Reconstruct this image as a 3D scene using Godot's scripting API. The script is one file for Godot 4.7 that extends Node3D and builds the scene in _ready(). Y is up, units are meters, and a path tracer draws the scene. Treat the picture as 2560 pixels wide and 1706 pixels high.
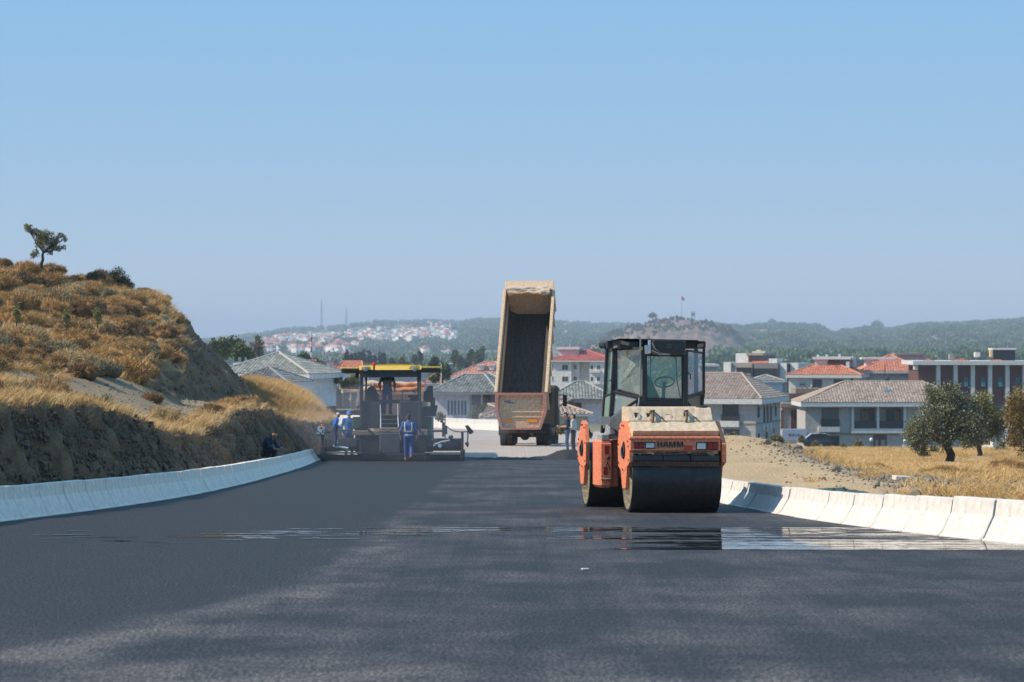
extends Node3D

const F := 7111.0
const SLOPE := 0.02461
var taken := {}
var M := {}
var rng := RandomNumberGenerator.new()
var nz := FastNoiseLite.new()
var nf := FastNoiseLite.new()


class MB:
	var v := PackedVector3Array()
	var n := PackedVector3Array()
	var c := PackedColorArray()
	var t := PackedVector2Array()
	var col := Color.WHITE

	func raw(a: Vector3, b: Vector3, d: Vector3, na: Vector3, nb: Vector3, nd: Vector3, ua := Vector2(), ub := Vector2(), ud := Vector2()) -> void:
		if (b - a).cross(d - a).dot(na + nb + nd) < 0.0:
			var s := b
			b = d
			d = s
			s = nb
			nb = nd
			nd = s
			var s2 := ub
			ub = ud
			ud = s2
		v.append_array([a, d, b])
		n.append_array([na, nd, nb])
		c.append_array([col, col, col])
		t.append_array([ua, ud, ub])

	func tri(a: Vector3, b: Vector3, d: Vector3) -> void:
		var m := (b - a).cross(d - a).normalized()
		raw(a, b, d, m, m, m)

	func ctri(a: Vector3, b: Vector3, d: Vector3, o: Vector3) -> void:
		var m := (b - a).cross(d - a).normalized()
		if m.dot((a + b + d) / 3.0 - o) < 0.0:
			raw(a, d, b, -m, -m, -m)
		else:
			raw(a, b, d, m, m, m)

	func quad(a: Vector3, b: Vector3, d: Vector3, e: Vector3) -> void:
		var m := (d - a).cross(e - b).normalized()
		var w := (b - a).length()
		var h := (e - a).length()
		raw(a, b, d, m, m, m, Vector2(0, h), Vector2(w, h), Vector2(w, 0))
		raw(a, d, e, m, m, m, Vector2(0, h), Vector2(w, 0), Vector2(0, 0))

	func cquad(a: Vector3, b: Vector3, d: Vector3, e: Vector3, o: Vector3) -> void:
		ctri(a, b, d, o)
		ctri(a, d, e, o)

	# a slab of even thickness between a quad and its copy pushed along its normal
	func slab(a: Vector3, b: Vector3, d: Vector3, e: Vector3, th: float) -> void:
		var m := (d - a).cross(e - b).normalized() * th
		hull8([a, b, d, e], [a - m, b - m, d - m, e - m])

	func hull8(p: Array, q: Array) -> void:
		var o := Vector3()
		for x in p: o += x
		for x in q: o += x
		o /= float(p.size() + q.size())
		var k := p.size()
		for i in k:
			var j := (i + 1) % k
			cquad(p[i], p[j], q[j], q[i], o)
		for i in range(1, k - 1):
			ctri(p[0], p[i], p[i + 1], o)
			ctri(q[0], q[i], q[i + 1], o)

	func box(o: Vector3, s: Vector3, bs := Basis(), b := 0.0) -> void:
		var h := s * 0.5
		b = minf(b, minf(h.x, minf(h.y, h.z)) * 0.6)
		for ax in 3:
			var u := (ax + 1) % 3
			var w := (ax + 2) % 3
			for sg in [-1.0, 1.0]:
				var p := []
				for k in [[-1, -1], [1, -1], [1, 1], [-1, 1]]:
					var q := Vector3()
					q[ax] = h[ax] * sg
					q[u] = (h[u] - b) * k[0]
					q[w] = (h[w] - b) * k[1]
					p.append(o + bs * q)
				cquad(p[0], p[1], p[2], p[3], o)
		if b <= 0.0:
			return
		for ax in 3:
			var u := (ax + 1) % 3
			var w := (ax + 2) % 3
			for s1 in [-1.0, 1.0]:
				for s2 in [-1.0, 1.0]:
					var p := []
					for k in [[0, -1.0], [0, 1.0], [1, 1.0], [1, -1.0]]:
						var q := Vector3()
						q[ax] = (h[ax] - (b if k[0] == 1 else 0.0)) * s1
						q[u] = (h[u] - (b if k[0] == 0 else 0.0)) * s2
						q[w] = (h[w] - b) * k[1]
						p.append(o + bs * q)
					cquad(p[0], p[1], p[2], p[3], o)
		for s1 in [-1.0, 1.0]:
			for s2 in [-1.0, 1.0]:
				for s3 in [-1.0, 1.0]:
					var a := Vector3(h.x * s1, (h.y - b) * s2, (h.z - b) * s3)
					var d := Vector3((h.x - b) * s1, h.y * s2, (h.z - b) * s3)
					var e := Vector3((h.x - b) * s1, (h.y - b) * s2, h.z * s3)
					ctri(o + bs * a, o + bs * d, o + bs * e, o)

	# a box from its lowest to its highest corner
	func span(a: Vector3, d: Vector3, b := 0.0) -> void:
		box((a + d) * 0.5, (d - a).abs(), Basis(), b)

	func prism(poly: PackedVector2Array, z0: float, z1: float, xf := Transform3D()) -> void:
		var p := poly.duplicate()
		if Geometry2D.is_polygon_clockwise(p):
			p.reverse()
		var ix := Geometry2D.triangulate_polygon(p)
		for i in range(0, ix.size(), 3):
			var a := p[ix[i]]
			var b := p[ix[i + 1]]
			var d := p[ix[i + 2]]
			if (b - a).cross(d - a) < 0.0:
				var tmp := b
				b = d
				d = tmp
			tri(xf * Vector3(a.x, a.y, z1), xf * Vector3(b.x, b.y, z1), xf * Vector3(d.x, d.y, z1))
			tri(xf * Vector3(a.x, a.y, z0), xf * Vector3(d.x, d.y, z0), xf * Vector3(b.x, b.y, z0))
		for i in p.size():
			var a := p[i]
			var b := p[(i + 1) % p.size()]
			quad(xf * Vector3(a.x, a.y, z0), xf * Vector3(b.x, b.y, z0), xf * Vector3(b.x, b.y, z1), xf * Vector3(a.x, a.y, z1))

	func tube(pts: Array, r0: float, r1: float, seg := 8, caps := true) -> void:
		var k := pts.size()
		var up := Vector3.UP
		var rings := []
		for i in k:
			var dir: Vector3 = (pts[mini(i + 1, k - 1)] - pts[maxi(i - 1, 0)]).normalized()
			if i == 0:
				up = Vector3.RIGHT if absf(dir.y) > 0.9 else Vector3.UP
			var s := dir.cross(up).normalized()
			up = s.cross(dir).normalized()
			var r := lerpf(r0, r1, float(i) / float(maxi(k - 1, 1)))
			var ring := []
			for j in seg:
				var a := TAU * j / seg
				var m := s * cos(a) + up * sin(a)
				ring.append([pts[i] + m * r, m])
			rings.append(ring)
		for i in k - 1:
			for j in seg:
				var a = rings[i][j]
				var b = rings[i][(j + 1) % seg]
				var d = rings[i + 1][(j + 1) % seg]
				var e = rings[i + 1][j]
				raw(a[0], b[0], d[0], a[1], b[1], d[1])
				raw(a[0], d[0], e[0], a[1], d[1], e[1])
		if caps:
			for e in [0, k - 1]:
				for j in range(1, seg - 1):
					ctri(rings[e][0][0], rings[e][j][0], rings[e][j + 1][0], pts[1] if e == 0 else pts[k - 2])

	func cyl(a: Vector3, b: Vector3, r: float, seg := 10) -> void:
		tube([a, b], r, r, seg)

	# profile of (radius, height along local z); flat along the profile, smooth around it
	func lathe(prof: Array, xf: Transform3D, seg := 24) -> void:
		for i in prof.size() - 1:
			var p: Vector2 = prof[i]
			var q: Vector2 = prof[i + 1]
			var dn := Vector2(q.y - p.y, p.x - q.x).normalized()
			for j in seg:
				var a0 := TAU * j / seg
				var a1 := TAU * (j + 1) / seg
				var c0 := Vector3(cos(a0), sin(a0), 0)
				var c1 := Vector3(cos(a1), sin(a1), 0)
				var n0 := (xf.basis * (c0 * dn.x + Vector3(0, 0, dn.y))).normalized()
				var n1 := (xf.basis * (c1 * dn.x + Vector3(0, 0, dn.y))).normalized()
				var a := xf * (c0 * p.x + Vector3(0, 0, p.y))
				var b := xf * (c1 * p.x + Vector3(0, 0, p.y))
				var d := xf * (c1 * q.x + Vector3(0, 0, q.y))
				var e := xf * (c0 * q.x + Vector3(0, 0, q.y))
				raw(a, b, d, n0, n1, n1)
				raw(a, d, e, n0, n1, n0)

	func ball(o: Vector3, r: Vector3, seg := 10, rows := 6) -> void:
		for i in rows:
			for j in seg:
				var q := []
				for k in [[i, j], [i, j + 1], [i + 1, j + 1], [i + 1, j]]:
					var th: float = PI * k[0] / rows
					var ph: float = TAU * k[1] / seg
					q.append(Vector3(sin(th) * cos(ph), cos(th), sin(th) * sin(ph)))
				var p := []
				var m := []
				for x in q:
					p.append(o + x * r)
					m.append((x / r).normalized())
				raw(p[0], p[1], p[2], m[0], m[1], m[2])
				raw(p[0], p[2], p[3], m[0], m[2], m[3])

	func add(o: MB, xf: Transform3D) -> void:
		var flip := xf.basis.determinant() < 0.0
		var nb := xf.basis.inverse().transposed()
		for i in range(0, o.v.size(), 3):
			for k in ([i, i + 2, i + 1] if flip else [i, i + 1, i + 2]):
				v.append(xf * o.v[k])
				n.append((nb * o.n[k]).normalized())
				c.append(o.c[k])
				t.append(o.t[k])

	func mesh(mat: Material) -> ArrayMesh:
		var am := ArrayMesh.new()
		surf(am, mat)
		return am

	func surf(am: ArrayMesh, mat: Material) -> void:
		var a := []
		a.resize(Mesh.ARRAY_MAX)
		a[Mesh.ARRAY_VERTEX] = v
		a[Mesh.ARRAY_NORMAL] = n
		a[Mesh.ARRAY_COLOR] = c
		a[Mesh.ARRAY_TEX_UV] = t
		am.add_surface_from_arrays(Mesh.PRIMITIVE_TRIANGLES, a)
		am.surface_set_material(am.get_surface_count() - 1, mat)


# the camera is level: its horizon is row 853; the road falls away from it at SLOPE
func at(px: float, py: float, d: float) -> Vector3:
	return Vector3((px - 1280.0) * d / F, 1.9 - (py - 853.0) * d / F, -d)


# world height of a level given above the falling road plane
func fall(h: float, d: float) -> float:
	return h - SLOPE * d


# where the ray through a pixel meets a height above the road plane
func on_road(px: float, py: float, h := 0.0) -> Vector3:
	return at(px, py, (1.9 - h) * F / (py - 1028.0))


func numbered(called: String) -> String:
	var k: int = taken.get(called, 0)
	taken[called] = k + 1
	return called if k == 0 else "%s_%03d" % [called, k]


func tag(o: Node3D, label: String, category: String, group := "") -> void:
	o.set_meta("label", label)
	o.set_meta("category", category)
	if group:
		o.set_meta("group", group)


func thing(called: String, label: String, category: String, pos := Vector3.ZERO, yaw := 0.0, group := "") -> Node3D:
	var o := Node3D.new()
	o.name = numbered(called)
	add_child(o)
	o.position = pos
	o.rotation.y = yaw
	tag(o, label, category, group)
	return o


func part(parent: Node3D, called: String, mb: MB, mat: Material, xf := Transform3D()) -> MeshInstance3D:
	return pmesh(parent, called, mb.mesh(mat), xf)


func pmesh(parent: Node3D, called: String, me: Mesh, xf := Transform3D()) -> MeshInstance3D:
	var o := MeshInstance3D.new()
	o.mesh = me
	o.name = called
	o.transform = xf
	parent.add_child(o, true)
	return o


func solo(called: String, me: Mesh, label: String, category: String, xf := Transform3D(), group := "") -> MeshInstance3D:
	var o := MeshInstance3D.new()
	o.mesh = me
	o.name = numbered(called)
	o.transform = xf
	add_child(o)
	tag(o, label, category, group)
	return o


func struct(called: String, me: Mesh) -> MeshInstance3D:
	var o := MeshInstance3D.new()
	o.mesh = me
	o.name = numbered(called)
	o.set_meta("kind", "structure")
	add_child(o)
	return o


func scatter(called: String, me: Mesh, xfs: Array, label: String, category: String, cols := [], parent: Node3D = null) -> MultiMeshInstance3D:
	var mm := MultiMesh.new()
	mm.transform_format = MultiMesh.TRANSFORM_3D
	mm.use_colors = cols.size() > 0
	mm.mesh = me
	mm.instance_count = xfs.size()
	for i in xfs.size():
		mm.set_instance_transform(i, xfs[i])
		if cols.size():
			mm.set_instance_color(i, cols[i])
	var o := MultiMeshInstance3D.new()
	o.multimesh = mm
	o.set_meta("kind", "stuff")
	if parent:
		o.name = called
		parent.add_child(o, true)
	else:
		o.name = numbered(called)
		add_child(o)
		tag(o, label, category)
	return o


func lin(r: float, g: float, b: float) -> Color:
	return Color(r, g, b).linear_to_srgb()


func noise_tex(freq: float, lo: float, hi: float, octaves := 4, sz := 512, sd := 1, kind := FastNoiseLite.TYPE_SIMPLEX_SMOOTH, tint := Color.WHITE) -> ImageTexture:
	var fn := FastNoiseLite.new()
	fn.seed = sd
	fn.noise_type = kind
	fn.frequency = freq
	fn.fractal_octaves = octaves
	fn.fractal_gain = 0.6
	var im := fn.get_seamless_image(sz, sz)
	im.convert(Image.FORMAT_RGB8)
	var data := im.get_data()
	var w := Color.WHITE
	for i in range(0, data.size(), 3):
		var k := clampf(data[i] / 255.0, 0.0, 1.0)
		k = smoothstep(0.15, 0.85, k)
		data[i] = int(255.0 * lerpf(lo * tint.r, hi, k))
		data[i + 1] = int(255.0 * lerpf(lo * tint.g, hi, k))
		data[i + 2] = int(255.0 * lerpf(lo * tint.b, hi, k))
	return ImageTexture.create_from_image(Image.create_from_data(sz, sz, false, Image.FORMAT_RGB8, data))


# blotches of dirt: one colour whose cover follows a noise
func stain_tex(freq: float, c: Color, lo: float, hi: float, most: float, sd: int) -> ImageTexture:
	var fn := FastNoiseLite.new()
	fn.seed = sd
	fn.frequency = freq
	fn.fractal_octaves = 5
	fn.fractal_gain = 0.62
	var im := fn.get_seamless_image(512, 512)
	im.convert(Image.FORMAT_RGBA8)
	var data := im.get_data()
	for i in range(0, data.size(), 4):
		var k := smoothstep(lo, hi, data[i] / 255.0)
		data[i] = c.r8
		data[i + 1] = c.g8
		data[i + 2] = c.b8
		data[i + 3] = int(255.0 * k * most)
	return ImageTexture.create_from_image(Image.create_from_data(512, 512, false, Image.FORMAT_RGBA8, data))


func stained(m: StandardMaterial3D, t: Texture2D) -> StandardMaterial3D:
	m.detail_enabled = true
	m.detail_blend_mode = BaseMaterial3D.BLEND_MODE_MIX
	m.detail_uv_layer = BaseMaterial3D.DETAIL_UV_1
	m.detail_albedo = t
	return m


var tex := {}


# a plain paint, metal, concrete or cloth with mottled tone; scale is in repeats per metre
func mat(col: Color, rough := 0.7, mottle := "", scale := 1.0, metal := 0.0, bump := 0.0, world := false) -> StandardMaterial3D:
	var m := StandardMaterial3D.new()
	m.albedo_color = col
	m.roughness = rough
	m.metallic = metal
	if mottle:
		m.albedo_texture = tex[mottle]
		m.uv1_triplanar = true
		m.uv1_world_triplanar = world
		m.uv1_scale = Vector3.ONE * scale
		if bump != 0.0:
			m.heightmap_enabled = true
			m.heightmap_texture = tex[mottle]
			m.heightmap_scale = bump
	return m


func vmat(rough := 0.9, mottle := "", scale := 1.0, bump := 0.0) -> StandardMaterial3D:
	var m := mat(Color.WHITE, rough, mottle, scale, 0.0, bump, true)
	m.vertex_color_use_as_albedo = true
	return m


func ease_pts(x: float, pts: Array) -> float:
	if x <= pts[0].x:
		return pts[0].y
	for i in pts.size() - 1:
		if x <= pts[i + 1].x:
			return lerpf(pts[i].y, pts[i + 1].y, smoothstep(0.0, 1.0, (x - pts[i].x) / (pts[i + 1].x - pts[i].x)) * 0.4 + 0.6 * (x - pts[i].x) / (pts[i + 1].x - pts[i].x))
	return pts[-1].y


# a grid of points as a smooth surface; colour from a callable of (point, normal)
func grid_mesh(rows: Array, mat_: Material, paint: Callable) -> ArrayMesh:
	var h := rows.size()
	var w: int = rows[0].size()
	var v := PackedVector3Array()
	var nn := PackedVector3Array()
	var cc := PackedColorArray()
	var uv := PackedVector2Array()
	var ix := PackedInt32Array()
	# one sense for the whole sheet: up on the whole
	var sense := 0.0
	for i in range(0, h - 1, maxi(1, h / 12)):
		for j in range(0, w - 1, maxi(1, w / 12)):
			sense += (rows[i][j + 1] - rows[i][j]).cross(rows[i + 1][j] - rows[i][j]).y
	sense = signf(sense)
	for i in h:
		for j in w:
			var p: Vector3 = rows[i][j]
			var du: Vector3 = rows[i][mini(j + 1, w - 1)] - rows[i][maxi(j - 1, 0)]
			var dv: Vector3 = rows[mini(i + 1, h - 1)][j] - rows[maxi(i - 1, 0)][j]
			var m := (du.cross(dv) * sense).normalized()
			v.append(p)
			nn.append(m)
			uv.append(Vector2(p.x, p.z))
			cc.append(paint.call(p, m))
			if i < h - 1 and j < w - 1:
				var a := i * w + j
				if sense > 0.0:
					ix.append_array([a, a + w + 1, a + 1, a, a + w, a + w + 1])
				else:
					ix.append_array([a, a + 1, a + w + 1, a, a + w + 1, a + w])
	var arr := []
	arr.resize(Mesh.ARRAY_MAX)
	arr[Mesh.ARRAY_VERTEX] = v
	arr[Mesh.ARRAY_NORMAL] = nn
	arr[Mesh.ARRAY_COLOR] = cc
	arr[Mesh.ARRAY_TEX_UV] = uv
	arr[Mesh.ARRAY_INDEX] = ix
	var am := ArrayMesh.new()
	am.add_surface_from_arrays(Mesh.PRIMITIVE_TRIANGLES, arr)
	am.surface_set_material(0, mat_)
	return am


# ---------------------------------------------------------------- the land
var LEFT_BARRIER := [Vector2(14, -15.0), Vector2(22, -13.4), Vector2(30, -11.7), Vector2(36, -10.7), Vector2(42, -9.8), Vector2(48.6, -8.77), Vector2(53.9, -8.05), Vector2(61.7, -7.35), Vector2(68.2, -7.08), Vector2(79, -6.97), Vector2(98, -7.13), Vector2(111.6, -7.5), Vector2(125, -7.6), Vector2(152, -7.9), Vector2(176, -10.5), Vector2(200, -20), Vector2(260, -60)]
var RIGHT_BARRIER := [Vector2(14, 16.5), Vector2(25, 12.5), Vector2(34, 9.0), Vector2(40.4, 7.2), Vector2(46, 5.85), Vector2(51.4, 5.0), Vector2(58.8, 4.3), Vector2(70, 3.8), Vector2(80, 3.55), Vector2(100, 3.2), Vector2(125, 3.0), Vector2(150, 2.9), Vector2(180, 2.2), Vector2(205, 0.5), Vector2(225, -3.0), Vector2(245, -9.0), Vector2(262, -17.0), Vector2(280, -28.0)]


func lerp_pts(x: float, pts: Array) -> float:
	if x <= pts[0].x:
		return pts[0].y
	for i in pts.size() - 1:
		if x <= pts[i + 1].x:
			return lerpf(pts[i].y, pts[i + 1].y, (x - pts[i].x) / (pts[i + 1].x - pts[i].x))
	return pts[-1].y


# Catmull-Rom through the same points, so that barriers bend smoothly
func path_x(d: float, pts: Array) -> float:
	for i in pts.size() - 1:
		if d <= pts[i + 1].x or i == pts.size() - 2:
			var p0: Vector2 = pts[maxi(i - 1, 0)]
			var p1: Vector2 = pts[i]
			var p2: Vector2 = pts[i + 1]
			var p3: Vector2 = pts[mini(i + 2, pts.size() - 1)]
			var h := p2.x - p1.x
			var m1 := (p2.y - p0.y) / maxf(p2.x - p0.x, 0.01) * h
			var m2 := (p3.y - p1.y) / maxf(p3.x - p1.x, 0.01) * h
			var t := clampf((d - p1.x) / h, 0.0, 1.0)
			var t2 := t * t
			var t3 := t2 * t
			return (2 * t3 - 3 * t2 + 1) * p1.y + (t3 - 2 * t2 + t) * m1 + (-2 * t3 + 3 * t2) * p2.y + (t3 - t2) * m2
	return pts[-1].y


func base_y(d: float) -> float:
	return lerp_pts(d, [Vector2(100, -0.1), Vector2(114, -0.09), Vector2(142, 0.16), Vector2(180, 0.34), Vector2(225, 0.42), Vector2(275, 0.8), Vector2(305, 0.8), Vector2(330, -1.0), Vector2(420, -3.2)])


var SHELF := [Vector2(20, 1.9), Vector2(50, 2.0), Vector2(61, 2.0), Vector2(66, 1.75), Vector2(72, 1.3), Vector2(79, 1.25), Vector2(85, 1.62), Vector2(92, 1.95), Vector2(104, 1.98), Vector2(112, 1.72), Vector2(120, 1.5), Vector2(132, 1.35), Vector2(150, 1.25), Vector2(175, 0.8), Vector2(210, 0.5)]


func natural_y(x: float, d: float) -> float:
	var g := 0.0
	if d > 65.0:
		var k := (minf(d, 142.0) - 65.0) / 75.0
		g = 3.84 * k * k
		if d > 142.0:
			g -= (d - 142.0) * 0.02 + pow(maxf(d - 152.0, 0.0), 2.0) * 0.003
	var xx := maxf(0.0, -x - 9.7)
	var y := 2.0 + 0.2 * minf(xx, 18.0) + g + 0.05 * maxf(xx - 18.0, 0.0)
	y += nz.get_noise_2d(x * 4.0, d * 4.0) * 0.35 * smoothstep(0.5, 4.0, xx) + nf.get_noise_2d(x * 5.0, d * 5.0) * 0.12
	return y


# height of the left bank, u metres behind the front foot of the left barrier; second value: 0 soil, 1 cut face, 2 grass, 3 bare shelf
func left_land(u: float, d: float) -> Vector2:
	var xb := path_x(d, LEFT_BARRIER)
	var x := xb - u
	var e := lerp_pts(d, SHELF) + nf.get_noise_1d(d * 14.0) * 0.11 + nf.get_noise_1d(d * 3.0 + 77.0) * 0.06
	var edge := 1.75 + nf.get_noise_1d(d * 9.0 + 500.0) * 0.22
	if u < 0.92:
		return Vector2(0.12 + 0.05 * nf.get_noise_2d(u * 40.0, d * 20.0), 0)
	if u < edge:
		return Vector2(lerpf(0.14, e, pow((u - 0.92) / (edge - 0.92), 0.85)), 1)
	var w := u - edge
	var nat := natural_y(x, d)
	nat = lerpf(e, nat, smoothstep(0.0, 3.5, w)) if nat > e else lerpf(e, nat, smoothstep(0.0, 2.0, w))
	var bench := e + 0.10 * w + nf.get_noise_2d(x * 12.0, d * 12.0) * 0.07
	# beyond 140 m the ground of the bank shows behind the cut
	if d > 136.0:
		var rise := clampf(1.5 + 0.46 * (-x - 9.5), 0.5, 3.15 + nf.get_noise_2d(x * 8.0, d * 5.0) * 0.6) * smoothstep(136.0, 147.0, d) * (1.0 - smoothstep(165.0, 205.0, d))
		bench = maxf(bench, rise)
	# the upper cut: a gentle bare fan near the camera, a steep rock face farther on
	var far_k := smoothstep(80.0, 106.0, d)
	var toe := lerpf(9.6, 12.0, far_k) + maxf(d - 137.0, 0.0) * 0.13
	var cut := lerpf(e + 0.12, 2.25, far_k) + lerpf(0.3, 1.04, far_k) * (-x - toe) + (nz.get_noise_2d(x * 9.0, d * 6.0) * 0.5 + nf.get_noise_2d(x * 16.0, d * 8.0) * 0.28) * far_k
	var low := maxf(bench, cut)
	if nat <= low:
		return Vector2(nat, 2)
	if d < 74.0 + nf.get_noise_1d(x * 9.0) * 5.0 or (d > 104.0 and nat - low < 0.45 + nf.get_noise_2d(x * 9.0, d * 9.0) * 0.9 and -x > 12.6):
		return Vector2(low, 2)
	return Vector2(low, 1 if far_k > 0.35 and cut > bench + 0.05 else 3)


func right_land(x: float, d: float) -> float:
	var y := lerp_pts(d, [Vector2(20, 0.3), Vector2(50, 0.4), Vector2(60, 0.34), Vector2(80, 0.1), Vector2(125, -0.33), Vector2(180, -0.52), Vector2(225, -2.2), Vector2(290, -3.35)])
	var mx := 6.6
	var dx := (x - mx) / (2.5 if x > mx else 6.0)
	y += 1.02 * exp(-dx * dx) * smoothstep(58.0, 84.0, d) * (1.0 - smoothstep(108.0, 135.0, d))
	var v := x - path_x(d, RIGHT_BARRIER)
	y += (nz.get_noise_2d(x * 5.0, d * 5.0) * 0.16 + nf.get_noise_2d(x * 14.0, d * 14.0) * 0.06) * smoothstep(0.3, 2.5, v)
	return y


func soil_paint(p: Vector3, m: Vector3, kind: float) -> Color:
	var a := nf.get_noise_2d(p.x * 8.0, p.z * 8.0) * 0.5 + 0.5
	var b := nz.get_noise_2d(p.x * 3.0, p.z * 3.0) * 0.5 + 0.5
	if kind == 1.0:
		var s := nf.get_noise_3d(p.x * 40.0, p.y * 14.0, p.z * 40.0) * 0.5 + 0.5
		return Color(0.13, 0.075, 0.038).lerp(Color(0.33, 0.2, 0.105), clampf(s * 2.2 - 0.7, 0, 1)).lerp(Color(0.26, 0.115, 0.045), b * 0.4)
	if kind == 3.0:
		return Color(0.44, 0.32, 0.195).lerp(Color(0.27, 0.2, 0.13), a)
	if kind == 0.0:
		return Color(0.2, 0.16, 0.11)
	return Color(0.46, 0.28, 0.12).lerp(Color(0.34, 0.19, 0.08), a).lerp(Color(0.4, 0.29, 0.15), b * 0.4)


func build_land() -> void:
	# valley floor: one sheet out past the foot of every hill
	var rows := []
	for i in 61:
		var d := -300.0 + 700.0 * i / 20.0 if i < 21 else 400.0 * pow(30.0, (i - 20) / 40.0)
		var row := []
		for j in 41:
			var k := (j - 20) / 20.0
			row.append(Vector3(k * absf(k) * 4500.0, maxf(fall(-3.6, d), -16.0), -d))
		rows.append(row)
	struct("valley_ground", grid_mesh(rows, vmat(0.95, "soft", 0.05), func(p: Vector3, _m: Vector3) -> Color:
		return Color(0.24, 0.19, 0.12).lerp(Color(0.1, 0.11, 0.06), clampf(nz.get_noise_2d(p.x * 0.4, p.z * 0.4) * 1.5 + 0.5, 0, 1))))
	# the asphalt
	var mb := MB.new()
	var a := PackedVector3Array()
	var uv := PackedVector2Array()
	var uv2 := PackedVector2Array()
	var nn := PackedVector3Array()
	var ix := PackedInt32Array()
	var nd := 60
	for i in nd:
		var d := lerpf(-12.0, 113.0, i / (nd - 1.0))
		for j in 31:
			var x := lerpf(path_x(d, LEFT_BARRIER) - 0.55, path_x(d, RIGHT_BARRIER) + 0.55, j / 30.0)
			var dd := d
			if i == nd - 1:
				dd += nf.get_noise_1d(x * 30.0) * 0.5 + (1.6 if x > -1.5 else -3.5)
			a.append(Vector3(x, fall(0.0 if i < nd - 1 else -0.12, dd), -dd))
			nn.append(Vector3(0, 1, -SLOPE).normalized())
			uv.append(Vector2(x * 0.42, dd * 0.13))
			uv2.append(Vector2((x + 21.0) / 42.0, 1.0 - (dd + 12.0) / 130.0))
			if i < nd - 1 and j < 30:
				var q := i * 31 + j
				ix.append_array([q, q + 31, q + 32, q, q + 32, q + 1])
	var arr := []
	arr.resize(Mesh.ARRAY_MAX)
	arr[Mesh.ARRAY_VERTEX] = a
	arr[Mesh.ARRAY_NORMAL] = nn
	arr[Mesh.ARRAY_TEX_UV] = uv
	arr[Mesh.ARRAY_TEX_UV2] = uv2
	arr[Mesh.ARRAY_INDEX] = ix
	var am := ArrayMesh.new()
	am.add_surface_from_arrays(Mesh.PRIMITIVE_TRIANGLES, arr)
	am.surface_set_material(0, road_material())
	struct("road", am)
	# crushed stone base beyond the paving
	rows = []
	for i in 60:
		var d := lerpf(100.0, 420.0, pow(i / 59.0, 1.4))
		var row := []
		for j in 60:
			var x := lerpf(-70.0, 24.0, j / 59.0)
			row.append(Vector3(x, fall(base_y(d) + nf.get_noise_2d(x * 6.0, d * 6.0) * 0.03 - 3.4 * smoothstep(6.0, 22.0, x - path_x(minf(d, 262.0), RIGHT_BARRIER)), d), -d))
		rows.append(row)
	struct("road_base", grid_mesh(rows, vmat(0.95, "grit", 0.6, 0.6), func(p: Vector3, _m: Vector3) -> Color:
		return Color(0.6, 0.5, 0.44).lerp(Color(0.5, 0.41, 0.36), clampf(nf.get_noise_2d(p.x * 4.0, p.z * 2.0) + 0.4, 0, 1))))
	# the bank on the left with its cut faces
	var us := []
	var u := 0.33
	while u < 62.0:
		us.append(u)
		u += 0.2 if u < 0.9 else 0.055 if u < 2.1 else 0.18 if u < 9.0 else 0.35 if u < 22.0 else 1.2
	rows = []
	var kinds := {}
	var d2 := 24.0
	while d2 < 225.0:
		var row := []
		for uu in us:
			var k := left_land(uu, d2)
			var x := path_x(d2, LEFT_BARRIER) - uu as float
			var p := Vector3(x, k.x, -d2)
			if k.y == 1.0:
				var r := nf.get_noise_3d(x * 42.0, k.x * 22.0, d2 * 42.0)
				var r2 := nz.get_noise_3d(x * 40.0, k.x * 14.0, d2 * 30.0)
				p += Vector3(0.26 * r + 0.3 * r2, 0.12 * r + 0.05 * r2, 0.14 * nf.get_noise_3d(d2 * 40.0, x * 30.0, k.x * 30.0))
			p.y = fall(p.y, d2)
			kinds[p] = k.y
			row.append(p)
		rows.append(row)
		d2 += 0.24 if d2 < 90.0 else 0.32 if d2 < 120.0 else 0.5 if d2 < 165.0 else 2.5
	struct("hillside", grid_mesh(rows, vmat(0.95, "grit", 0.9, 2.5), func(p: Vector3, m: Vector3) -> Color:
		return soil_paint(p, m, kinds[p])))
	# the field and the spoil mound on the right
	rows = []
	d2 = 20.0
	while d2 < 330.0:
		var row := []
		var v := 0.34
		while v < 110.0:
			var x := path_x(d2, RIGHT_BARRIER) + v if d2 < 180.0 else path_x(180.0, RIGHT_BARRIER) + v
			row.append(Vector3(x, fall(right_land(x, d2), d2), -d2))
			v += 0.14 if v < 6.0 else 0.3 if v < 24.0 else 2.5
		rows.append(row)
		d2 += 0.3 if d2 < 100.0 else 0.6 if d2 < 150.0 else 6.0
	struct("field", grid_mesh(rows, vmat(0.95, "grit", 0.9, 1.5), func(p: Vector3, _m: Vector3) -> Color:
		var d := -p.z
		var s := p.x - path_x(d, RIGHT_BARRIER)
		var a1 := nf.get_noise_2d(p.x * 7.0, d * 3.0) * 0.5 + 0.5
		var tan_ := Color(0.66, 0.47, 0.265).lerp(Color(0.52, 0.36, 0.2), a1)
		var grey := Color(0.5, 0.38, 0.26).lerp(Color(0.33, 0.25, 0.18), a1)
		var gold := Color(0.58, 0.37, 0.16).lerp(Color(0.42, 0.26, 0.11), a1)
		# the tan dump slope, then a grey rubble strip, then the dry field
		var edge := lerp_pts(d, [Vector2(40, 1.2), Vector2(50, 2.4), Vector2(60, 3.6), Vector2(85, 4.2), Vector2(110, 4.4)]) + nf.get_noise_1d(d * 8.0) * 0.4
		var c := tan_.lerp(grey, smoothstep(edge - 0.7, edge + 0.3, s))
		c = c.lerp(gold, smoothstep(edge + 1.4, edge + 3.2, s) * (0.6 + 0.4 * a1))
		return c.lerp(Color(0.2, 0.17, 0.1), smoothstep(185.0, 240.0, d))))


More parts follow.
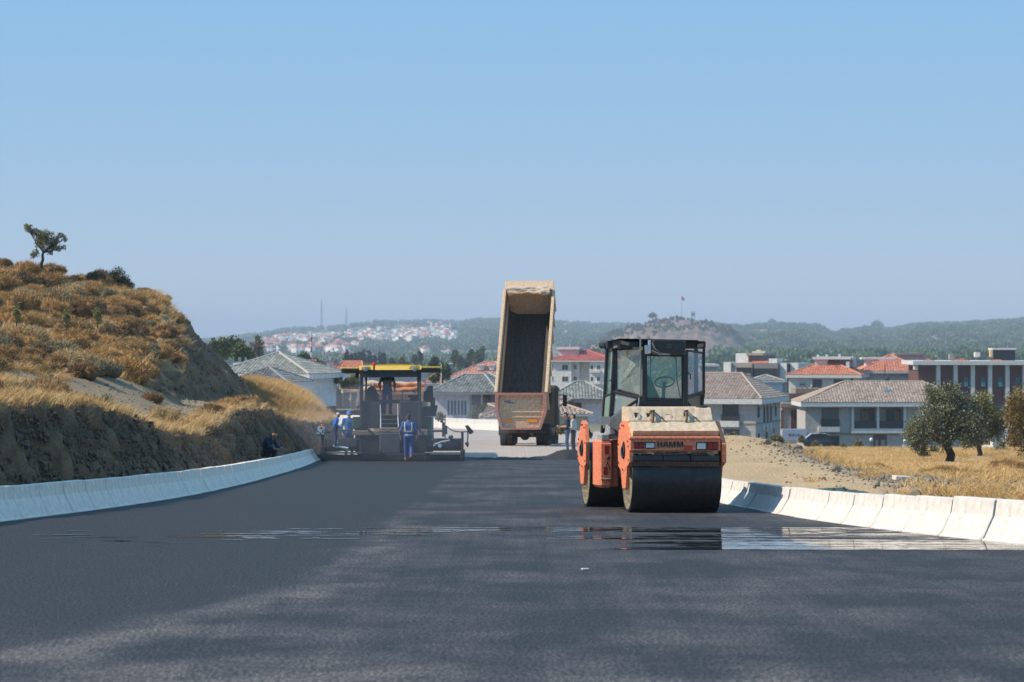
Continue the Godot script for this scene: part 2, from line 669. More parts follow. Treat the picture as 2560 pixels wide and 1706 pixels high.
func road_material() -> StandardMaterial3D:
	var m := StandardMaterial3D.new()
	m.albedo_color = lin(0.36, 0.33, 0.345)
	m.albedo_texture = tex.aggregate
	m.roughness = 0.74
	m.metallic_specular = 0.45
	m.heightmap_enabled = true
	m.heightmap_texture = tex.aggregate
	m.heightmap_scale = 2.0
	# dust and roller marks on the older lanes; the fresh lane on the left is plain
	var w := 512
	var h := 2048
	var data := PackedByteArray()
	data.resize(w * h * 3)
	var f1 := FastNoiseLite.new()
	f1.seed = 5
	f1.frequency = 1.0
	f1.fractal_octaves = 4
	for j in h:
		var d := 118.0 - 130.0 * (j + 0.5) / h
		for i in w:
			var x := 42.0 * (i + 0.5) / w - 21.0
			var seam := -1.75 - 0.5 * smoothstep(95.0, 30.0, d) - 2.2 * smoothstep(34.0, 18.0, d) + 0.15 * f1.get_noise_1d(d * 0.4)
			var old := smoothstep(seam - 0.12, seam + 0.12, x)
			var n1 := f1.get_noise_2d(x * 0.32, d * 0.24)
			var n2 := f1.get_noise_2d(x * 1.1 + 40.0, d * 0.5)
			var n3 := f1.get_noise_2d(x * 0.9 + 90.0, d * 2.6)
			var n4 := f1.get_noise_2d(x * 5.0, d * 0.05) * 0.5 + f1.get_noise_2d(x * 14.0 + 7.0, d * 0.12) * 0.4
			var dust := clampf(0.3 + n1 * 0.75 + n2 * 0.35 + n3 * 0.25 + n4 * 0.45, 0.0, 1.0) * old * 0.85
			dust += clampf(1.0 - absf(x - seam - 0.35 - 0.5 * n1) / 0.7, 0.0, 1.0) * smoothstep(62.0, 40.0, d) * 0.5 * clampf(0.7 + n2, 0.0, 1.0)
			dust += clampf(n1 * 1.2 + 0.15, 0, 1) * smoothstep(27.0, 18.0, d) * 0.7
			dust += (1.0 - old) * clampf(n3 * 0.8 + n2 * 0.5 + n4 * 0.5, 0.0, 1.0) * 0.2
			dust = clampf(dust, 0.0, 1.0)
			var k := (j * w + i) * 3
			data[k] = int(lerpf(116.0, 246.0, dust))
			data[k + 1] = int(lerpf(118.0, 238.0, dust))
			data[k + 2] = int(lerpf(127.0, 228.0, dust))
	m.detail_enabled = true
	m.detail_blend_mode = BaseMaterial3D.BLEND_MODE_MUL
	m.detail_uv_layer = BaseMaterial3D.DETAIL_UV_2
	m.detail_albedo = ImageTexture.create_from_image(Image.create_from_data(w, h, false, Image.FORMAT_RGB8, data))
	return m


func barrier_mesh(h: float, len_: float, jag: float) -> MB:
	# cross-section towards the road at x = 0; the block runs along -z
	var prof := PackedVector2Array([Vector2(0, -0.15), Vector2(0, 0.03), Vector2(-0.04, 0.06), Vector2(-0.21, 0.6), Vector2(-0.25, 0.985), Vector2(-0.265, 1.0), Vector2(-0.4, 1.0), Vector2(-0.415, 0.985), Vector2(-0.46, 0.6), Vector2(-0.62, 0.06), Vector2(-0.66, 0.03), Vector2(-0.66, -0.15)])
	var mb := MB.new()
	var k := prof.size()
	var cuts := [0.0, 0.02, len_ * 0.5, len_ - 0.02, len_]
	var ring := []
	for c in cuts.size():
		var q := []
		var inset := 0.012 if c == 0 or c == cuts.size() - 1 else 0.0
		for i in k:
			var p := prof[i]
			var y := p.y * h
			var x := p.x
			if inset:
				x = lerpf(x, -0.33, 0.06)
				y -= 0.016 if y > 0.0 else 0.0
			var j := jag * rng.randf_range(-1, 1) if p.y > 0.1 else 0.0
			q.append(Vector3(x + j * 0.5, y + (j if p.y > 0.9 else 0.0), -cuts[c]))
		ring.append(q)
	for c in cuts.size() - 1:
		for i in k - 1:
			mb.quad(ring[c][i], ring[c + 1][i], ring[c + 1][i + 1], ring[c][i + 1])
	var caps := Geometry2D.triangulate_polygon(prof)
	for e in [0, cuts.size() - 1]:
		for i in range(0, caps.size(), 3):
			mb.ctri(ring[e][caps[i]], ring[e][caps[i + 1]], ring[e][caps[i + 2]], Vector3(-0.33, 0.3 * h, -len_ * 0.5))
	return mb


func run_of_barriers(path: Array, d0: float, d1: float, side: float, height: Array, len_: float, ground: Callable, label: String, group: String, m: Material) -> void:
	var d := d0
	while d < d1:
		var p := Vector3(path_x(d, path), fall(ground.call(d), d), -d)
		var e := d
		var q := p
		while p.distance_to(q) < len_ and e < d1 + 3.0:
			e += 0.02
			q = Vector3(path_x(e, path), fall(ground.call(e), e), -e)
		var dir := (q - p).normalized()
		var across := dir.cross(Vector3.UP).normalized() * side
		var h := lerp_pts(d, height) * rng.randf_range(0.985, 1.015)
		dir = dir.rotated(Vector3.UP, rng.randf_range(-0.006, 0.006))
		across = dir.cross(Vector3.UP).normalized() * side
		var bs := Basis(across, across.cross(dir).normalized() * side, -dir)
		var mb := MB.new()
		mb.add(barrier_mesh(h, p.distance_to(q) - 0.05, 0.0012), Transform3D(bs, across * rng.randf_range(-0.014, 0.014) - Vector3(0, 0.002, 0)))
		solo("concrete_barrier", mb.mesh(m), label, "concrete barrier", Transform3D(Basis(), p), group)
		d = e


func build_barriers() -> void:
	var zero := func(_d: float) -> float: return 0.0
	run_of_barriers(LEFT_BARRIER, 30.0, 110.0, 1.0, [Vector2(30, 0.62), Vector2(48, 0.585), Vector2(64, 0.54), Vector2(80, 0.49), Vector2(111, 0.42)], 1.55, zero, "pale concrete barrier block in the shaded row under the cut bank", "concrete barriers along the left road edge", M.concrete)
	run_of_barriers(RIGHT_BARRIER, 24.0, 131.0, -1.0, [Vector2(24, 0.66), Vector2(36, 0.64), Vector2(42, 0.6), Vector2(46, 0.52), Vector2(51, 0.49), Vector2(59, 0.46), Vector2(125, 0.55)], 1.55, zero, "sunlit white concrete barrier block in the row beside the tan dirt slope", "concrete barriers along the right road edge", M.concrete_white)
	run_of_barriers(RIGHT_BARRIER, 196.0, 262.0, -1.0, [Vector2(180, 0.8), Vector2(270, 0.85)], 3.0, func(d: float) -> float: return base_y(d), "far white concrete barrier block where the road bends behind the paver", "concrete barriers at the far bend", M.concrete_white)


func build_mirage() -> void:
	# heat mirage imitated by added glossy films with ragged outlines, flat on the road
	var mb := MB.new()
	rng.seed = 71
	for i in 380:
		var d := rng.randf_range(39.0, 46.2)
		var x := 0.0
		var right := i < 285
		if right:
			x = rng.randf_range(2.6, 8.2)
			if rng.randf() < 0.45:
				d = rng.randf_range(38.8, 41.4)
		elif i < 322:
			x = rng.randf_range(0.9, 3.1)
			d = rng.randf_range(44.6, 46.4) if rng.randf() < 0.6 else rng.randf_range(42.0, 43.0)
		elif i < 355:
			x = rng.randf_range(-4.4, -1.4)
			d = rng.randfn(44.2, 0.9)
		elif i < 365:
			x = rng.randf_range(-1.4, 1.0)
			d = rng.randfn(45.2, 0.5)
		else:
			x = rng.randf_range(-7.0, -3.5)
			d = rng.randfn(42.6, 1.2)
		var xl := path_x(d, LEFT_BARRIER) + 0.1
		var xr := path_x(d, RIGHT_BARRIER) - 0.05
		var w := rng.randf_range(0.2, 1.0) * (1.6 if right else 0.8)
		var h := rng.randf_range(0.025, 0.12) * (1.4 if right else 0.9)
		var n := 14
		var top := []
		var bot := []
		for k in n + 1:
			var t := k / float(n) * 2.0 - 1.0
			var px := clampf(x + t * w, xl, xr)
			var th := h * sqrt(maxf(1.0 - t * t, 0.0)) * clampf(0.55 + 1.3 * nf.get_noise_1d(px * 60.0 + i * 31.0), 0.05, 1.0)
			top.append(Vector3(px, 0.004, -(d + th * (0.6 + 0.8 * rng.randf()))))
			bot.append(Vector3(px, 0.004, -(d - th * (0.6 + 0.8 * rng.randf()))))
		for k in n:
			mb.tri(bot[k], bot[k + 1], top[k + 1])
			mb.tri(bot[k], top[k + 1], top[k])
	for i in mb.v.size():
		mb.n[i] = Vector3(0, 1, -SLOPE).normalized()
		mb.v[i].y = fall(0.004 + 0.00002 * (i / 84), -mb.v[i].z)
	var m := StandardMaterial3D.new()
	m.albedo_color = lin(0.02, 0.021, 0.024)
	m.roughness = 0.05
	m.metallic_specular = 0.85
	struct("mirage_film", mb.mesh(m))


# ---------------------------------------------------------------- far hills, their woods and the town on them
var SKY_LEFT := [Vector2(-900, 880), Vector2(300, 868), Vector2(522, 857), Vector2(588, 851), Vector2(653, 841), Vector2(707, 832), Vector2(762, 827), Vector2(827, 826), Vector2(892, 821), Vector2(947, 812), Vector2(1023, 811), Vector2(1088, 809), Vector2(1153, 814), Vector2(1186, 807), Vector2(1262, 805), Vector2(1390, 810), Vector2(1450, 815), Vector2(1540, 819), Vector2(1700, 826), Vector2(2000, 850), Vector2(3400, 870)]
var SKY_RIGHT := [Vector2(600, 900), Vector2(1500, 840), Vector2(1750, 826), Vector2(1826, 823), Vector2(1858, 826), Vector2(1905, 820), Vector2(1960, 819), Vector2(2001, 823), Vector2(2045, 827), Vector2(2085, 842), Vector2(2110, 836), Vector2(2180, 830), Vector2(2230, 833), Vector2(2290, 820), Vector2(2380, 819), Vector2(2480, 813), Vector2(2560, 807), Vector2(3000, 800), Vector2(3600, 830)]
var SKY_ROCK := [Vector2(1000, 1000), Vector2(1380, 915), Vector2(1442, 880), Vector2(1500, 851), Vector2(1551, 825), Vector2(1604, 811), Vector2(1657, 803), Vector2(1701, 798), Vector2(1742, 800), Vector2(1784, 804), Vector2(1827, 822), Vector2(1859, 855), Vector2(1890, 874), Vector2(1990, 905), Vector2(2300, 1000)]


func col_x(px: float, d: float) -> float:
	return (px - 1280.0) * d / F


func up_y(py: float, d: float) -> float:
	return 1.9 - (py - 853.0) * d / F


func left_ridge(px: float, d: float) -> float:
	var y := up_y(lerp_pts(px, SKY_LEFT), 6000.0)
	var t := (d - 2300.0) / 3700.0
	var k := smoothstep(0.0, 1.0, t) * 0.55 + clampf(t, 0.0, 1.0) * 0.45
	if d > 6000.0:
		k = 1.0 - (d - 6000.0) / 2500.0
	return -18.0 + (y + 18.0) * k + nz.get_noise_2d(px * 0.25, d * 0.04) * 9.0 * smoothstep(0.0, 0.3, t) * (1.0 - smoothstep(0.75, 1.0, t))


func right_ridge(px: float, d: float) -> float:
	var y := up_y(lerp_pts(px, SKY_RIGHT), 4800.0)
	var t := (d - 1500.0) / 3300.0
	var k := smoothstep(0.0, 1.0, t) * 0.6 + clampf(t, 0.0, 1.0) * 0.4
	if d > 4800.0:
		k = 1.0 - (d - 4800.0) / 2200.0
	return -18.0 + (y + 18.0) * k + nz.get_noise_2d(px * 0.25 + 300.0, d * 0.05) * 8.0 * smoothstep(0.0, 0.3, t) * (1.0 - smoothstep(0.75, 1.0, t))


func rock_hill(px: float, d: float) -> float:
	var y := up_y(lerp_pts(px, SKY_ROCK), 2700.0) + nf.get_noise_1d(px * 1.5) * 1.2
	var t := 1.0 - absf(d - 2700.0) / (700.0 if d < 2700.0 else 500.0)
	var k := smoothstep(0.0, 1.0, clampf(t, 0, 1)) * 0.5 + clampf(t, 0, 1) * 0.5
	var r := nf.get_noise_2d(px * 0.7, d * 0.1) * 5.0 + nz.get_noise_2d(px * 0.9, d * 0.1) * 5.0
	return -19.0 + (y + 19.0) * k + r * sin(PI * clampf(t, 0, 1)) * k


# first meeting of the ray through a pixel with a height function of (column, distance)
func hit(px: float, py: float, d0: float, d1: float, height: Callable) -> Vector3:
	var steps := 160
	for i in steps:
		var d := lerpf(d0, d1, i / (steps - 1.0))
		if height.call(px, d) >= up_y(py, d):
			return Vector3(col_x(px, d), height.call(px, d), -d)
	return Vector3.ZERO


func hill_mesh(px0: float, px1: float, nx: int, d0: float, d1: float, nd: int, height: Callable, paint: Callable) -> ArrayMesh:
	var rows := []
	for i in nd:
		var d := lerpf(d0, d1, i / (nd - 1.0))
		var row := []
		for j in nx:
			var px := lerpf(px0, px1, j / (nx - 1.0))
			row.append(Vector3(col_x(px, d), height.call(px, d), -d))
		rows.append(row)
	return grid_mesh(rows, vmat(0.95), paint)


# a crown of many small leaf faces in clumps; radius 1
func leaf_ball(leaves: int, clumps: int, size: float, seed_: int, tones: Array, squash := 1.0, core := true) -> MB:
	var r := RandomNumberGenerator.new()
	r.seed = seed_
	var mb := MB.new()
	var cs := []
	for i in clumps:
		var p := Vector3(r.randfn(), r.randfn(), r.randfn()).normalized() * pow(r.randf(), 0.45) * 0.72
		cs.append([Vector3(p.x, p.y * squash, p.z), r.randf_range(0.24, 0.42), r.randf()])
	if core:
		mb.col = tones[0]
		for k in cs:
			mb.ball(k[0], Vector3.ONE * k[1] * 0.55, 5, 3)
	for i in leaves:
		var k = cs[r.randi() % clumps]
		var o := Vector3(r.randfn(), r.randfn(), r.randfn()).normalized()
		var p: Vector3 = k[0] + o * k[1] * (0.55 + 0.5 * r.randf())
		leaf(mb, p, (o + Vector3(r.randfn(), r.randfn() + 0.4, r.randfn()) * 0.7).normalized(), size * r.randf_range(0.6, 1.4), r, tones, k[2])
	return mb


func leaf(mb: MB, p: Vector3, dir: Vector3, size: float, r: RandomNumberGenerator, tones: Array, w: float) -> void:
	var s := dir.cross(Vector3(r.randfn(), r.randfn(), r.randfn())).normalized() * size * 0.3
	mb.col = (tones[0] as Color).lerp(tones[1], clampf(w * 0.6 + r.randf() * 0.6 - 0.1, 0, 1))
	if tones.size() > 2 and r.randf() < 0.12:
		mb.col = tones[2]
	var tip := p + dir * size
	var mid := p + dir * size * 0.5
	mb.tri(p, mid + s, tip)
	mb.tri(p, tip, mid - s)


func leafmat() -> StandardMaterial3D:
	var m := StandardMaterial3D.new()
	m.vertex_color_use_as_albedo = true
	m.roughness = 0.6
	m.backlight_enabled = true
	m.backlight = Color(0.45, 0.45, 0.45)
	return m


func build_far() -> void:
	var forest := func(p: Vector3, bare: float, pink: Color) -> Color:
		var n1 := nz.get_noise_2d(p.x * 0.12, p.z * 0.05)
		var n2 := nf.get_noise_2d(p.x * 0.3, p.z * 0.12)
		var c := Color(0.07, 0.1, 0.05).lerp(Color(0.13, 0.15, 0.075), clampf(n2 + 0.5, 0, 1))
		return c.lerp(pink, smoothstep(0.0, 0.35, n1 + n2 * 0.5 + bare))
	struct("hill_range", hill_mesh(-1300, 2600, 160, 2250, 8400, 70, left_ridge, func(p: Vector3, _m: Vector3) -> Color: return forest.call(p, -0.25 + 0.25 * smoothstep(4800.0, 3600.0, -p.z), Color(0.3, 0.2, 0.14))))
	struct("pine_hill", hill_mesh(700, 3700, 140, 1450, 6900, 70, right_ridge, func(p: Vector3, _m: Vector3) -> Color: return forest.call(p, -0.3 + 0.42 * smoothstep(3400.0, 2400.0, -p.z), Color(0.36, 0.22, 0.15))))
	struct("rocky_hill", hill_mesh(1010, 2290, 150, 2010, 3190, 60, rock_hill, func(p: Vector3, m: Vector3) -> Color:
		var n1 := nz.get_noise_2d(p.x * 0.5, p.z * 0.2)
		var n2 := nf.get_noise_2d(p.x * 1.2, p.z * 0.4)
		var c := Color(0.3, 0.17, 0.09).lerp(Color(0.16, 0.095, 0.08), clampf(n1 * 1.4 + 0.6, 0, 1))
		c = c.lerp(Color(0.32, 0.27, 0.25), smoothstep(0.25, 0.55, n2))
		return c.lerp(Color(0.07, 0.06, 0.045), smoothstep(-0.05, 0.3, -n1 + n2 * 0.7 + (0.16 if p.x > 190.0 else -0.08)))))
	# woods: crowns of three kinds thrown over the hills
	rng.seed = 11
	var fm := leafmat()
	var crown: Array = []
	for k in 3:
		crown.append(leaf_ball(150, 9, 0.42, 900 + k, [Color(0.055, 0.085, 0.035), Color(0.16, 0.22, 0.095)], 0.8).mesh(fm))
	var put := func(called: String, label: String, n: int, px0: float, px1: float, d0: float, d1: float, height: Callable, rad: Vector2, bare: float, k: int) -> void:
		var xs := []
		var cs := []
		for i in n * 4:
			if xs.size() >= n:
				break
			var d := d0 + (d1 - d0) * pow(rng.randf(), 0.8)
			var px := rng.randf_range(px0, px1)
			var x := col_x(px, d)
			if nz.get_noise_2d(x * 0.12, -d * 0.05) + nf.get_noise_2d(x * 0.3, -d * 0.12) * 0.5 + bare > rng.randf_range(-0.1, 0.25):
				continue
			if k == 0 and px > 640.0 and px < 1150.0 and d > 3600.0 and d < 5800.0 and rng.randf() < 0.9:
				continue
			var r := rng.randf_range(rad.x, rad.y)
			var y: float = height.call(px, d)
			xs.append(Transform3D(Basis(Vector3.UP, rng.randf() * TAU).scaled(Vector3(r, r * rng.randf_range(0.8, 1.35), r)), Vector3(x, y + r * 0.55, -d)))
			cs.append((Color(1.0, 0.72, 0.6) if k == 2 else Color(1, 1, 1)).lerp(Color(0.8, 0.75, 0.65) if k == 2 else Color(0.7, 1.0, 0.9), rng.randf()) * rng.randf_range(0.7, 1.2))
		scatter(called, crown[k], xs, label, "woodland", cs)
	put.call("ridge_woods", "bluish woods covering the hill range behind the white town", 7000, -300, 2000, 3000, 6050, left_ridge, Vector2(3.5, 7.0), -0.25, 0)
	put.call("pine_woods", "green pine woods covering the long hill at the right", 9000, 1500, 2800, 2300, 4830, right_ridge, Vector2(3.2, 6.2), -0.22, 1)
	put.call("hill_scrub", "dark bushes dotted over the rocky hill with the flagpole", 650, 1380, 1900, 2250, 2750, rock_hill, Vector2(0.9, 2.3), -0.05, 2)
	put.call("valley_woods", "hazy valley trees between the town roofs and the hills", 2600, 400, 2700, 900, 3000, func(_px: float, d: float) -> float: return -16.0, Vector2(2.2, 5.5), -0.12, 0)
	put.call("near_scrub", "grey green scrub and trees behind the white flat roofed house", 700, 1780, 2620, 1250, 1900, func(px: float, d: float) -> float: return maxf(-16.0, up_y(908.0 - (d - 1250.0) * 0.03 + nz.get_noise_1d(px) * 8.0, d) - 3.0), Vector2(3.0, 5.5), -0.2, 1)
	# single tall trees on the right skyline
	var big := leaf_ball(700, 14, 0.22, 77, [Color(0.035, 0.05, 0.025), Color(0.09, 0.12, 0.055)], 0.8).mesh(fm)
	for q in [[2192, 812, 12.0, "large round pine standing above the right hill skyline"], [2366, 812, 6.0, "small umbrella pine on the right hill skyline, right of the large one"], [1930, 811, 9.0, "broad pine on the skyline right of the rocky hill"], [1631, 800, 6.5, "round bush tree on the left shoulder of the rocky hill"]]:
		var rk: bool = q[0] < 1700
		var d := 2690.0 if rk else 4780.0
		var h: Callable = rock_hill if rk else right_ridge
		var base := Vector3(col_x(q[0], d), h.call(q[0], d), -d)
		var o := thing("hill_tree", q[3], "tree", base)
		var mt := MB.new()
		mt.tube([Vector3(0, -1, 0), Vector3(0.3, q[2] * 0.5, 0), Vector3(0, q[2], 0)], q[2] * 0.07, q[2] * 0.03, 6)
		part(o, "trunk", mt, M.bark)
		pmesh(o, "crown", big, Transform3D(Basis().scaled(Vector3(1, 0.8, 1) * q[2] * (0.75 if rk else 1.05)), Vector3(0, q[2] * 0.95, 0)))
	# the town: small houses, each one its own
	var kinds := []
	for k in 5:
		var w := MB.new()
		w.col = Color.WHITE
		w.box(Vector3(0, 2.9, 0), Vector3(9, 7.8, 8))
		if k % 2 == 1:
			w.box(Vector3(5.4, 2.0, 0.6), Vector3(3.4, 6.0, 6))
		w.col = Color(0.25, 0.26, 0.3)
		for f in 2:
			for s in [-2.6, 0.3, 2.8]:
				w.box(Vector3(s, 1.8 + f * 3.0, 4.02), Vector3(1.1, 1.3, 0.1))
			w.box(Vector3(-4.52, 1.8 + f * 3.0, 0.6), Vector3(0.1, 1.3, 1.2))
		var r := MB.new()
		var e := [Vector3(-5, 6.8, 4.5), Vector3(5, 6.8, 4.5), Vector3(5, 6.8, -4.5), Vector3(-5, 6.8, -4.5)]
		if k < 4:
			var t := [Vector3(-1.6, 9.0, 0), Vector3(1.6, 9.0, 0)]
			r.quad(e[0], e[1], t[1], t[0])
			r.quad(e[2], e[3], t[0], t[1])
			r.tri(e[1], e[2], t[1])
			r.tri(e[3], e[0], t[0])
			r.hull8([e[0], e[1], e[2], e[3]], [e[0] - Vector3(0, 0.3, 0), e[1] - Vector3(0, 0.3, 0), e[2] - Vector3(0, 0.3, 0), e[3] - Vector3(0, 0.3, 0)])
		else:
			r.box(Vector3(0, 7.0, 0), Vector3(9.6, 0.5, 8.6))
		var am := ArrayMesh.new()
		w.surf(am, M.town_wall)
		r.surf(am, [M.town_red, M.town_red, M.town_pink, M.town_red, M.town_wall2][k])
		kinds.append(am)
	rng.seed = 23
	var bands := [[690, 1140, 826, 868, 620, 0.12], [655, 900, 850, 884, 170, 0.8], [560, 700, 852, 880, 40, 0.9], [1050, 1130, 812, 824, 8, 0.3], [1170, 1262, 806, 815, 8, 0.7], [1388, 1555, 812, 820, 16, 0.8], [1395, 1450, 832, 840, 4, 0.3], [860, 1130, 880, 905, 9, 0.7]]
	var n := 0
	var more := [[], [], [], [], []]
	bands.reverse()
	for b in bands:
		for i in b[4]:
			var px := rng.randf_range(b[0], b[1])
			var py := rng.randf_range(b[2], b[3])
			if b[4] == 620:
				py = lerpf(maxf(b[2], lerp_pts(px, SKY_LEFT) + 14.0), lerp_pts(px, [Vector2(700, 852), Vector2(850, 862), Vector2(950, 864), Vector2(1140, 852)]), pow(rng.randf(), 0.8))
			var p := hit(px, py, 2500, 6000, left_ridge)
			if p == Vector3.ZERO:
				continue
			var k := 4 if rng.randf() > b[5] and rng.randf() < 0.93 else rng.randi() % 4
			var s := rng.randf_range(0.6, 0.95)
			if n > 290 or (b[4] == 620 and rng.randf() < 0.72) or (b[4] == 170 and rng.randf() < 0.5):
				more[k].append(Transform3D(Basis(Vector3.UP, rng.randf_range(-1.15, -0.15)).scaled(Vector3(s, s * rng.randf_range(0.9, 1.3), s)), p))
				continue
			solo("town_house", kinds[k], "small white flat roofed house among hundreds on the far hillside" if k == 4 else "small pale house with a red tiled roof on the far town hillside", "house", Transform3D(Basis(Vector3.UP, rng.randf_range(-1.15, -0.15)).scaled(Vector3(s, s * rng.randf_range(0.9, 1.3), s)), p), "white houses of the far hillside town" if k == 4 else "red roofed houses of the far hillside town")
			n += 1
	for k in 5:
		scatter("town_houses", kinds[k], more[k], "further small " + ("white flat roofed" if k == 4 else ["square", "stepped", "pink roofed", "winged"][k]) + " houses filling the far hillside town", "town")
	# lattice masts on the ridge, the flagpole and the lookout frame on the rocky hill
	mast(803, 826, 752, 6000.0, "tall lattice radio mast on the left ridge above the white town", 3.0)
	mast(865, 818, 772, 6000.0, "shorter lattice radio mast on the left ridge, right of the tall one", 2.6)
	var fp := thing("flagpole", "thin flagpole with a red flag on the rocky hilltop", "flagpole", Vector3(col_x(1704, 2700), up_y(799, 2700), -2700))
	var mb := MB.new()
	mb.tube([Vector3(0, -1, 0), Vector3(0, 22.5, 0)], 0.32, 0.2, 6)
	part(fp, "pole", mb, mat(Color(0.6, 0.6, 0.62), 0.5))
	mb = MB.new()
	for i in 6:
		var a := i / 6.0
		var b := (i + 1) / 6.0
		mb.slab(Vector3(a * 2.6 + 0.2, 18.4 - a * 0.8, sin(a * 6.0) * 0.5), Vector3(b * 2.6 + 0.2, 18.4 - b * 0.8, sin(b * 6.0) * 0.5), Vector3(b * 2.6 + 0.2, 22.4 - b * 2.0, sin(b * 6.0) * 0.5), Vector3(a * 2.6 + 0.2, 22.4 - a * 2.0, sin(a * 6.0) * 0.5), 0.05)
	part(fp, "flag", mb, mat(Color(0.85, 0.05, 0.07), 0.8))
	var lo := thing("lookout_frame", "small grey lookout frame on the rocky hilltop right of the flag", "lookout", Vector3(col_x(1733, 2700), up_y(800, 2700), -2700))
	mb = MB.new()
	for s in [Vector2(-1.7, -1), Vector2(1.7, -1), Vector2(-1.7, 1), Vector2(1.7, 1)]:
		mb.tube([Vector3(s.x, -1, s.y), Vector3(s.x, 7.6, s.y)], 0.16, 0.16, 5)
	part(lo, "post", mb, M.dark_steel)
	mb = MB.new()
	mb.box(Vector3(0, 5.0, 0), Vector3(2.4, 3.4, 1.6))
	mb.box(Vector3(0, 7.6, 0), Vector3(4.0, 0.3, 2.6))
	part(lo, "cabin", mb, mat(Color(0.5, 0.52, 0.55), 0.8))


func mast(px: float, py0: float, py1: float, d: float, label: String, w: float) -> void:
	var y0 := up_y(py0, d)
	var h := up_y(py1, d) - y0
	var o := thing("radio_mast", label, "radio mast", Vector3(col_x(px, d), y0, -d))
	var a := MB.new()
	var b := MB.new()
	var n := 12
	for k in 3:
		var q := Vector3(cos(TAU * k / 3.0), 0, sin(TAU * k / 3.0)) * w
		a.tube([q - Vector3(0, 3, 0), q * 0.25 + Vector3(0, h, 0)], 0.6, 0.4, 5)
		for i in n:
			var t0 := i / float(n)
			var t1 := (i + 1) / float(n)
			var q2 := Vector3(cos(TAU * (k + 1) / 3.0), 0, sin(TAU * (k + 1) / 3.0)) * w
			b.tube([q * lerpf(1, 0.25, t0) + Vector3(0, h * t0, 0), q2 * lerpf(1, 0.25, t1) + Vector3(0, h * t1, 0)], 0.3, 0.3, 4, false)
	part(o, "mast_leg", a, mat(Color(0.5, 0.42, 0.42), 0.6))
	part(o, "lattice", b, mat(Color(0.5, 0.42, 0.42), 0.6))
	a = MB.new()
	a.cyl(Vector3(0, h, 0), Vector3(0, h * 1.04, 0), 0.9, 6)
	part(o, "antenna", a, mat(Color(0.45, 0.4, 0.42), 0.6))


# ---------------------------------------------------------------- machines
# a machine's own axes on the falling road: x right, y up from the road, z towards the camera
class Frame:
	var x0: float
	var d0: float
	var yaw: float
	var h0: float
	var ox: float
	var oy: float
	var k: float

	func _init(px: float, d: float, yaw_deg: float, h: float, zx: float, zy: float, zk: float) -> void:
		d0 = d
		x0 = (px - 1280.0) * d / 7111.0
		yaw = deg_to_rad(yaw_deg)
		h0 = h
		ox = zx
		oy = zy
		k = zk

	func place(o: Node3D) -> void:
		o.transform = Transform3D(Basis(Vector3.RIGHT, -0.02461) * Basis(Vector3.UP, yaw), Vector3(x0, h0 - 0.02461 * d0, -d0))

	# own coordinates of a measured spot at own depth z
	func p(zx: float, zy: float, z: float) -> Vector3:
		var px := ox + zx / k
		var py := oy + zy / k
		var d := d0 - z
		var x := 0.0
		for i in 5:
			x = ((px - 1280.0) * d / 7111.0 - x0 - z * sin(yaw)) / cos(yaw)
			d = d0 + x * sin(yaw) - z * cos(yaw)
		return Vector3(x, 1.9 + (1028.0 - py) * d / 7111.0 - h0, z)

	# a plate facing the camera whose front is at z, th thick
	func plate(mb: MB, zx0: float, zy0: float, zx1: float, zy1: float, z: float, th: float, b := 0.0) -> void:
		var a := p(zx0, zy1, z)
		var c := p(zx1, zy0, z)
		mb.span(Vector3(a.x, a.y, z - th), Vector3(c.x, c.y, z), b)

	func poly(mb: MB, pts: Array, th: float) -> void:
		var a := []
		var c := []
		for q in pts:
			var v := p(q[0], q[1], q[2])
			a.append(v)
			c.append(v - Vector3(0, 0, th))
		mb.hull8(a, c)


func bars(mb: MB, pts: Array, r: float, closed := false) -> void:
	for i in pts.size() - (0 if closed else 1):
		mb.tube([pts[i], pts[(i + 1) % pts.size()]], r, r, 8)


func along_x() -> Basis:
	return Basis(Vector3(0, 0, -1), Vector3(0, 1, 0), Vector3(1, 0, 0))


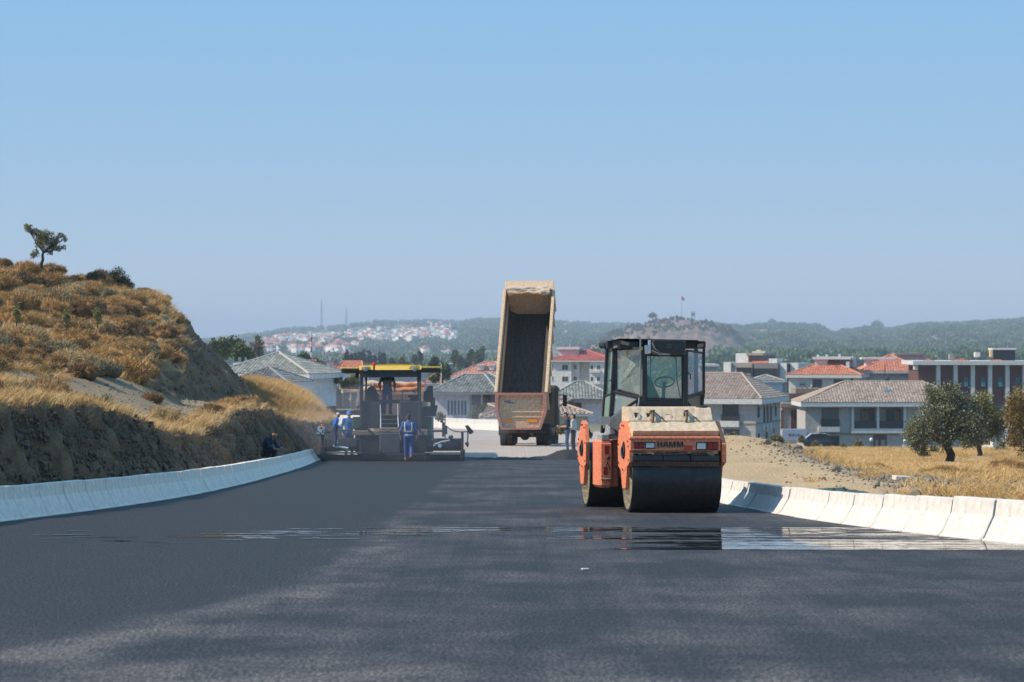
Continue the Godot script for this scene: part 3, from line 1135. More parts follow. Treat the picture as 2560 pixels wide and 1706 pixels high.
func build_roller() -> void:
	var f := Frame.new(1679, 53.4, 6.6, 0.0, 1420, 800, 3.016)
	var o := thing("road_roller", "orange and black tandem road roller with a glass cab on the new asphalt", "road roller")
	f.place(o)
	var far_x := f.p(131, 1200, -3.3).x + 0.84
	var orange: Material = M.orange
	var mb := MB.new()
	# drums
	for k in 2:
		var xf := Transform3D(along_x(), Vector3(0 if k == 0 else far_x, 0.64, 0 if k == 0 else -3.3))
		mb = MB.new()
		mb.lathe([Vector2(0.585, -0.84), Vector2(0.632, -0.84), Vector2(0.64, -0.832), Vector2(0.64, 0.832), Vector2(0.632, 0.84), Vector2(0.585, 0.84)], xf, 72)
		var dr := part(o, "drum", mb, M.drum)
		for s in [-1.0, 1.0]:
			mb = MB.new()
			mb.lathe([Vector2(0.586, -0.84 * s), Vector2(0.575, -0.7 * s), Vector2(0.3, -0.66 * s), Vector2(0.0, -0.66 * s)], xf, 48)
			part(dr, "drum_end", mb, M.dust_steel)
		for s in [-1.0, 1.0]:
			mb = MB.new()
			mb.box(xf.origin + Vector3(0.86 * s, 0, 0), Vector3(0.08, 0.42, 0.3), Basis(), 0.02)
			part(o, "hub_plate", mb, M.dust_steel)
		# side plates of the drum frame, clear of the drum ends
		for s in [-1.0, 1.0]:
			var poly := PackedVector2Array([Vector2(-0.72, 1.28), Vector2(-0.5, 1.64), Vector2(-0.18, 1.71), Vector2(0.05, 1.7), Vector2(0.62, 1.36), Vector2(0.72, 1.25), Vector2(0.72, 0.95), Vector2(-0.1, 0.72), Vector2(-0.66, 0.86)])
			if k == 1:
				for i in poly.size():
					poly[i].x = -poly[i].x * 0.85
			var px := Transform3D(Basis(Vector3(0, 0, 1), Vector3(0, 1, 0), Vector3(-1, 0, 0)), xf.origin + Vector3(0.875 * s, -0.64, 0))
			mb = MB.new()
			mb.prism(poly, -0.035, 0.035, px)
			mb.prism(PackedVector2Array([Vector2(-0.4, 0.8), Vector2(0.4, 0.86), Vector2(0.2, 0.45), Vector2(-0.2, 0.45)]), -0.03, 0.03, px)
			var sp := part(o, "side_plate", mb, orange)
			mb = MB.new()
			for i in poly.size():
				var q := poly[i].lerp(Vector2(0.02, 1.2), 0.16)
				mb.cyl(px * Vector3(q.x, q.y, -0.05), px * Vector3(q.x, q.y, 0.05), 0.02, 6)
			part(sp, "bolt", mb, M.black)
			mb = MB.new()
			for e in [-0.038, 0.038]:
				var ring := []
				for i in 16:
					ring.append(px * Vector3(0.02 + 0.2 * cos(TAU * i / 16.0), 1.16 + 0.17 * sin(TAU * i / 16.0), e))
				mb.hull8(ring, ring)
			for t in 3:
				var co := []
				for i in 13:
					co.append(px * Vector3(0.02 + 0.15 * cos(TAU * i / 12.0), 1.13 + 0.11 * sin(TAU * i / 12.0), -0.05 + 0.05 * t))
				mb.tube(co, 0.018, 0.018, 6, false)
			part(sp, "hose_port", mb, M.rubber)
			if s < 0.0:
				mb = MB.new()
				mb.slab(px * Vector3(-0.42, 1.05, 0.038), px * Vector3(-0.26, 1.05, 0.038), px * Vector3(-0.26, 1.2, 0.038), px * Vector3(-0.42, 1.2, 0.038), 0.004)
				part(sp, "sticker", mb, mat(Color(0.62, 0.52, 0.6), 0.6))
	# rear cross beam with the lamps
	mb = MB.new()
	f.plate(mb, 468, 886, 1152, 990, 0.8, 0.09, 0.015)
	f.plate(mb, 462, 880, 1156, 905, 0.83, 0.13, 0.02)
	var beam := part(o, "rear_beam", mb, orange)
	for q in [[497, 576, 0], [583, 660, 1], [970, 1048, 1], [1052, 1136, 0]]:
		mb = MB.new()
		f.plate(mb, q[0], 922, q[1], 972 if q[0] < 900 else 984, 0.812, 0.03, 0.005)
		var hs := part(beam, "lamp_housing", mb, M.black)
		if q[2]:
			mb = MB.new()
			f.plate(mb, q[0] + 7, 930, q[1] - 7, 966 if q[0] < 900 else 976, 0.822, 0.02, 0.006)
			part(beam, "reversing_lamp", mb, mat(Color(0.72, 0.76, 0.78), 0.25))
		else:
			for e in 2:
				mb = MB.new()
				var m: float = (q[0] + q[1]) / 2.0
				f.plate(mb, (q[0] + 5) if e == 0 else m + 1, 928, (m - 1) if e == 0 else q[1] - 4, 966 if q[0] < 900 else 978, 0.822, 0.02, 0.005)
				part(beam, "tail_lamp", mb, mat(Color(0.5, 0.03, 0.06), 0.25))
	mb = MB.new()
	f.plate(mb, 688, 918, 858, 966, 0.806, 0.02)
	part(beam, "name_strip", mb, mat(Color(0.72, 0.5, 0.4), 0.7, "dirt", 3.0))
	var tm := TextMesh.new()
	tm.text = "HAMM"
	var sf := SystemFont.new()
	sf.font_names = ["Droid Sans"]
	sf.font_weight = 700
	tm.font = sf
	tm.font_size = 16
	tm.pixel_size = 0.0078
	tm.depth = 0.006
	tm.curve_step = 2.0
	tm.material = mat(Color(0.16, 0.14, 0.1), 0.7)
	pmesh(beam, "lettering", tm, Transform3D(Basis().scaled(Vector3(1.28, 1, 1)), f.p(776, 942, 0.81)))
	mb = MB.new()
	f.plate(mb, 876, 948, 940, 990, 0.808, 0.02)
	part(beam, "reflector", mb, mat(Color(0.72, 0.25, 0.1), 0.4))
	# cavity, pipes, spray bar and scraper
	mb = MB.new()
	f.plate(mb, 470, 985, 1150, 1075, 0.5, 0.9)
	part(o, "frame_box", mb, M.black)
	mb = MB.new()
	f.plate(mb, 640, 996, 905, 1022, 0.62, 0.05, 0.01)
	f.plate(mb, 930, 1000, 1050, 1020, 0.62, 0.05, 0.01)
	mb.tube([f.p(500, 985, 0.68), f.p(545, 1000, 0.7), f.p(590, 992, 0.68)], 0.022, 0.02, 6)
	mb.tube([f.p(545, 1000, 0.7), f.p(540, 1030, 0.7)], 0.02, 0.02, 6)
	mb.tube([f.p(1050, 1000, 0.7), f.p(1090, 1020, 0.72), f.p(1110, 1040, 0.7)], 0.035, 0.03, 6)
	part(o, "water_pipe", mb, M.dust_steel)
	for q in [[486, 716], [720, 922], [930, 1142]]:
		mb = MB.new()
		f.plate(mb, q[0], 1021, q[1], 1066, 0.74, 0.07, 0.012)
		part(o, "spray_bar", mb, mat(lin(0.04, 0.042, 0.05), 0.6, "dirt", 2.0))
	mb = MB.new()
	f.poly(mb, [[480, 1068, 0.74], [1143, 1072, 0.74], [1143, 1108, 0.64], [480, 1104, 0.64]], 0.03)
	part(o, "scraper", mb, mat(lin(0.22, 0.15, 0.11), 0.9, "scuff", 2.0))
	# tank cover, hood and their fittings
	var xl := maxf(f.p(440, 800, 0.3).x, -0.835)
	var xr := f.p(1112, 800, 0.3).x
	var side := Transform3D(Basis(Vector3(0, 0, 1), Vector3(0, 1, 0), Vector3(-1, 0, 0)), Vector3.ZERO)
	mb = MB.new()
	mb.prism(PackedVector2Array([Vector2(0.66, 1.5), Vector2(0.69, 1.53), Vector2(0.28, 1.71), Vector2(-0.75, 1.71), Vector2(-0.75, 1.1), Vector2(0.6, 1.1), Vector2(0.6, 1.42)]), -xr, -xl, side)
	part(o, "tank_cover", mb, M.roller_beige)
	var hl := maxf(f.p(432, 720, 0.1).x, -0.835)
	var hr := f.p(1078, 720, 0.1).x
	mb = MB.new()
	mb.prism(PackedVector2Array([Vector2(0.28, 1.68), Vector2(0.3, 1.72), Vector2(0.1, 1.945), Vector2(0.04, 1.965), Vector2(-0.7, 1.985), Vector2(-0.7, 1.68)]), -hr, -hl, side)
	var hood := part(o, "hood", mb, M.roller_beige)
	mb = MB.new()
	for q in [[500, 700], [592, 704], [742, 712], [828, 716], [938, 722]]:
		f.poly(mb, [[q[0], q[1], 0.2], [q[0] + 36, q[1] + 2, 0.2], [q[0] + 36, q[1] + 16, 0.215], [q[0] + 10, q[1] + 44, 0.265]], 0.03)
	part(hood, "vent_slot", mb, M.black)
	mb = MB.new()
	for q in [[500, 700], [592, 704], [742, 712], [828, 716], [938, 722]]:
		f.poly(mb, [[q[0] + 30, q[1] + 8, 0.235], [q[0] + 44, q[1] + 10, 0.235], [q[0] + 48, q[1] + 48, 0.29], [q[0] + 24, q[1] + 46, 0.29]], 0.03)
	part(hood, "louvre", mb, M.roller_beige)
	for q in [636, 890]:
		mb = MB.new()
		f.plate(mb, q - 16, 682 + (q - 636) * 0.06, q + 18, 712 + (q - 636) * 0.06, 0.24, 0.08, 0.01)
		mb.tube([f.p(q + 4, 700, 0.26), f.p(q + 8, 740, 0.34), f.p(q, 786, 0.34)], 0.028, 0.022, 8)
		mb.tube([f.p(q - 12, 690, 0.26), f.p(q + 20, 684, 0.26)], 0.02, 0.02, 6)
		part(hood, "latch", mb, M.rust_steel)
		mb = MB.new()
		mb.tube([f.p(q + 12, 690, 0.24), f.p(q + 70, 740, 0.3), f.p(q + 120, 780, 0.34)], 0.008, 0.008, 5)
		part(hood, "strap", mb, M.rubber)
	mb = MB.new()
	mb.lathe([Vector2(0.06, -0.3), Vector2(0.06, 0.0)], Transform3D(Basis(Vector3.RIGHT, -PI / 2), f.p(1014, 705, -0.05)), 16)
	part(o, "filler_neck", mb, M.rust_steel)
	mb = MB.new()
	mb.lathe([Vector2(0.0, -0.02), Vector2(0.1, -0.02), Vector2(0.13, 0.0), Vector2(0.135, 0.04), Vector2(0.11, 0.06), Vector2(0.12, 0.075), Vector2(0.12, 0.105), Vector2(0.09, 0.13), Vector2(0.0, 0.135)], Transform3D(Basis(Vector3.RIGHT, -PI / 2), f.p(1013, 700, -0.05)), 20)
	part(o, "air_cap", mb, M.rubber)
	# articulated middle with the step box
	mb = MB.new()
	f.plate(mb, 236, 900, 335, 1268, -1.1, 0.9, 0.05)
	f.plate(mb, 330, 1100, 386, 1260, -1.25, 0.8, 0.04)
	f.plate(mb, 336, 905, 430, 1190, -1.3, 0.7, 0.03)
	var mid := part(o, "step_box", mb, orange)
	mb = MB.new()
	f.plate(mb, 246, 930, 332, 1210, -1.08, 0.06, 0.025)
	part(mid, "step_cover", mb, orange)
	mb = MB.new()
	f.plate(mb, 279, 950, 311, 1014, -1.074, 0.02)
	f.plate(mb, 270, 1112, 300, 1172, -1.074, 0.02)
	part(mid, "foot_hole", mb, mat(Color(0.5, 0.12, 0.06), 0.8))
	mb = MB.new()
	f.plate(mb, 250, 1196, 326, 1210, -1.05, 0.12, 0.01)
	part(mid, "step", mb, M.dust_steel)
	mb = MB.new()
	mb.tube([f.p(306, 1045, -1.05), f.p(296, 1080, -1.04), f.p(284, 1112, -1.05)], 0.014, 0.012, 6)
	mb.tube([f.p(300, 1075, -1.05), f.p(318, 1130, -1.04)], 0.01, 0.01, 6)
	mb.ball(f.p(304, 1042, -1.05), Vector3.ONE * 0.035, 8, 5)
	part(mid, "lashing", mb, M.black)
	mb = MB.new()
	f.plate(mb, 250, 862, 320, 915, -1.1, 0.5, 0.02)
	f.plate(mb, 312, 792, 362, 868, -0.95, 0.5, 0.02)
	part(o, "joint_cover", mb, mat(Color(0.6, 0.63, 0.66), 0.6, "dirt", 2.0))
	mb = MB.new()
	mb.span(Vector3(-0.78, 0.5, -2.7), Vector3(0.8, 1.62, -0.75))
	part(o, "chassis", mb, M.black)
	mb = MB.new()
	f.poly(mb, [[320, 745, -0.9], [440, 670, -0.72], [436, 770, -0.72], [392, 850, -0.8], [312, 800, -0.95]], 0.25)
	f.plate(mb, 318, 730, 430, 800, -1.0, 1.2)
	part(o, "side_panel", mb, M.slate)
	# the cab
	var gl: Material = M.cab_glass
	var z0 := -0.85
	var z1 := -1.4
	var z2 := -2.45
	var rail := func(pts: Array, r: float, called: String, m: Material, closed := false) -> void:
		var b := MB.new()
		var q := []
		for e in pts:
			q.append(f.p(e[0], e[1], e[2]))
		for i in q.size() - (0 if closed else 1):
			var a: Vector3 = q[i]
			var c: Vector3 = q[(i + 1) % q.size()]
			var dir := (c - a).normalized()
			var up := Vector3.UP if absf(dir.y) < 0.8 else Vector3.RIGHT
			var sd := dir.cross(up).normalized()
			b.box((a + c) * 0.5, Vector3(r, r, (a - c).length() + r), Basis(sd, sd.cross(dir).normalized() * -1.0, dir), r * 0.2)
		part(o, called, b, m)
	# corner posts
	rail.call([[578, 255, z0], [582, 690, z0]], 0.085, "corner_post", M.cab_black)
	rail.call([[884, 255, z0], [886, 690, z0]], 0.1, "corner_post", M.cab_black)
	rail.call([[352, 215, z1], [336, 560, z1], [318, 800, z1]], 0.075, "corner_post", M.cab_black)
	rail.call([[1028, 225, z1], [1026, 545, z1], [1008, 700, z1]], 0.05, "corner_post", M.cab_black)
	rail.call([[300, 215, z2], [282, 560, z2], [262, 840, z2]], 0.08, "corner_post", M.cab_black)
	rail.call([[968, 235, z2], [970, 660, z2]], 0.08, "corner_post", M.cab_black)
	rail.call([[560, 235, z2 - 0.4], [566, 660, z2 - 0.4]], 0.07, "corner_post", M.cab_black)
	# frames
	rail.call([[585, 262, z0 - 0.02], [870, 268, z0 - 0.02], [870, 606, z0 - 0.02], [585, 600, z0 - 0.02]], 0.06, "rear_window_frame", M.cab_black, true)
	rail.call([[364, 222, z1 + 0.02], [574, 212, z0 - 0.03], [578, 582, z0 - 0.03], [362, 526, z1 + 0.02]], 0.045, "quarter_window_frame", M.cab_black, true)
	rail.call([[902, 232, z0 - 0.03], [1022, 250, z1], [1024, 540, z1], [900, 578, z0 - 0.03]], 0.04, "quarter_window_frame", M.cab_black, true)
	rail.call([[348, 545, z1 + 0.02], [545, 592, z0 - 0.05], [330, 742, z1 + 0.02]], 0.05, "lower_window_frame", M.cab_black, true)
	rail.call([[900, 590, z0 - 0.05], [1005, 560, z1], [1000, 690, z1]], 0.035, "lower_window_frame", M.cab_black)
	rail.call([[892, 600, z0 - 0.04], [950, 692, z0 - 0.3]], 0.04, "brace", M.cab_black)
	rail.call([[306, 232, z2], [350, 232, z1], [330, 560, z1], [285, 575, z2]], 0.05, "door_frame", M.cab_black, true)
	# panes
	var pane := func(pts: Array, called: String, m: Material) -> void:
		var q := []
		for e in pts:
			q.append(f.p(e[0], e[1], e[2]))
		var b := MB.new()
		for i in range(1, q.size() - 1):
			b.tri(q[0], q[i], q[i + 1])
		part(o, called, b, m)
	pane.call([[590, 262, z0 - 0.02], [868, 268, z0 - 0.02], [868, 604, z0 - 0.02], [590, 600, z0 - 0.02]], "rear_window", gl)
	pane.call([[364, 222, z1], [574, 212, z0 - 0.03], [578, 580, z0 - 0.03], [364, 526, z1]], "quarter_window", M.dust_glass)
	pane.call([[902, 232, z0 - 0.03], [1022, 250, z1], [1024, 540, z1], [900, 576, z0 - 0.03]], "quarter_window", M.blue_glass)
	pane.call([[348, 545, z1], [545, 592, z0 - 0.05], [330, 742, z1]], "lower_window", M.dust_glass)
	pane.call([[900, 590, z0 - 0.05], [1005, 560, z1], [1000, 690, z1], [950, 690, z0 - 0.3]], "lower_window", mat(Color(0.55, 0.5, 0.43), 0.6, "dirt", 2.0))
	pane.call([[306, 236, z2], [346, 236, z1], [330, 556, z1], [288, 570, z2]], "door_window", M.cab_glass)
	pane.call([[282, 580, z2], [326, 560, z1], [312, 800, z1], [264, 820, z2]], "door_window", mat(Color(0.5, 0.6, 0.55), 0.5, "dirt", 2.0))
	pane.call([[585, 240, z2 - 0.42], [960, 250, z2 - 0.1], [960, 640, z2 - 0.1], [585, 640, z2 - 0.42]], "front_window", M.cab_glass)
	# scratches on the dusty pane
	mb = MB.new()
	rng.seed = 4
	for i in 16:
		var t := rng.randf()
		var a := f.p(lerpf(372, 420, t), lerpf(500, 470, rng.randf()), lerpf(z1, z0, 0.1) + 0.015)
		var b := f.p(lerpf(480, 572, rng.randf()), lerpf(235, 330, rng.randf()), lerpf(z1, z0, 0.85) + 0.02)
		a = a.lerp(b, rng.randf_range(0.0, 0.4))
		mb.tube([a, b], 0.0025, 0.001, 4, false)
	part(o, "scratch", mb, mat(Color(0.85, 0.87, 0.86), 0.8))
	mb = MB.new()
	f.plate(mb, 440, 232, 460, 268, z0 - 0.25, 0.004)
	f.plate(mb, 369, 345, 398, 370, z1 + 0.03, 0.004)
	part(o, "sticker", mb, mat(Color(0.85, 0.86, 0.45), 0.6))
	# below the rear window
	mb = MB.new()
	f.plate(mb, 532, 606, 890, 690, z0 + 0.02, 0.3, 0.02)
	part(o, "cab_rear_panel", mb, M.cab_black)
	# inside
	mb = MB.new()
	f.poly(mb, [[590, 400, z0 - 0.5], [625, 440, z0 - 0.5], [700, 602, z0 - 0.5], [590, 604, z0 - 0.5]], 0.12)
	mb.box(f.p(640, 620, -1.5), Vector3(0.5, 0.14, 0.5), Basis(), 0.05)
	part(o, "seat", mb, mat(lin(0.035, 0.028, 0.022), 0.9))
	mb = MB.new()
	var wheel := []
	var wc := f.p(730, 470, -1.9)
	for i in 17:
		wheel.append(wc + Vector3(0.19 * cos(TAU * i / 16.0), 0.1 * sin(TAU * i / 16.0), 0.16 * sin(TAU * i / 16.0)))
	mb.tube(wheel, 0.016, 0.016, 6, false)
	mb.tube([wc, wc + Vector3(0, -0.5, -0.25)], 0.035, 0.04, 8)
	part(o, "steering_wheel", mb, M.black)
	mb = MB.new()
	mb.tube([f.p(622, 268, z0 - 0.06), f.p(626, 320, z0 - 0.06), f.p(624, 440, z0 - 0.06)], 0.011, 0.009, 6)
	mb.tube([f.p(660, 268, z0 - 0.06), f.p(626, 320, z0 - 0.06)], 0.011, 0.009, 6)
	mb.tube([f.p(802, 268, z0 - 0.06), f.p(818, 300, z0 - 0.06), f.p(824, 460, z0 - 0.06), f.p(850, 590, z0 - 0.06)], 0.013, 0.011, 6)
	part(o, "wiper_cable", mb, M.black)
	# roof, rear fan panel and work lamps
	mb = MB.new()
	f.poly(mb, [[300, 160, z1 + 0.1], [395, 140, z0 + 0.1], [900, 150, z0 + 0.1], [1042, 165, z1 + 0.1], [1042, 212, z1 + 0.1], [300, 215, z1 + 0.1]], 0.2)
	f.plate(mb, 312, 150, 1000, 205, z1, 1.4, 0.04)
	f.plate(mb, 392, 168, 560, 214, z0 + 0.02, 0.5)
	f.plate(mb, 890, 160, 1036, 216, z1 + 0.14, 0.4)
	var roof := part(o, "cab_roof", mb, M.cab_black)
	mb = MB.new()
	f.poly(mb, [[296, 158, z1 - 0.1], [392, 142, z0 - 0.2], [390, 200, z0 - 0.2], [350, 216, z1 + 0.12], [298, 214, z1 - 0.1]], 0.08)
	part(roof, "roof_side", mb, mat(Color(0.5, 0.54, 0.58), 0.6, "dirt", 2.0))
	mb = MB.new()
	f.plate(mb, 640, 150, 892, 264, z0 + 0.14, 0.3, 0.02)
	var fan := part(o, "fan_panel", mb, M.cab_black)
	mb = MB.new()
	for q in [[655, 160], [760, 158], [880, 164], [655, 255], [770, 258], [880, 256], [752, 190], [766, 190], [780, 190], [752, 206], [766, 206], [780, 206]]:
		mb.ball(f.p(q[0], q[1], z0 + 0.14), Vector3.ONE * 0.008, 6, 4)
	part(fan, "screw", mb, mat(lin(0.15, 0.15, 0.16), 0.4))
	for q in [[636, 170, 660, 220, 690, 245], [636, 232, 670, 250, 740, 258], [640, 236, 690, 262, 770, 262]]:
		mb = MB.new()
		mb.tube([f.p(q[0], q[1], z0 + 0.17), f.p(q[2], q[3], z0 + 0.19), f.p(q[4], q[5], z0 + 0.16)], 0.016, 0.014, 8)
		part(fan, "hose", mb, mat(lin(0.2, 0.18, 0.17), 0.6))
	mb = MB.new()
	f.plate(mb, 606, 150, 630, 252, z0 + 0.1, 0.06, 0.01)
	f.poly(mb, [[580, 192, z0 + 0.08], [604, 190, z0 + 0.08], [614, 258, z0 + 0.08], [582, 256, z0 + 0.08]], 0.04)
	part(roof, "bracket", mb, mat(Color(0.82, 0.83, 0.84), 0.5))
	mb = MB.new()
	mb.cyl(f.p(549, 138, z0 + 0.1), f.p(545, 575, z0 + 0.02), 0.017, 8)
	mb.cyl(f.p(540, 590, z0 + 0.05), f.p(528, 670, z0 + 0.05), 0.014, 8)
	part(o, "grab_pole", mb, mat(Color(0.62, 0.65, 0.68), 0.4, "", 1.0, 0.6))
	mb = MB.new()
	mb.cyl(f.p(490, 213, z0 + 0.03), f.p(552, 212, z0 + 0.05), 0.018, 8)
	part(o, "gas_strut", mb, mat(lin(0.3, 0.27, 0.22), 0.5))
	mb = MB.new()
	mb.cyl(f.p(550, 211, z0 + 0.05), f.p(566, 211, z0 + 0.05), 0.024, 8)
	mb.cyl(f.p(558, 214, z0 + 0.05), f.p(560, 228, z0 + 0.05), 0.02, 8)
	part(o, "strut_end", mb, mat(Color(0.9, 0.7, 0.1), 0.5))
	for q in [[[396, 150], [470, 166], [464, 200], [398, 186], z0 + 0.1], [[974, 178], [1028, 172], [1026, 206], [972, 212], z1 + 0.2]]:
		mb = MB.new()
		f.poly(mb, [[q[0][0], q[0][1], q[4]], [q[1][0], q[1][1], q[4]], [q[2][0], q[2][1], q[4] - 0.03], [q[3][0], q[3][1], q[4] - 0.03]], 0.12)
		var lp := part(o, "work_lamp", mb, M.black)
		mb = MB.new()
		f.poly(mb, [[q[0][0] + 5, q[0][1] + 6, q[4] + 0.012], [q[1][0] - 4, q[1][1] + 5, q[4] + 0.012], [q[2][0] - 3, q[2][1] - 3, q[4] - 0.015], [q[3][0] + 5, q[3][1] - 3, q[4] - 0.015]], 0.02)
		part(lp, "lens", mb, mat(Color(0.55, 0.55, 0.52), 0.3))
	mb = MB.new()
	mb.tube([f.p(895, 400, z0 + 0.06), f.p(915, 402, z0 + 0.09), f.p(926, 415, z0 + 0.09), f.p(928, 450, z0 + 0.08)], 0.014, 0.011, 8)
	mb.tube([f.p(320, 455, z1 + 0.1), f.p(338, 470, z1 + 0.14), f.p(348, 520, z1 + 0.1)], 0.014, 0.012, 8)
	part(o, "handle", mb, M.black)
	mb = MB.new()
	f.plate(mb, 272, 175, 300, 215, z2 + 0.5, 0.1, 0.01)
	mb.tube([f.p(268, 210, z2 + 0.5), f.p(286, 212, z2 + 0.5)], 0.02, 0.02, 6)
	part(roof, "bracket", mb, M.black)


# a tipper: x right, z towards the rear, the rear axle near z = 0; tip in degrees
func tipper(o: Node3D, paint: Material, inner: Material, frame: Material, tip: float, length: float, height: float, gate_open: bool, cabin: Material) -> void:
	var mb := MB.new()
	var pivot := Vector3(0, 1.5 if tip > 0.0 else 1.3, 0.35)
	var bs := Basis(Vector3.RIGHT, deg_to_rad(tip))
	var xf := Transform3D(bs, pivot)
	var w := 1.25
	# body: z from 0 (rear) to -length, y from 0 (floor) to height
	mb.box(xf * Vector3(0, 0.0, -length / 2), Vector3(1.5, 0.07, length), bs)
	for s in [-1.0, 1.0]:
		mb.hull8([xf * Vector3(0.74 * s, -0.035, 0), xf * Vector3(1.12 * s, 0.3, 0), xf * Vector3(1.12 * s, 0.3, -length), xf * Vector3(0.74 * s, -0.035, -length)], [xf * Vector3(0.74 * s, 0.035, 0), xf * Vector3(1.06 * s, 0.33, 0), xf * Vector3(1.06 * s, 0.33, -length), xf * Vector3(0.74 * s, 0.035, -length)])
	part(o, "body_floor", mb, inner)
	for s in [-1.0, 1.0]:
		mb = MB.new()
		mb.hull8([xf * Vector3(1.12 * s, 0.3, 0), xf * Vector3(w * s, height, 0), xf * Vector3(w * s, height, -length), xf * Vector3(1.12 * s, 0.3, -length)], [xf * Vector3(1.06 * s, 0.3, 0), xf * Vector3((w - 0.06) * s, height, 0), xf * Vector3((w - 0.06) * s, height, -length), xf * Vector3(1.06 * s, 0.3, -length)])
		var sd := part(o, "body_side", mb, paint)
		mb = MB.new()
		for k in [0.36, 1.1]:
			mb.box(xf * Vector3((1.06 + 0.13 * (k - 0.3)) * s - 0.01 * s, k, -length / 2), Vector3(0.02, 0.7, length * 0.99), bs)
		part(sd, "inner_lining", mb, inner)
		mb = MB.new()
		mb.box(xf * Vector3((w + 0.0) * s, height, -length / 2), Vector3(0.16, 0.14, length + 0.1), bs, 0.02)
		part(sd, "top_rail", mb, paint)
		mb = MB.new()
		for k in 7:
			mb.box(xf * Vector3((w + 0.01) * s, height * 0.58, -0.15 - k * (length - 0.3) / 6.0), Vector3(0.12, height * 0.75, 0.1), bs)
		part(sd, "rib", mb, paint)
	mb = MB.new()
	mb.box(xf * Vector3(0, height * 0.5, -length), Vector3(2.46, height * 1.0, 0.08), bs)
	var head := part(o, "headboard", mb, paint)
	mb = MB.new()
	mb.box(xf * Vector3(0, height * 1.02, -length - 0.3), Vector3(2.5, 0.08, 0.6), bs, 0.02)
	mb.box(xf * Vector3(0, height * 1.0, -length - 0.02), Vector3(2.5, 0.12, 0.12), bs, 0.02)
	part(head, "cab_guard", mb, paint)
	# chassis
	mb = MB.new()
	for s in [-0.42, 0.42]:
		mb.box(Vector3(s, 0.98, -3.6), Vector3(0.1, 0.26, 8.0))
	for z in [0.2, -2.9, -4.4, -7.0]:
		mb.box(Vector3(0, 0.98, z), Vector3(0.9, 0.2, 0.12))
	mb.box(Vector3(0, 0.72, 0.28), Vector3(2.3, 0.14, 0.12), Basis(), 0.02)
	mb.box(Vector3(0, 0.55, -0.6), Vector3(1.5, 0.22, 0.24), Basis(), 0.05)
	mb.box(Vector3(0, 0.55, -1.95), Vector3(1.5, 0.22, 0.24), Basis(), 0.05)
	mb.ball(Vector3(0, 0.55, -0.6), Vector3(0.26, 0.26, 0.26), 12, 8)
	part(o, "chassis", mb, M.truck_black)
	if tip > 0.0:
		mb = MB.new()
		mb.cyl(Vector3(0, 1.0, -5.0), xf * Vector3(0, -0.1, -length * 0.8), 0.12, 12)
		mb.cyl(Vector3(0, 1.0, -5.0), xf * Vector3(0, -0.1, -length * 0.8) * 0.5 + Vector3(0, 0.5, -2.5), 0.17, 12)
		part(o, "tipping_ram", mb, M.dust_steel)
	for z in [-0.6, -1.95, -5.2, -6.7]:
		for s in [-1.0, 1.0]:
			var dual: bool = z > -3.0
			mb = MB.new()
			for e in (2 if dual else 1):
				var c := Vector3(s * (1.07 - e * 0.33), 0.52, z)
				mb.lathe([Vector2(0.28, -0.14), Vector2(0.48, -0.15), Vector2(0.52, -0.12), Vector2(0.505, -0.04), Vector2(0.52, -0.03), Vector2(0.52, 0.03), Vector2(0.505, 0.04), Vector2(0.52, 0.12), Vector2(0.48, 0.15), Vector2(0.28, 0.14)], Transform3D(along_x(), c), 28)
			var wl := part(o, "wheel", mb, M.tyre)
			mb = MB.new()
			mb.lathe([Vector2(0.285, -0.1), Vector2(0.22, 0.0), Vector2(0.1, 0.05), Vector2(0.0, 0.06)], Transform3D(along_x() * Basis(Vector3.UP, 0.0 if s > 0 else PI), Vector3(s * 1.07, 0.52, z)), 20)
			part(wl, "rim", mb, M.dust_steel)
	for s in [-1.0, 1.0]:
		mb = MB.new()
		mb.box(Vector3(s * 0.95, 1.12, -1.2), Vector3(0.62, 0.05, 2.7), Basis(), 0.01)
		mb.box(Vector3(s * 0.95, 0.84, 0.15), Vector3(0.62, 0.6, 0.03))
		part(o, "mudguard", mb, M.rubber)
	# cab
	mb = MB.new()
	mb.box(Vector3(0, 2.0, -7.4), Vector3(2.42, 2.2, 1.8), Basis(), 0.15)
	mb.box(Vector3(0, 1.0, -7.5), Vector3(2.42, 0.6, 1.7), Basis(), 0.1)
	var cb := part(o, "cab", mb, cabin)
	for s in [-1.0, 1.0]:
		mb = MB.new()
		mb.span(Vector3(1.2 * s, 1.9, -7.9), Vector3(1.222 * s, 2.8, -7.0))
		part(cb, "window", mb, M.dark_glass)
		mb = MB.new()
		mb.box(Vector3(1.5 * s, 2.3, -8.0), Vector3(0.22, 0.6, 0.12), Basis(), 0.04)
		mb.cyl(Vector3(1.2 * s, 2.6, -8.0), Vector3(1.5 * s, 2.6, -8.0), 0.025, 6)
		part(cb, "mirror", mb, M.black)
	mb = MB.new()
	mb.span(Vector3(-0.8, 2.2, -6.49), Vector3(0.8, 2.8, -6.47))
	part(cb, "rear_window", mb, M.dark_glass)
	# tailgate: a shield hung from the top rail, a flanged rim round a sunk panel
	var hinge := xf * Vector3(0, height, 0.05)
	var gy := hinge.y
	var gh := minf(gy - 0.8, 1.82) if gate_open else height + 0.05
	var gx := Transform3D(Basis() if gate_open else bs, hinge)
	var outer := [Vector2(-1.26, 0.0), Vector2(-1.28, -gh * 0.52), Vector2(-0.98, -gh), Vector2(0.98, -gh), Vector2(1.28, -gh * 0.52), Vector2(1.26, 0.0)]
	var ins := [Vector2(-1.1, -0.12), Vector2(-1.12, -gh * 0.5), Vector2(-0.9, -gh + 0.1), Vector2(0.9, -gh + 0.1), Vector2(1.12, -gh * 0.5), Vector2(1.1, -0.12)]
	mb = MB.new()
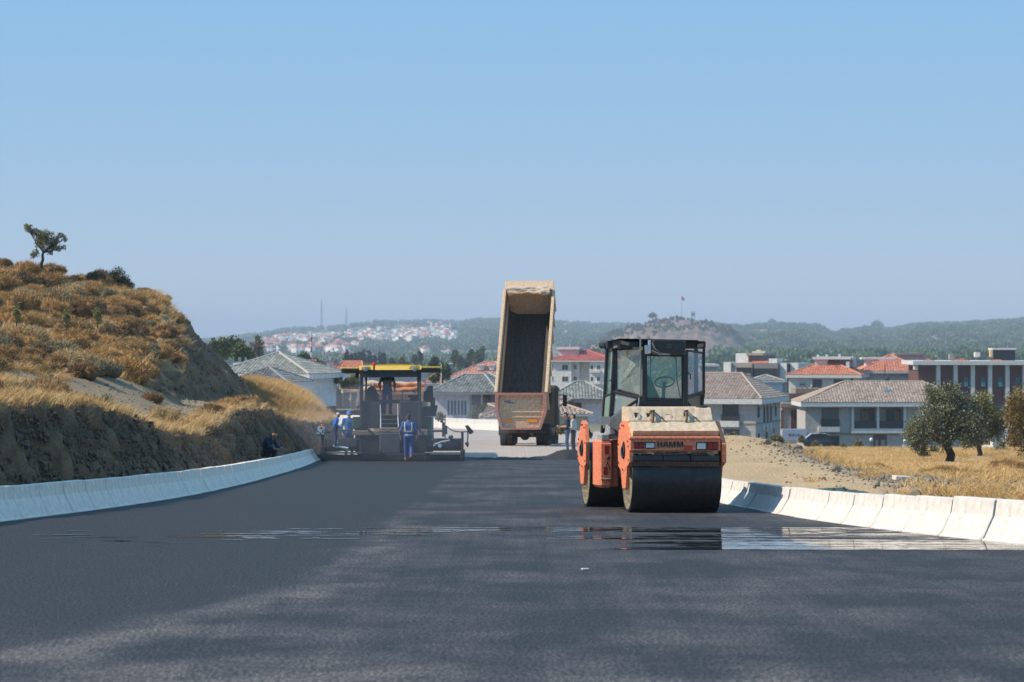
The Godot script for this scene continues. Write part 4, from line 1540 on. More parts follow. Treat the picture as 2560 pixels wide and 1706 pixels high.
	for i in 6:
		var j := (i + 1) % 6
		var fr := [Vector3(outer[i].x, outer[i].y, 0.3), Vector3(outer[j].x, outer[j].y, 0.3), Vector3(ins[j].x, ins[j].y, 0.3), Vector3(ins[i].x, ins[i].y, 0.3)]
		var bk := [Vector3(outer[i].x, outer[i].y, 0.0), Vector3(outer[j].x, outer[j].y, 0.0), Vector3(ins[j].x * 0.95, ins[j].y, 0.0), Vector3(ins[i].x * 0.95, ins[i].y, 0.0)]
		var a := []
		var b := []
		for e in 4:
			a.append(gx * (fr[e] as Vector3))
			b.append(gx * (bk[e] as Vector3))
		mb.hull8(a, b)
	var gate := part(o, "tailgate", mb, frame)
	mb = MB.new()
	var pa := []
	var pb := []
	for e in ins:
		pa.append(gx * Vector3(e.x, e.y, 0.07))
		pb.append(gx * Vector3(e.x, e.y, 0.02))
	mb.hull8(pa, pb)
	part(gate, "gate_panel", mb, paint)
	mb = MB.new()
	mb.box(gx * Vector3(0, -gh * 0.52, 0.1), Vector3(1.9, 0.06, 0.05), gx.basis, 0.01)
	mb.box(gx * Vector3(0, -gh * 0.66, 0.1), Vector3(1.9, 0.05, 0.05), gx.basis, 0.01)
	part(gate, "gate_rib", mb, paint)
	for s in [-1.0, 1.0]:
		mb = MB.new()
		mb.box(gx * Vector3(0.62 * s - 0.08, -gh * 0.76, 0.09), Vector3(0.5, 0.13, 0.03), gx.basis)
		part(gate, "marker_plate", mb, mat(Color(0.9, 0.55, 0.13), 0.5))


func tarp(o: Node3D, xf: Transform3D, w: float, seed_: int, m: Material, called: String, n := 5, r := 0.13) -> void:
	var rr := RandomNumberGenerator.new()
	rr.seed = seed_
	var mb := MB.new()
	for i in n:
		var pts := []
		var y := rr.randf_range(-0.08, 0.18)
		var z := rr.randf_range(-0.2, 0.25)
		for k in 9:
			var t := k / 8.0 * 2.0 - 1.0
			pts.append(xf * Vector3(t * w * rr.randf_range(0.9, 1.0), y + rr.randf_range(-0.06, 0.06), z + rr.randf_range(-0.06, 0.06)))
		mb.tube(pts, r * rr.randf_range(0.6, 1.1), r * rr.randf_range(0.6, 1.1), 7)
	part(o, called, mb, m)


func build_trucks() -> void:
	var f := Frame.new(1310, 142, -5.0, 0.14, 1180, 690, 3.337)
	var o := thing("dump_truck", "dump truck with its tan body tipped up high, tailgate towards the camera", "dump truck")
	f.place(o)
	tipper(o, M.tan_paint, M.tar_inside, M.faded_red, 47.0, 7.2, 1.75, true, M.truck_black)
	var bs := Basis(Vector3.RIGHT, deg_to_rad(47.0))
	var xf := Transform3D(bs, Vector3(0, 1.5, 0.35))
	tarp(o, Transform3D(bs, xf * Vector3(0, 1.82, -6.98)), 1.12, 5, M.tarp_white, "rolled_tarp", 8, 0.13)
	tarp(o, Transform3D(bs, xf * Vector3(-0.2, 1.9, -6.88)), 0.9, 6, M.tarp_tan, "rolled_tarp", 3, 0.09)
	var mb := MB.new()
	mb.box(xf * Vector3(0, 0.95, -7.14), Vector3(2.2, 1.5, 0.03), bs)
	part(o, "clean_headboard_face", mb, M.tan_paint)
	mb = MB.new()
	f.plate(mb, 270, 1040, 318, 1056, 1.75, 0.01)
	f.plate(mb, 296, 1052, 352, 1066, 1.75, 0.01)
	part(o, "maker_plate", mb, mat(Color(0.45, 0.45, 0.52), 0.7))
	# trucks waiting at the far bend
	for q in [[791, 283, 0.85, -2.0, "orange dump truck with a red bordered tailgate waiting beyond the grass bank", "o"], [741, 296, 0.95, -2.0, "dump truck with a dark load top, half hidden left of the orange one", "d"], [869, 288, 0.85, -9.0, "pale dusty dump truck with two upright tailgate ribs behind the paver", "w"]]:
		var g := Frame.new(q[0], q[1], q[3], q[2], 720, 930, 11.765)
		var t := thing("dump_truck", q[4], "dump truck")
		g.place(t)
		var kind: String = q[5]
		var pm: Material = M.truck_orange if kind == "o" else M.tan_paint if kind == "d" else M.truck_white
		tipper(t, pm, M.tar_inside, M.truck_frame if kind == "o" else pm, 0.0, 6.0, 1.75, false, M.truck_white if kind != "o" else M.truck_orange)
		var b := MB.new()
		b.box(Vector3(0, 3.35, -5.6), Vector3(2.5, 0.8, 0.08))
		b.box(Vector3(0, 3.8, -5.2), Vector3(2.5, 0.08, 0.9))
		for s in [-1.22, 1.22]:
			b.box(Vector3(s, 3.3, -2.9), Vector3(0.05, 0.7, 5.6))
		part(t, "hungry_board", b, M.tar_inside if kind != "w" else M.truck_white)
		tarp(t, Transform3D(Basis(), Vector3(0, 3.15, -0.4)), 1.1, 30 + int(q[0]), M.tarp_white if kind != "w" else M.tarp_tan, "rolled_tarp", 4, 0.1)
		if kind == "o":
			b = MB.new()
			for e in [[Vector2(-0.95, -0.25), Vector2(0.95, -0.2)], [Vector2(-0.95, -1.5), Vector2(-0.87, -0.25)], [Vector2(0.87, -1.5), Vector2(0.95, -0.25)]]:
				b.span(Vector3(e[0].x, 3.1 + e[0].y, 0.5), Vector3(e[1].x, 3.1 + e[1].y, 0.55))
			part(t, "red_border", b, M.truck_red)
			# folded white sheet frame sticking up behind
			b = MB.new()
			b.tube([Vector3(1.1, 3.2, -2), Vector3(1.7, 4.4, -2.4), Vector3(2.3, 3.7, -2.4), Vector3(2.4, 2.8, -2)], 0.16, 0.1, 6)
			b.tube([Vector3(1.3, 3.4, -2), Vector3(1.9, 3.9, -2.4), Vector3(2.2, 3.2, -2.2)], 0.2, 0.14, 6)
			part(t, "folded_sheet", b, M.tarp_white)
		if kind == "w":
			b = MB.new()
			for s in [-0.42, 0.42]:
				b.box(Vector3(s, 2.2, 0.55), Vector3(0.13, 1.6, 0.2), Basis(), 0.03)
			part(t, "tailgate_rib", b, M.tarp_white)
	# the truck that feeds the paver
	var h := Frame.new(983, 119, 0.5, -0.1, 880, 900, 9.8)
	var t2 := thing("dump_truck", "dump truck with orange and white rolled tarps feeding the front of the paver", "dump truck")
	h.place(t2)
	tipper(t2, M.pink_paint, M.tar_inside, M.pink_paint, 0.0, 6.0, 1.5, false, M.truck_white)
	var b2 := MB.new()
	b2.box(Vector3(0, 3.35, -5.6), Vector3(2.5, 0.9, 0.08))
	part(t2, "headboard_top", b2, mat(Color(0.62, 0.64, 0.7), 0.7, "dirt", 0.8))
	tarp(t2, Transform3D(Basis(), Vector3(0, 3.0, -0.3)), 1.25, 41, M.tarp_white, "rolled_tarp", 4, 0.15)
	tarp(t2, Transform3D(Basis(), Vector3(0.2, 2.95, -0.1)), 1.1, 42, M.tarp_orange, "rolled_tarp", 3, 0.11)


func build_paver() -> void:
	var f := Frame.new(979, 108, 0.0, 0.0, 780, 880, 5.226)
	var o := thing("asphalt_paver", "dark asphalt paver with a yellow canopy and a wide screed across the fresh lane", "asphalt paver")
	f.place(o)
	var mb := MB.new()
	var dk: Material = M.paver_dark
	# screed: fixed middle and two extensions
	mb = MB.new()
	f.plate(mb, 620, 1096, 1500, 1340, -0.35, 1.2, 0.03)
	part(o, "screed_body", mb, dk)
	mb = MB.new()
	f.plate(mb, 880, 1060, 1150, 1330, -0.1, 0.5, 0.03)
	part(o, "screed_step", mb, M.paver_grey)
	for e in [[158, 640], [1470, 1962]]:
		mb = MB.new()
		f.plate(mb, e[0], 1132, e[1], 1296, -0.55, 0.5, 0.03)
		var ex := part(o, "screed_extension", mb, dk)
		mb = MB.new()
		f.plate(mb, e[0] + 40, 1150, e[1] - 60, 1240, -0.53, 0.05, 0.01)
		part(ex, "cover_panel", mb, M.paver_grey)
		mb = MB.new()
		var a := f.p(e[0], 1322, 0.0)
		var c := f.p(e[1], 1322, 0.0)
		mb.span(Vector3(a.x, a.y - 0.03, -0.3), Vector3(c.x, a.y + 0.03, 0.05), 0.01)
		part(ex, "foot_board", mb, M.board)
		mb = MB.new()
		f.plate(mb, e[0], 1345, e[1], 1418, 0.0, 0.4, 0.02)
		part(ex, "screed_plate", mb, dk)
	mb = MB.new()
	f.plate(mb, 630, 1330, 1470, 1420, -0.05, 0.4, 0.02)
	part(o, "screed_plate", mb, dk)
	for e in [[104, 166, 1000, 1.0], [1938, 1992, 1040, 1.0]]:
		mb = MB.new()
		f.plate(mb, e[0], e[2] + 240, e[1], 1418, 0.15, 1.3, 0.02)
		f.plate(mb, e[0] + 8, e[2], e[1] - 12, 1300, 0.0, 0.16, 0.02)
		part(o, "end_gate", mb, dk)
	# walkway on the screed
	mb = MB.new()
	for e in [[520, 880, 1030, 1090], [1385, 1512, 1016, 1090]]:
		f.plate(mb, e[0], e[2], e[1], e[3], -0.3, 0.12, 0.02)
	f.plate(mb, 895, 992, 1132, 1020, -0.2, 0.5, 0.02)
	part(o, "walkway", mb, M.board)
	mb = MB.new()
	f.plate(mb, 360, 1020, 520, 1040, -0.7, 0.4)
	f.plate(mb, 524, 1035, 528, 1100, -0.25, 0.02)
	part(o, "walkway_edge", mb, M.paver_grey)
	# tractor
	mb = MB.new()
	f.plate(mb, 640, 660, 890, 1000, -1.3, 3.5, 0.05)
	f.plate(mb, 1140, 640, 1430, 1000, -1.3, 3.5, 0.05)
	f.plate(mb, 880, 830, 1150, 1010, -1.6, 3.2, 0.03)
	f.plate(mb, 660, 640, 1420, 672, -2.6, 0.3, 0.02)
	part(o, "tractor_body", mb, dk)
	mb = MB.new()
	f.plate(mb, 905, 820, 1130, 836, -1.3, 0.6, 0.01)
	f.plate(mb, 905, 880, 1130, 894, -1.1, 0.5, 0.01)
	f.plate(mb, 905, 935, 1130, 950, -0.9, 0.5, 0.01)
	part(o, "ladder_step", mb, M.paver_grey)
	for s in [[700, 560], [1420, 1560]]:
		mb = MB.new()
		f.plate(mb, s[0], 990, s[1], 1350, -2.6, 3.6, 0.2)
		part(o, "crawler_track", mb, M.rubber)
	for s in [[524, 622, 850, 1010], [1432, 1560, 850, 1110]]:
		mb = MB.new()
		f.plate(mb, s[0], s[2], s[1], s[3], -2.4, 3.0, 0.04)
		part(o, "side_box", mb, M.paver_green)
	mb = MB.new()
	f.poly(mb, [[1432, 720, -2.2], [1580, 735, -2.2], [1638, 700, -2.2], [1610, 846, -2.2], [1440, 846, -2.2]], 0.8)
	part(o, "hopper_flap", mb, dk)
	# seat, consoles
	mb = MB.new()
	f.poly(mb, [[680, 640, -2.0], [690, 560, -2.0], [730, 470, -2.0], [775, 440, -2.0], [815, 455, -2.0], [850, 540, -2.0], [868, 650, -2.0]], 0.4)
	part(o, "seat", mb, M.black)
	mb = MB.new()
	f.plate(mb, 1248, 560, 1400, 600, -1.9, 0.3, 0.05)
	f.plate(mb, 1275, 600, 1420, 680, -1.9, 0.5, 0.05)
	part(o, "control_console", mb, M.black)
	mb = MB.new()
	f.poly(mb, [[1450, 600, -1.6], [1462, 520, -1.6], [1508, 500, -1.6], [1508, 446, -1.6], [1576, 444, -1.6], [1582, 620, -1.6], [1570, 662, -1.6], [1455, 650, -1.6]], 0.35)
	part(o, "outer_seat", mb, M.black)
	# canopy
	mb = MB.new()
	f.poly(mb, [[612, 180, -1.55], [800, 168, -1.55], [1050, 158, -1.55], [1300, 165, -1.55], [1424, 178, -1.55], [1424, 236, -1.2], [612, 238, -1.2]], 3.2)
	var can := part(o, "canopy", mb, M.paver_yellow)
	for s in [[640, 672, 1, 0], [1265, 1390, -1, 1]]:
		mb = MB.new()
		if s[3] == 0:
			f.poly(mb, [[640, 236, -1.16], [650, 200, -1.16], [745, 190, -1.16], [762, 200, -1.16], [770, 236, -1.16]], 0.04)
		else:
			f.poly(mb, [[1258, 226, -1.16], [1290, 186, -1.16], [1395, 178, -1.16], [1408, 200, -1.16], [1408, 236, -1.16]], 0.04)
		part(can, "lamp_niche", mb, M.paver_yellow)
		mb = MB.new()
		mb.lathe([Vector2(0.1, 0.0), Vector2(0.09, 0.05), Vector2(0.0, 0.06)], Transform3D(Basis(), f.p(698 if s[3] == 0 else 1338, 224, -1.15)), 16)
		part(can, "work_lamp", mb, mat(Color(0.6, 0.6, 0.62), 0.3))
	for e in [[372, 612, 204, 1], [1424, 1676, 192, 1]]:
		mb = MB.new()
		f.plate(mb, e[0], e[2], e[1], e[2] + 24, -1.3, 2.8, 0.03)
		part(can, "canopy_wing", mb, M.paver_yellow)
		mb = MB.new()
		f.plate(mb, e[0] + 4, e[2] + 25, e[1], e[2] + 70, -1.34, 2.7, 0.02)
		part(can, "wing_underside", mb, dk)
	mb = MB.new()
	f.poly(mb, [[620, 240, -1.24], [1424, 236, -1.24], [1424, 325, -1.24], [1380, 330, -1.24], [660, 336, -1.24], [620, 300, -1.24]], 0.12)
	f.plate(mb, 640, 240, 1410, 262, -1.3, 3.0)
	part(can, "canopy_beam", mb, dk)
	for e in [[622, 664, -1.25], [1394, 1424, -1.25], [690, 716, -4.0], [1372, 1394, -4.0]]:
		mb = MB.new()
		f.plate(mb, e[0], 250, e[1], 985, e[2], 0.12, 0.02)
		part(o, "canopy_post", mb, dk)
	mb = MB.new()
	mb.lathe([Vector2(0.0, 0.16), Vector2(0.05, 0.14), Vector2(0.065, 0.06), Vector2(0.06, 0.0)], Transform3D(Basis(Vector3.RIGHT, -PI / 2), f.p(807, 188, -1.1)), 14)
	var bc := part(o, "beacon", mb, mat(Color(0.9, 0.22, 0.08), 0.3))
	mb = MB.new()
	mb.cyl(f.p(807, 190, -1.1), f.p(807, 240, -1.1), 0.035, 8)
	part(bc, "beacon_stem", mb, M.black)
	mb = MB.new()
	f.plate(mb, 565, 275, 608, 340, -1.6, 0.15, 0.03)
	part(can, "side_lamp", mb, M.black)
	# handrails
	mb = MB.new()
	bars(mb, [f.p(896, 1000, -0.7), f.p(896, 850, -1.0), f.p(890, 690, -1.1)], 0.022)
	bars(mb, [f.p(1130, 985, -0.7), f.p(1122, 850, -1.0), f.p(1120, 685, -1.1)], 0.022)
	part(o, "handrail", mb, mat(Color(0.7, 0.73, 0.78), 0.4))
	mb = MB.new()
	bars(mb, [f.p(1176, 690, -1.5), f.p(1176, 545, -1.5), f.p(1200, 510, -1.5), f.p(1310, 508, -1.5), f.p(1355, 545, -1.5)], 0.024)
	bars(mb, [f.p(866, 660, -1.5), f.p(866, 545, -1.5)], 0.02)
	bars(mb, [f.p(870, 632, -1.5), f.p(1290, 632, -1.5)], 0.02)
	bars(mb, [f.p(870, 656, -1.5), f.p(1290, 656, -1.5)], 0.02)
	part(o, "guard_rail", mb, M.paver_grey)
	# control boxes on the screed ends
	mb = MB.new()
	f.poly(mb, [[55, 1070, 0.1], [78, 972, 0.1], [166, 980, 0.1], [150, 1082, 0.1]], 0.16)
	var cbx := part(o, "control_box", mb, mat(Color(0.78, 0.79, 0.8), 0.5))
	mb = MB.new()
	f.poly(mb, [[104, 988, 0.13], [134, 990, 0.13], [130, 1010, 0.13], [104, 1008, 0.13]], 0.02)
	f.poly(mb, [[66, 1036, 0.13], [78, 1020, 0.13], [84, 1048, 0.13], [70, 1062, 0.13]], 0.02)
	f.poly(mb, [[128, 1036, 0.13], [142, 1022, 0.13], [140, 1062, 0.13], [128, 1060, 0.13]], 0.02)
	f.poly(mb, [[96, 1066, 0.13], [108, 1050, 0.13], [122, 1070, 0.13]], 0.02)
	part(cbx, "control_panel", mb, M.black)
	mb = MB.new()
	mb.ball(f.p(134, 962, 0.05), Vector3(0.055, 0.045, 0.055), 10, 6)
	part(cbx, "warning_light", mb, mat(Color(0.95, 0.35, 0.1), 0.3))
	mb = MB.new()
	f.poly(mb, [[1996, 968, 0.1], [2036, 958, 0.1], [2116, 1050, 0.1], [2068, 1082, 0.1], [2050, 1070, 0.1]], 0.12)
	part(o, "control_box", mb, M.black)
	mb = MB.new()
	bars(mb, [f.p(2032, 1040, 0.05), f.p(2036, 1100, 0.05), f.p(2026, 1190, 0.05)], 0.024)
	bars(mb, [f.p(1985, 1045, 0.0), f.p(2050, 1046, 0.05)], 0.02)
	f.poly(mb, [[1992, 1190, 0.05], [2046, 1180, 0.05], [2048, 1220, 0.05], [2030, 1256, 0.05], [2018, 1236, 0.05]], 0.08)
	part(o, "control_arm", mb, dk)
	# sensor masts, spindle arm and tow parts on the right extension
	mb = MB.new()
	bars(mb, [f.p(1706, 1110, -0.2), f.p(1706, 810, -0.2)], 0.024)
	bars(mb, [f.p(1738, 1160, -0.1), f.p(1738, 820, -0.1)], 0.02)
	f.plate(mb, 1698, 920, 1730, 1110, -0.2, 0.1, 0.02)
	f.plate(mb, 1736, 965, 1766, 1080, -0.1, 0.1, 0.02)
	f.plate(mb, 1508, 1020, 1706, 1050, -0.4, 0.1, 0.02)
	mb.tube([f.p(1750, 965, -0.1), f.p(1800, 1010, -0.1), f.p(1860, 1040, -0.1), f.p(1960, 1050, -0.1)], 0.022, 0.022, 6)
	mb.ball(f.p(1688, 912, -0.2), Vector3.ONE * 0.05, 8, 6)
	mb.ball(f.p(1812, 1112, -0.45), Vector3(0.1, 0.07, 0.1), 10, 6)
	part(o, "sensor_mast", mb, M.paver_grey)
	mb = MB.new()
	bars(mb, [f.p(1596, 1236, 0.0), f.p(1600, 1215, 0.0), f.p(1690, 1180, 0.0), f.p(1800, 1160, 0.0)], 0.035)
	bars(mb, [f.p(1738, 1160, 0.0), f.p(1738, 1195, 0.0)], 0.03)
	part(o, "slope_arm", mb, mat(Color(0.66, 0.67, 0.7), 0.4))
	mb = MB.new()
	mb.lathe([Vector2(0.075, -0.03), Vector2(0.075, 0.02), Vector2(0.0, 0.025)], Transform3D(Basis(), f.p(1670, 1230, 0.02)), 20)
	part(o, "hand_wheel", mb, mat(Color(0.75, 0.77, 0.8), 0.5))
	# left spindle with its white sensor bar
	mb = MB.new()
	bars(mb, [f.p(272, 1230, 0.1), f.p(470, 1262, 0.1)], 0.045)
	bars(mb, [f.p(330, 1150, 0.1), f.p(322, 1262, 0.1)], 0.03)
	part(o, "sensor_bar", mb, mat(Color(0.85, 0.85, 0.84), 0.5))
	mb = MB.new()
	f.plate(mb, 440, 1268, 468, 1300, 0.12, 0.05, 0.01)
	part(o, "sensor_tip", mb, mat(Color(0.4, 0.68, 0.2), 0.5))
	mb = MB.new()
	mb.tube([f.p(165, 1058, 0.05), f.p(230, 1056, 0.0), f.p(290, 1020, -0.1)], 0.018, 0.018, 6)
	for e in [[700, 940], [740, 950], [790, 960], [815, 970]]:
		mb.tube([f.p(e[0], 1000, -0.5), f.p(e[0] + 8, e[1], -0.55), f.p(e[0] + 40, e[1] + 8, -0.6)], 0.02, 0.016, 6)
	part(o, "hose", mb, M.rubber)
	for e in [[740, 1020, 810, 1078], [1385, 1000, 1460, 1085]]:
		mb = MB.new()
		bars(mb, [f.p(e[0], e[1], -0.2), f.p(e[2], e[3], -0.2)], 0.05)
		part(o, "tow_arm", mb, M.paver_grey)
	# heap of hot mix in the unpaved lane
	var hs := MB.new()
	rng.seed = 9
	var pr := []
	for i in 26:
		var row := []
		for j in 16:
			var u := i / 25.0
			var v := j / 15.0 * 2.0 - 1.0
			var x := lerpf(-2.75, 2.95, u)
			var d := 113.5 + v * 1.9 + nf.get_noise_1d(x * 20.0) * 0.7
			var h := (0.17 + 0.34 * exp(-pow((x - 2.25) / 0.75, 2.0)) + 0.06 * nf.get_noise_2d(x * 30.0, v * 30.0)) * maxf(0.0, 1.0 - v * v) - 0.13 + 0.05 * nf.get_noise_2d(x * 60.0, v * 60.0 + 9.0)
			row.append(Vector3(x, fall(h, d), -d))
		pr.append(row)
	solo("asphalt_heap", grid_mesh(pr, M.hot_mix, func(_p: Vector3, _m: Vector3) -> Color: return Color.WHITE), "low ridge of loose black asphalt mix where the paving ends", "asphalt heap")


# ---------------------------------------------------------------- people
# bones: [a, b, radius at a, radius at b, colour]; one skin is drawn round all of them
func skin(bones: Array, cell: float, blend: float, add_to: MB, xf := Transform3D()) -> void:
	var lo := Vector3.ONE * 99.0
	var hi := -lo
	for b in bones:
		var r := Vector3.ONE * maxf(b[2], b[3])
		lo = lo.min((b[0] as Vector3).min(b[1]) - r)
		hi = hi.max((b[0] as Vector3).max(b[1]) + r)
	lo -= Vector3.ONE * cell * 3.0
	hi += Vector3.ONE * cell * 3.0
	var n := Vector3i(((hi - lo) / cell).ceil()) + Vector3i.ONE
	var sx := 1
	var sy := n.x
	var sz := n.x * n.y
	var fld := PackedFloat32Array()
	fld.resize(sz * n.z)
	fld.fill(1.0)
	var near := PackedFloat32Array()
	near.resize(sz * n.z)
	near.fill(9.0)
	var who := PackedInt32Array()
	who.resize(sz * n.z)
	for bi in bones.size():
		var b = bones[bi]
		var a: Vector3 = b[0]
		var d: Vector3 = b[1] - b[0]
		var dd := maxf(d.length_squared(), 1e-8)
		var rm := maxf(b[2], b[3]) + blend + cell * 2.0
		var i0 := Vector3i(((a.min(b[1]) - Vector3.ONE * rm - lo) / cell).floor()).clamp(Vector3i.ZERO, n - Vector3i.ONE)
		var i1 := Vector3i(((a.max(b[1]) + Vector3.ONE * rm - lo) / cell).ceil()).clamp(Vector3i.ZERO, n - Vector3i.ONE)
		for z in range(i0.z, i1.z + 1):
			for y in range(i0.y, i1.y + 1):
				for x in range(i0.x, i1.x + 1):
					var p := lo + Vector3(x, y, z) * cell - a
					var t := clampf(p.dot(d) / dd, 0.0, 1.0)
					var s := (p - d * t).length() - lerpf(b[2], b[3], t)
					var k := x + y * sy + z * sz
					if s < near[k]:
						near[k] = s
						who[k] = bi
					var f := fld[k]
					var h := maxf(blend - absf(f - s), 0.0) / blend
					fld[k] = minf(f, s) - h * h * blend * 0.25
	var ids := {}
	var pos := []
	var nor := []
	var cols := []
	for z in n.z - 1:
		for y in n.y - 1:
			for x in n.x - 1:
				var k := x + y * sy + z * sz
				var c := [fld[k], fld[k + 1], fld[k + sy], fld[k + sy + 1], fld[k + sz], fld[k + sz + 1], fld[k + sz + sy], fld[k + sz + sy + 1]]
				var neg := 0
				for q in c:
					if q < 0.0: neg += 1
				if neg == 0 or neg == 8:
					continue
				var o := Vector3.ZERO
				var m := 0
				for e in [[0, 1], [2, 3], [4, 5], [6, 7], [0, 2], [1, 3], [4, 6], [5, 7], [0, 4], [1, 5], [2, 6], [3, 7]]:
					var u: float = c[e[0]]
					var v: float = c[e[1]]
					if (u < 0.0) != (v < 0.0):
						var t := u / (u - v)
						var pa := Vector3(e[0] & 1, (e[0] >> 1) & 1, e[0] >> 2)
						var pb := Vector3(e[1] & 1, (e[1] >> 1) & 1, e[1] >> 2)
						o += pa.lerp(pb, t)
						m += 1
				ids[k] = pos.size()
				pos.append(lo + (Vector3(x, y, z) + o / m) * cell)
				nor.append(Vector3(c[1] + c[3] + c[5] + c[7] - c[0] - c[2] - c[4] - c[6], c[2] + c[3] + c[6] + c[7] - c[0] - c[1] - c[4] - c[5], c[4] + c[5] + c[6] + c[7] - c[0] - c[1] - c[2] - c[3]).normalized())
				cols.append(bones[who[k]][4])
	for k in ids:
		for ax in [[sx, sy, sz], [sy, sz, sx], [sz, sx, sy]]:
			# quad round the grid edge from k along ax[0]
			if (fld[k] < 0.0) == (fld[k + ax[0]] < 0.0):
				continue
			var q := [k, k - ax[1], k - ax[1] - ax[2], k - ax[2]]
			if not (ids.has(q[1]) and ids.has(q[2]) and ids.has(q[3])):
				continue
			var w := [ids[q[0]], ids[q[1]], ids[q[2]], ids[q[3]]]
			for tr in [[0, 1, 2], [0, 2, 3]]:
				var i: int = w[tr[0]]
				var j: int = w[tr[1]]
				var l: int = w[tr[2]]
				add_to.raw(xf * (pos[i] as Vector3), xf * (pos[j] as Vector3), xf * (pos[l] as Vector3), xf.basis * (nor[i] as Vector3), xf.basis * (nor[j] as Vector3), xf.basis * (nor[l] as Vector3))
				var z3 := add_to.c.size()
				add_to.c[z3 - 3] = cols[i]
				add_to.c[z3 - 2] = cols[j]
				add_to.c[z3 - 1] = cols[l]


const SKIN := Color(0.42, 0.23, 0.15)
var hand_mb: MB
var head_mb: MB


func make_hand_and_head() -> void:
	# a right hand hanging down, palm towards -x, fingers slightly curled; wrist at the origin
	hand_mb = MB.new()
	var b := [[Vector3(0, 0.02, 0), Vector3(0, -0.03, 0), 0.026, 0.03, SKIN], [Vector3(0, -0.03, 0.018), Vector3(0, -0.085, 0.026), 0.018, 0.017, SKIN], [Vector3(0, -0.03, -0.016), Vector3(0, -0.085, -0.024), 0.018, 0.016, SKIN], [Vector3(0, -0.04, 0), Vector3(0, -0.088, 0), 0.02, 0.018, SKIN]]
	for i in 4:
		var z := 0.032 - i * 0.0205
		var ln: float = [0.07, 0.08, 0.074, 0.058][i]
		var k0 := Vector3(0, -0.09 + absf(i - 1.2) * 0.004, z)
		var k1 := k0 + Vector3(-0.008, -ln * 0.48, z * 0.12)
		var k2 := k1 + Vector3(-0.016, -ln * 0.3, 0)
		var k3 := k2 + Vector3(-0.02, -ln * 0.16, 0)
		b.append([k0, k1, 0.0098, 0.009, SKIN])
		b.append([k1, k2, 0.009, 0.0085, SKIN])
		b.append([k2, k3, 0.0085, 0.0075, SKIN])
	b.append([Vector3(-0.005, -0.03, 0.02), Vector3(-0.018, -0.062, 0.05), 0.013, 0.011, SKIN])
	b.append([Vector3(-0.018, -0.062, 0.05), Vector3(-0.028, -0.098, 0.056), 0.0105, 0.0085, SKIN])
	skin(b, 0.006, 0.006, hand_mb)
	# a head facing +z, its centre at the origin
	head_mb = MB.new()
	b = [[Vector3(0, 0.035, -0.02), Vector3(0, 0.03, 0.012), 0.088, 0.082, SKIN], [Vector3(0, -0.02, 0.03), Vector3(0, -0.075, 0.048), 0.066, 0.043, SKIN], [Vector3(0, -0.06, -0.02), Vector3(0, -0.14, -0.035), 0.056, 0.058, SKIN],
		[Vector3(0, 0.012, 0.09), Vector3(0, -0.022, 0.108), 0.011, 0.016, SKIN], [Vector3(-0.014, -0.026, 0.098), Vector3(0.014, -0.026, 0.098), 0.011, 0.011, SKIN], [Vector3(-0.024, -0.058, 0.082), Vector3(0.024, -0.058, 0.082), 0.011, 0.011, Color(0.32, 0.13, 0.1)],
		[Vector3(-0.045, 0.03, 0.078), Vector3(0.045, 0.03, 0.078), 0.014, 0.014, SKIN]]
	for s in [-1.0, 1.0]:
		b.append([Vector3(0.085 * s, 0.02, -0.012), Vector3(0.087 * s, -0.025, -0.004), 0.017, 0.012, SKIN])
	skin(b, 0.011, 0.02, head_mb)
	for s in [-1.0, 1.0]:
		head_mb.col = Color(0.7, 0.68, 0.65)
		head_mb.ball(Vector3(0.031 * s, 0.008, 0.08), Vector3.ONE * 0.0125, 8, 6)
		head_mb.col = Color(0.03, 0.02, 0.015)
		head_mb.ball(Vector3(0.031 * s, 0.008, 0.0885), Vector3.ONE * 0.006, 6, 5)
		head_mb.tube([Vector3(0.015 * s, 0.028, 0.092), Vector3(0.032 * s, 0.034, 0.09), Vector3(0.05 * s, 0.027, 0.078)], 0.005, 0.003, 5)


